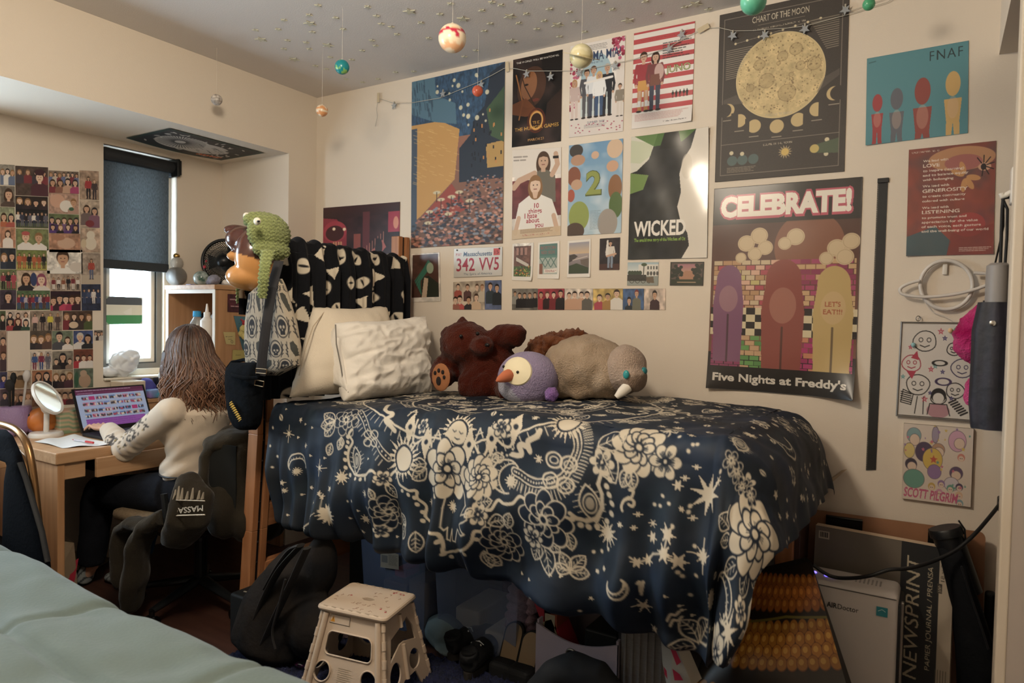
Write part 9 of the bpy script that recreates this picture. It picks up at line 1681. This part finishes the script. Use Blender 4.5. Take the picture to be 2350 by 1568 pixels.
o_ = onY(1897, 1392, -0.4625); e_ = onY(1970, 1405, -0.4625); d = e_-o_; L = np.linalg.norm(d); d[2] = 0; text_mesh('lettering_bold', 'AIR', o_+np.array((0, 0, 0.0)), (1, 0, 0), (0, 0, 1), 0.017, M('letter_dark', '#2a2724', 0.5), ap, 0.02, L*0.33); text_mesh('lettering', 'Doctor', o_+np.array((L*0.35, 0, 0)), (1, 0, 0), (0, 0, 1), 0.017, M('letter_dark', '#2a2724', 0.5), ap, 0.0, L*0.65)
p = onY(2024, 1405, -0.463); MB().box(p+np.array((-0.016, 0, -0.015)), p+np.array((0.016, 0.001, 0.015))).build('blue_sticker', M('sticker_teal', '#2f7f8a', 0.5), ap); m = MB(); m.tube([p+np.array((-0.011, -0.001, 0.001)), p+np.array((0.0, -0.001, 0.008)), p+np.array((0.010, -0.001, 0.002))], 0.0012, 5); m.build('sticker_mark', M('mark_pale', '#a8c8c8', 0.5), ap)
for x, y in ((1869, 1313), (1897, 1321), (1911, 1324)):
    p = onZ(x, y, zt_+0.0015); MB().tube([p+np.array((0.006*math.cos(a), 0.006*math.sin(a), 0)) for a in np.linspace(0, 6.283, 15)[:-1]], 0.0018, 6, closed=True).build('indicator_light', M('light_violet', '#6a5af0', 0.4, emit='#6a5af0', es=6), ap)
m = MB(); [m.box((x1-0.13+0.012*k, -0.40, zt_), (x1-0.125+0.012*k, -0.35, zt_+0.001)) for k in range(7)]; m.build('vent_marks', M('vent_grey', '#8a8580', 0.5), ap)
# cord across
ptsC = [(2304,1140,-0.02),(2296,1155,-0.06),(2270,1188,-0.14),(2235,1228,-0.22),(2195,1262,-0.26),(2150,1285,-0.30),(2110,1299,-0.36),(2075,1306,-0.42),(2040,1308,-0.45),(2000,1321,-0.46),(1960,1327,-0.45),(1920,1326,-0.44),(1893,1316,-0.44),(1866,1297,-0.44)]
cd_ = T('extension_lead', 'black power cord drooping from the wall outlet across the air purifier', 'cord', onY(2304, 1150, -0.02)); MB().tube(smooth_path([tuple(onY(x, y, Y)) for x, y, Y in ptsC]), 0.0062, 10).build('cable', M('cord_black', '#101113', 0.5), cd_, smooth=True); p = onY(2299, 1150, -0.03); MB().box(p+np.array((-0.012, -0.02, -0.035)), p+np.array((0.02, 0.03, 0.012)), 0.006).build('plug', M('cord_black', '#101113', 0.5), cd_)
# black carrying tube and slanted case
cy = T('carrying_tube', 'black cylindrical carrying case with a lid behind the drawing pad', 'case', (3.34, -0.17, 0)); p = onY(2168, 1212, -0.17); d = onY(2195, 1290, -0.17)-p; d /= np.linalg.norm(d); lm = M('leatherette', '#111316', 0.45)
MB().lathe([(0.0, -0.002), (0.048, -0.002), (0.052, 0.005), (0.052, 0.025), (0.046, 0.027), (0.046, 0.22)], p, 28, tuple(d)).build('body', lm, cy, smooth=True); MB().tube([onY(2200, 1195, -0.18), onY(2214, 1215, -0.18), onY(2216, 1245, -0.18), onY(2206, 1262, -0.18)], 0.006, 8, sy=0.5).build('handle_strap', lm, cy)
bgp = T('padded_bag', 'black padded bag slumped beside the newsprint pad', 'bag', onY(2240, 1590, -0.2)); puffy('body', [(1258, 2152, 2206), (1330, 2170, 2226), (1400, 2184, 2252), (1480, 2192, 2278), (1530, 2195, 2291), (1570, 2196, 2280), (1620, 2200, 2262)], -0.21, 0.07, None, M('case_nylon', '#0c0e12', 0.8, spec=0.2, bump=0.3, bscale=30), bgp)
MB().tube([onY(*q_, -0.265) for q_ in smooth_path(((2206, 1300), (2228, 1370), (2252, 1440), (2268, 1490)))], 0.006, 8, sy=0.5).build('edge_piping', M('piping_dark', '#14161a', 0.7), bgp)
MB().box(tuple(onY(2256, 1480, -0.10)[:2])+(0.0,), tuple(onY(2286, 1356, -0.06)), 0.012).build('black_folder', M('folder_black', '#101318', 0.5), label='narrow black folder standing against the wall by the entry corner', cat='folder')
# bag printed with corn cobs
c = CV(60, 56, 6, '#231d18'); rs = np.random.RandomState(5); c.mottle(0.5, 8, 2, '#3a2c20')
def cob(y0, y1, x0, x1, lean, nr, kw, cc0, cc1):
    for r0 in range(nr):
        for k in range(int((x1-x0)/kw)+1):
            x = x0+k*kw+(kw*0.5 if r0 % 2 else 0)+rs.rand()*0.3; t_ = (r0+0.5)/nr; y = y0+(y1-y0)*t_+lean*(x-x0); sh_ = 1-abs(t_*2-1)**2.2*0.25
            if x > 61: continue
            h = (y1-y0)/nr*0.62; c.ell(x, y, kw*0.56, h*1.1, '#6a3c1a'); c.ell(x, y-h*0.05, kw*0.50, h*0.98, tuple(srgb(cc0)*(0.9+0.1*rs.rand())*sh_)); c.ell(x-kw*0.08, y-h*0.22, kw*0.24, h*0.42, tuple(srgb(cc1)*sh_))
cob(0, 13, 14, 62, 0.13, 3, 4.2, '#a8642c', '#c9843c'); cob(17, 35, 6, 62, 0.10, 4, 4.2, '#b5782e', '#d3a04a'); cob(42, 57, 0, 62, 0.16, 3, 4.2, '#b88232', '#d8a850')
c.line([(20, 18.5), (40, 18.5), (60, 22)], 1.0, '#6a6230')
K = [onY(*q_, y) for q_, y in (((1700, 1325), -0.52), ((1861, 1288), -0.52), ((1560, 1640), -0.72), ((1962, 1640), -0.72))]
P = np.zeros((c.ny, c.nx, 3)); u = np.linspace(0, 1, c.nx)[None, :, None]; v = np.linspace(0, 1, c.ny)[:, None, None]; P = (K[0]*(1-u)+K[1]*u)*(1-v)+(K[2]*(1-u)+K[3]*u)*v; P[..., 1] -= 0.05*np.sin(np.pi*u[..., 0])*np.sin(np.pi*np.clip(v[..., 0], 0, 1))
cbg = T('corn_print_bag', 'large bag printed all over with corn cobs at the foot of the bed', 'bag', (2.8, -0.6, 0.0)); sheet('front', P, GLOSS, cbg, c.a)
m = MB(); a = [P[0, 0], P[0, -1], P[-1, -1], P[-1, 0]]; b = [q_+np.array((-0.02, 0.16 if i > 1 else 0.03, 0.0)) for i, q_ in enumerate(a)]; m.add([tuple(q_) for q_ in a+b], [[7, 6, 5, 4], [0, 4, 5, 1], [1, 5, 6, 2], [2, 6, 7, 3], [3, 7, 4, 0]]); m.build('back', M('bag_dark', '#1c1712', 0.7), cbg)
# strip of tape at the comforter corner
m = MB(); k = [onY(x, y, Y) for x, y, Y in ((1900, 1116, -0.06), (1944, 1077, -0.02), (1932, 1079, -0.015), (1893, 1108, -0.06))]; m.add([tuple(q_) for q_ in k]+[tuple(q_+np.array((0, 0.001, 0))) for q_ in k], [[0, 1, 2, 3], [7, 6, 5, 4], [0, 4, 5, 1], [1, 5, 6, 2], [2, 6, 7, 3], [3, 7, 4, 0]]); m.build('loose_tape', M('tape_tan', '#a08c74', 0.7), label='curled strip of tan tape at the foot corner of the comforter', cat='tape')
# ================================================================ near the camera: second bed, second desk, metal chair
nb = T('second_bed', 'second bed in the near corner made up with a sage green quilt', 'bed', (1.0, -2.6, 0)); MB().box((0.05, -3.45, 0.30), (2.25, -1.98, 0.52), 0.06).build('mattress', M('mattress_grey', '#8a8d8c', 0.9), nb, smooth=True); MB().box((0.05, -3.42, 0.12), (2.2, -2.03, 0.30), 0.01).build('bed_base', wood('dark_base', '#4a3628', '#3c2c20', 'x'), nb)
nx, ny = 260, 190; a = np.linspace(0.0, 2.38, nx)[None]*np.ones((ny, 1)); b = np.linspace(0, 1.9, ny)[:, None]*np.ones((1, nx)); B0 = 0.42
over = np.clip(B0-b, 0, None); rho = 0.13; th = np.minimum(over/rho, math.pi/2); dn = np.clip(over-rho*math.pi/2, 0, None)
ed = -1.985+0.015*np.sin(a*2.2+1)
Yq = np.where(b >= B0, ed-(b-B0), ed+rho*np.sin(th)+0.12*dn+0.015*np.sin(a*14)*np.clip(dn*4, 0, 1)); q1 = fbm(np.stack([a, b, 0*a], -1).reshape(-1, 3), 3.2, 4, 3).reshape(a.shape); q2 = fbm(np.stack([a*0.7+b, b*1.8-a, 0*a], -1).reshape(-1, 3), 9, 6, 3).reshape(a.shape)
Zq = 0.585-rho*(1-np.cos(th))-dn+0.018*q1+0.008*q2
for s0 in np.arange(0.24, 2.0, 0.34): Zq -= 0.016*np.exp(-((b-s0+0.03*np.sin(a*3))/0.018)**2)
for s0 in np.arange(0.05, 2.4, 0.62): Zq -= 0.012*np.exp(-((a-s0-0.05*np.sin(b*4))/0.018)**2)
Zq -= 0.012*np.abs(np.sin(a*7+b*3+2*q1))**6
fo = np.clip(a-2.16, 0, None); Zq -= 1.6*fo*fo/0.2*0.5+fo*0.6
sheet('quilt', np.stack([a, Yq, Zq], -1), M('sage_quilt', '#5b6864', 0.85, bump=0.15, bscale=120, sheen=0.2), nb)
d2 = T('second_desk', 'second birch desk corner at the near end of the window wall', 'desk', (-0.35, -2.2, 0)); q = onZ(22, 1046, DT); MB().box((-0.615, -2.75, DT-0.05), (q[0], q[1], DT), 0.005).build('desktop', ply, d2); MB().box((-0.60, q[1]-0.06, 0), (q[0]-0.015, q[1]-0.03, DT-0.05), 0.003).build('side_panel', plyz, d2); MB().box((-0.60, -2.74, 0), (q[0]-0.015, -2.71, DT-0.05), 0.003).build('side_panel', plyz, d2)
mc_ = T('metal_chair', 'bronze tube framed chair with a dark fabric back at the near desk', 'chair', (0.45, -1.8, 0)); brz = M('bronze_tube', '#8a6a48', 0.28, 0.9)
Y = -1.72; m = MB(); m.tube(smooth_path([tuple(onY(*q_, Y)) for q_ in ((-60,974),(-20,972),(10,976),(38,988),(58,1012),(70,1050),(78,1105),(86,1180),(96,1270),(108,1400))]), 0.0135, 12); m.tube(smooth_path([tuple(onY(*q_, Y+0.03)) for q_ in ((10,992),(25,1010),(38,1035),(54,1056),(66,1100),(80,1170))]), 0.0115, 12); m.build('frame', brz, mc_, smooth=True)
rows = [(986, -80, 14), (1000, -80, 30), (1030, -80, 44), (1044, -30, 49), (1060, 23, 52), (1100, 14, 66), (1160, 10, 84), (1220, 8, 102), (1290, 6, 116), (1330, 6, 120)]
puffy('fabric_back', rows, Y-0.02, 0.05, None, M('chair_canvas', '#05060a', 0.9, spec=0.08, bump=0.2, bscale=80), mc_)
m = MB(); m.tube([onY(x, y, Y-0.045) for x, y in ((46, 1062), (60, 1100), (78, 1160), (96, 1220), (110, 1290))], 0.010, 8, sy=0.4); m.build('edge_piping', M('piping_dark', '#14161a', 0.7), mc_, smooth=True)
x_ = onY(40, 1200, Y)[0]; m = MB(); m.box((x_-0.55, Y-0.10, 0.40), (x_+0.12, Y+0.06, 0.44), 0.015); m.build('seat', M('chair_canvas', '#05060a', 0.9, spec=0.08), mc_, smooth=True)
for xa in (x_-0.5, x_+0.08): MB().tube([(xa, Y-0.05, 0.41), (xa+0.02, Y-0.05, 0.0)], 0.012, 10).build('leg', brz, mc_, smooth=True)
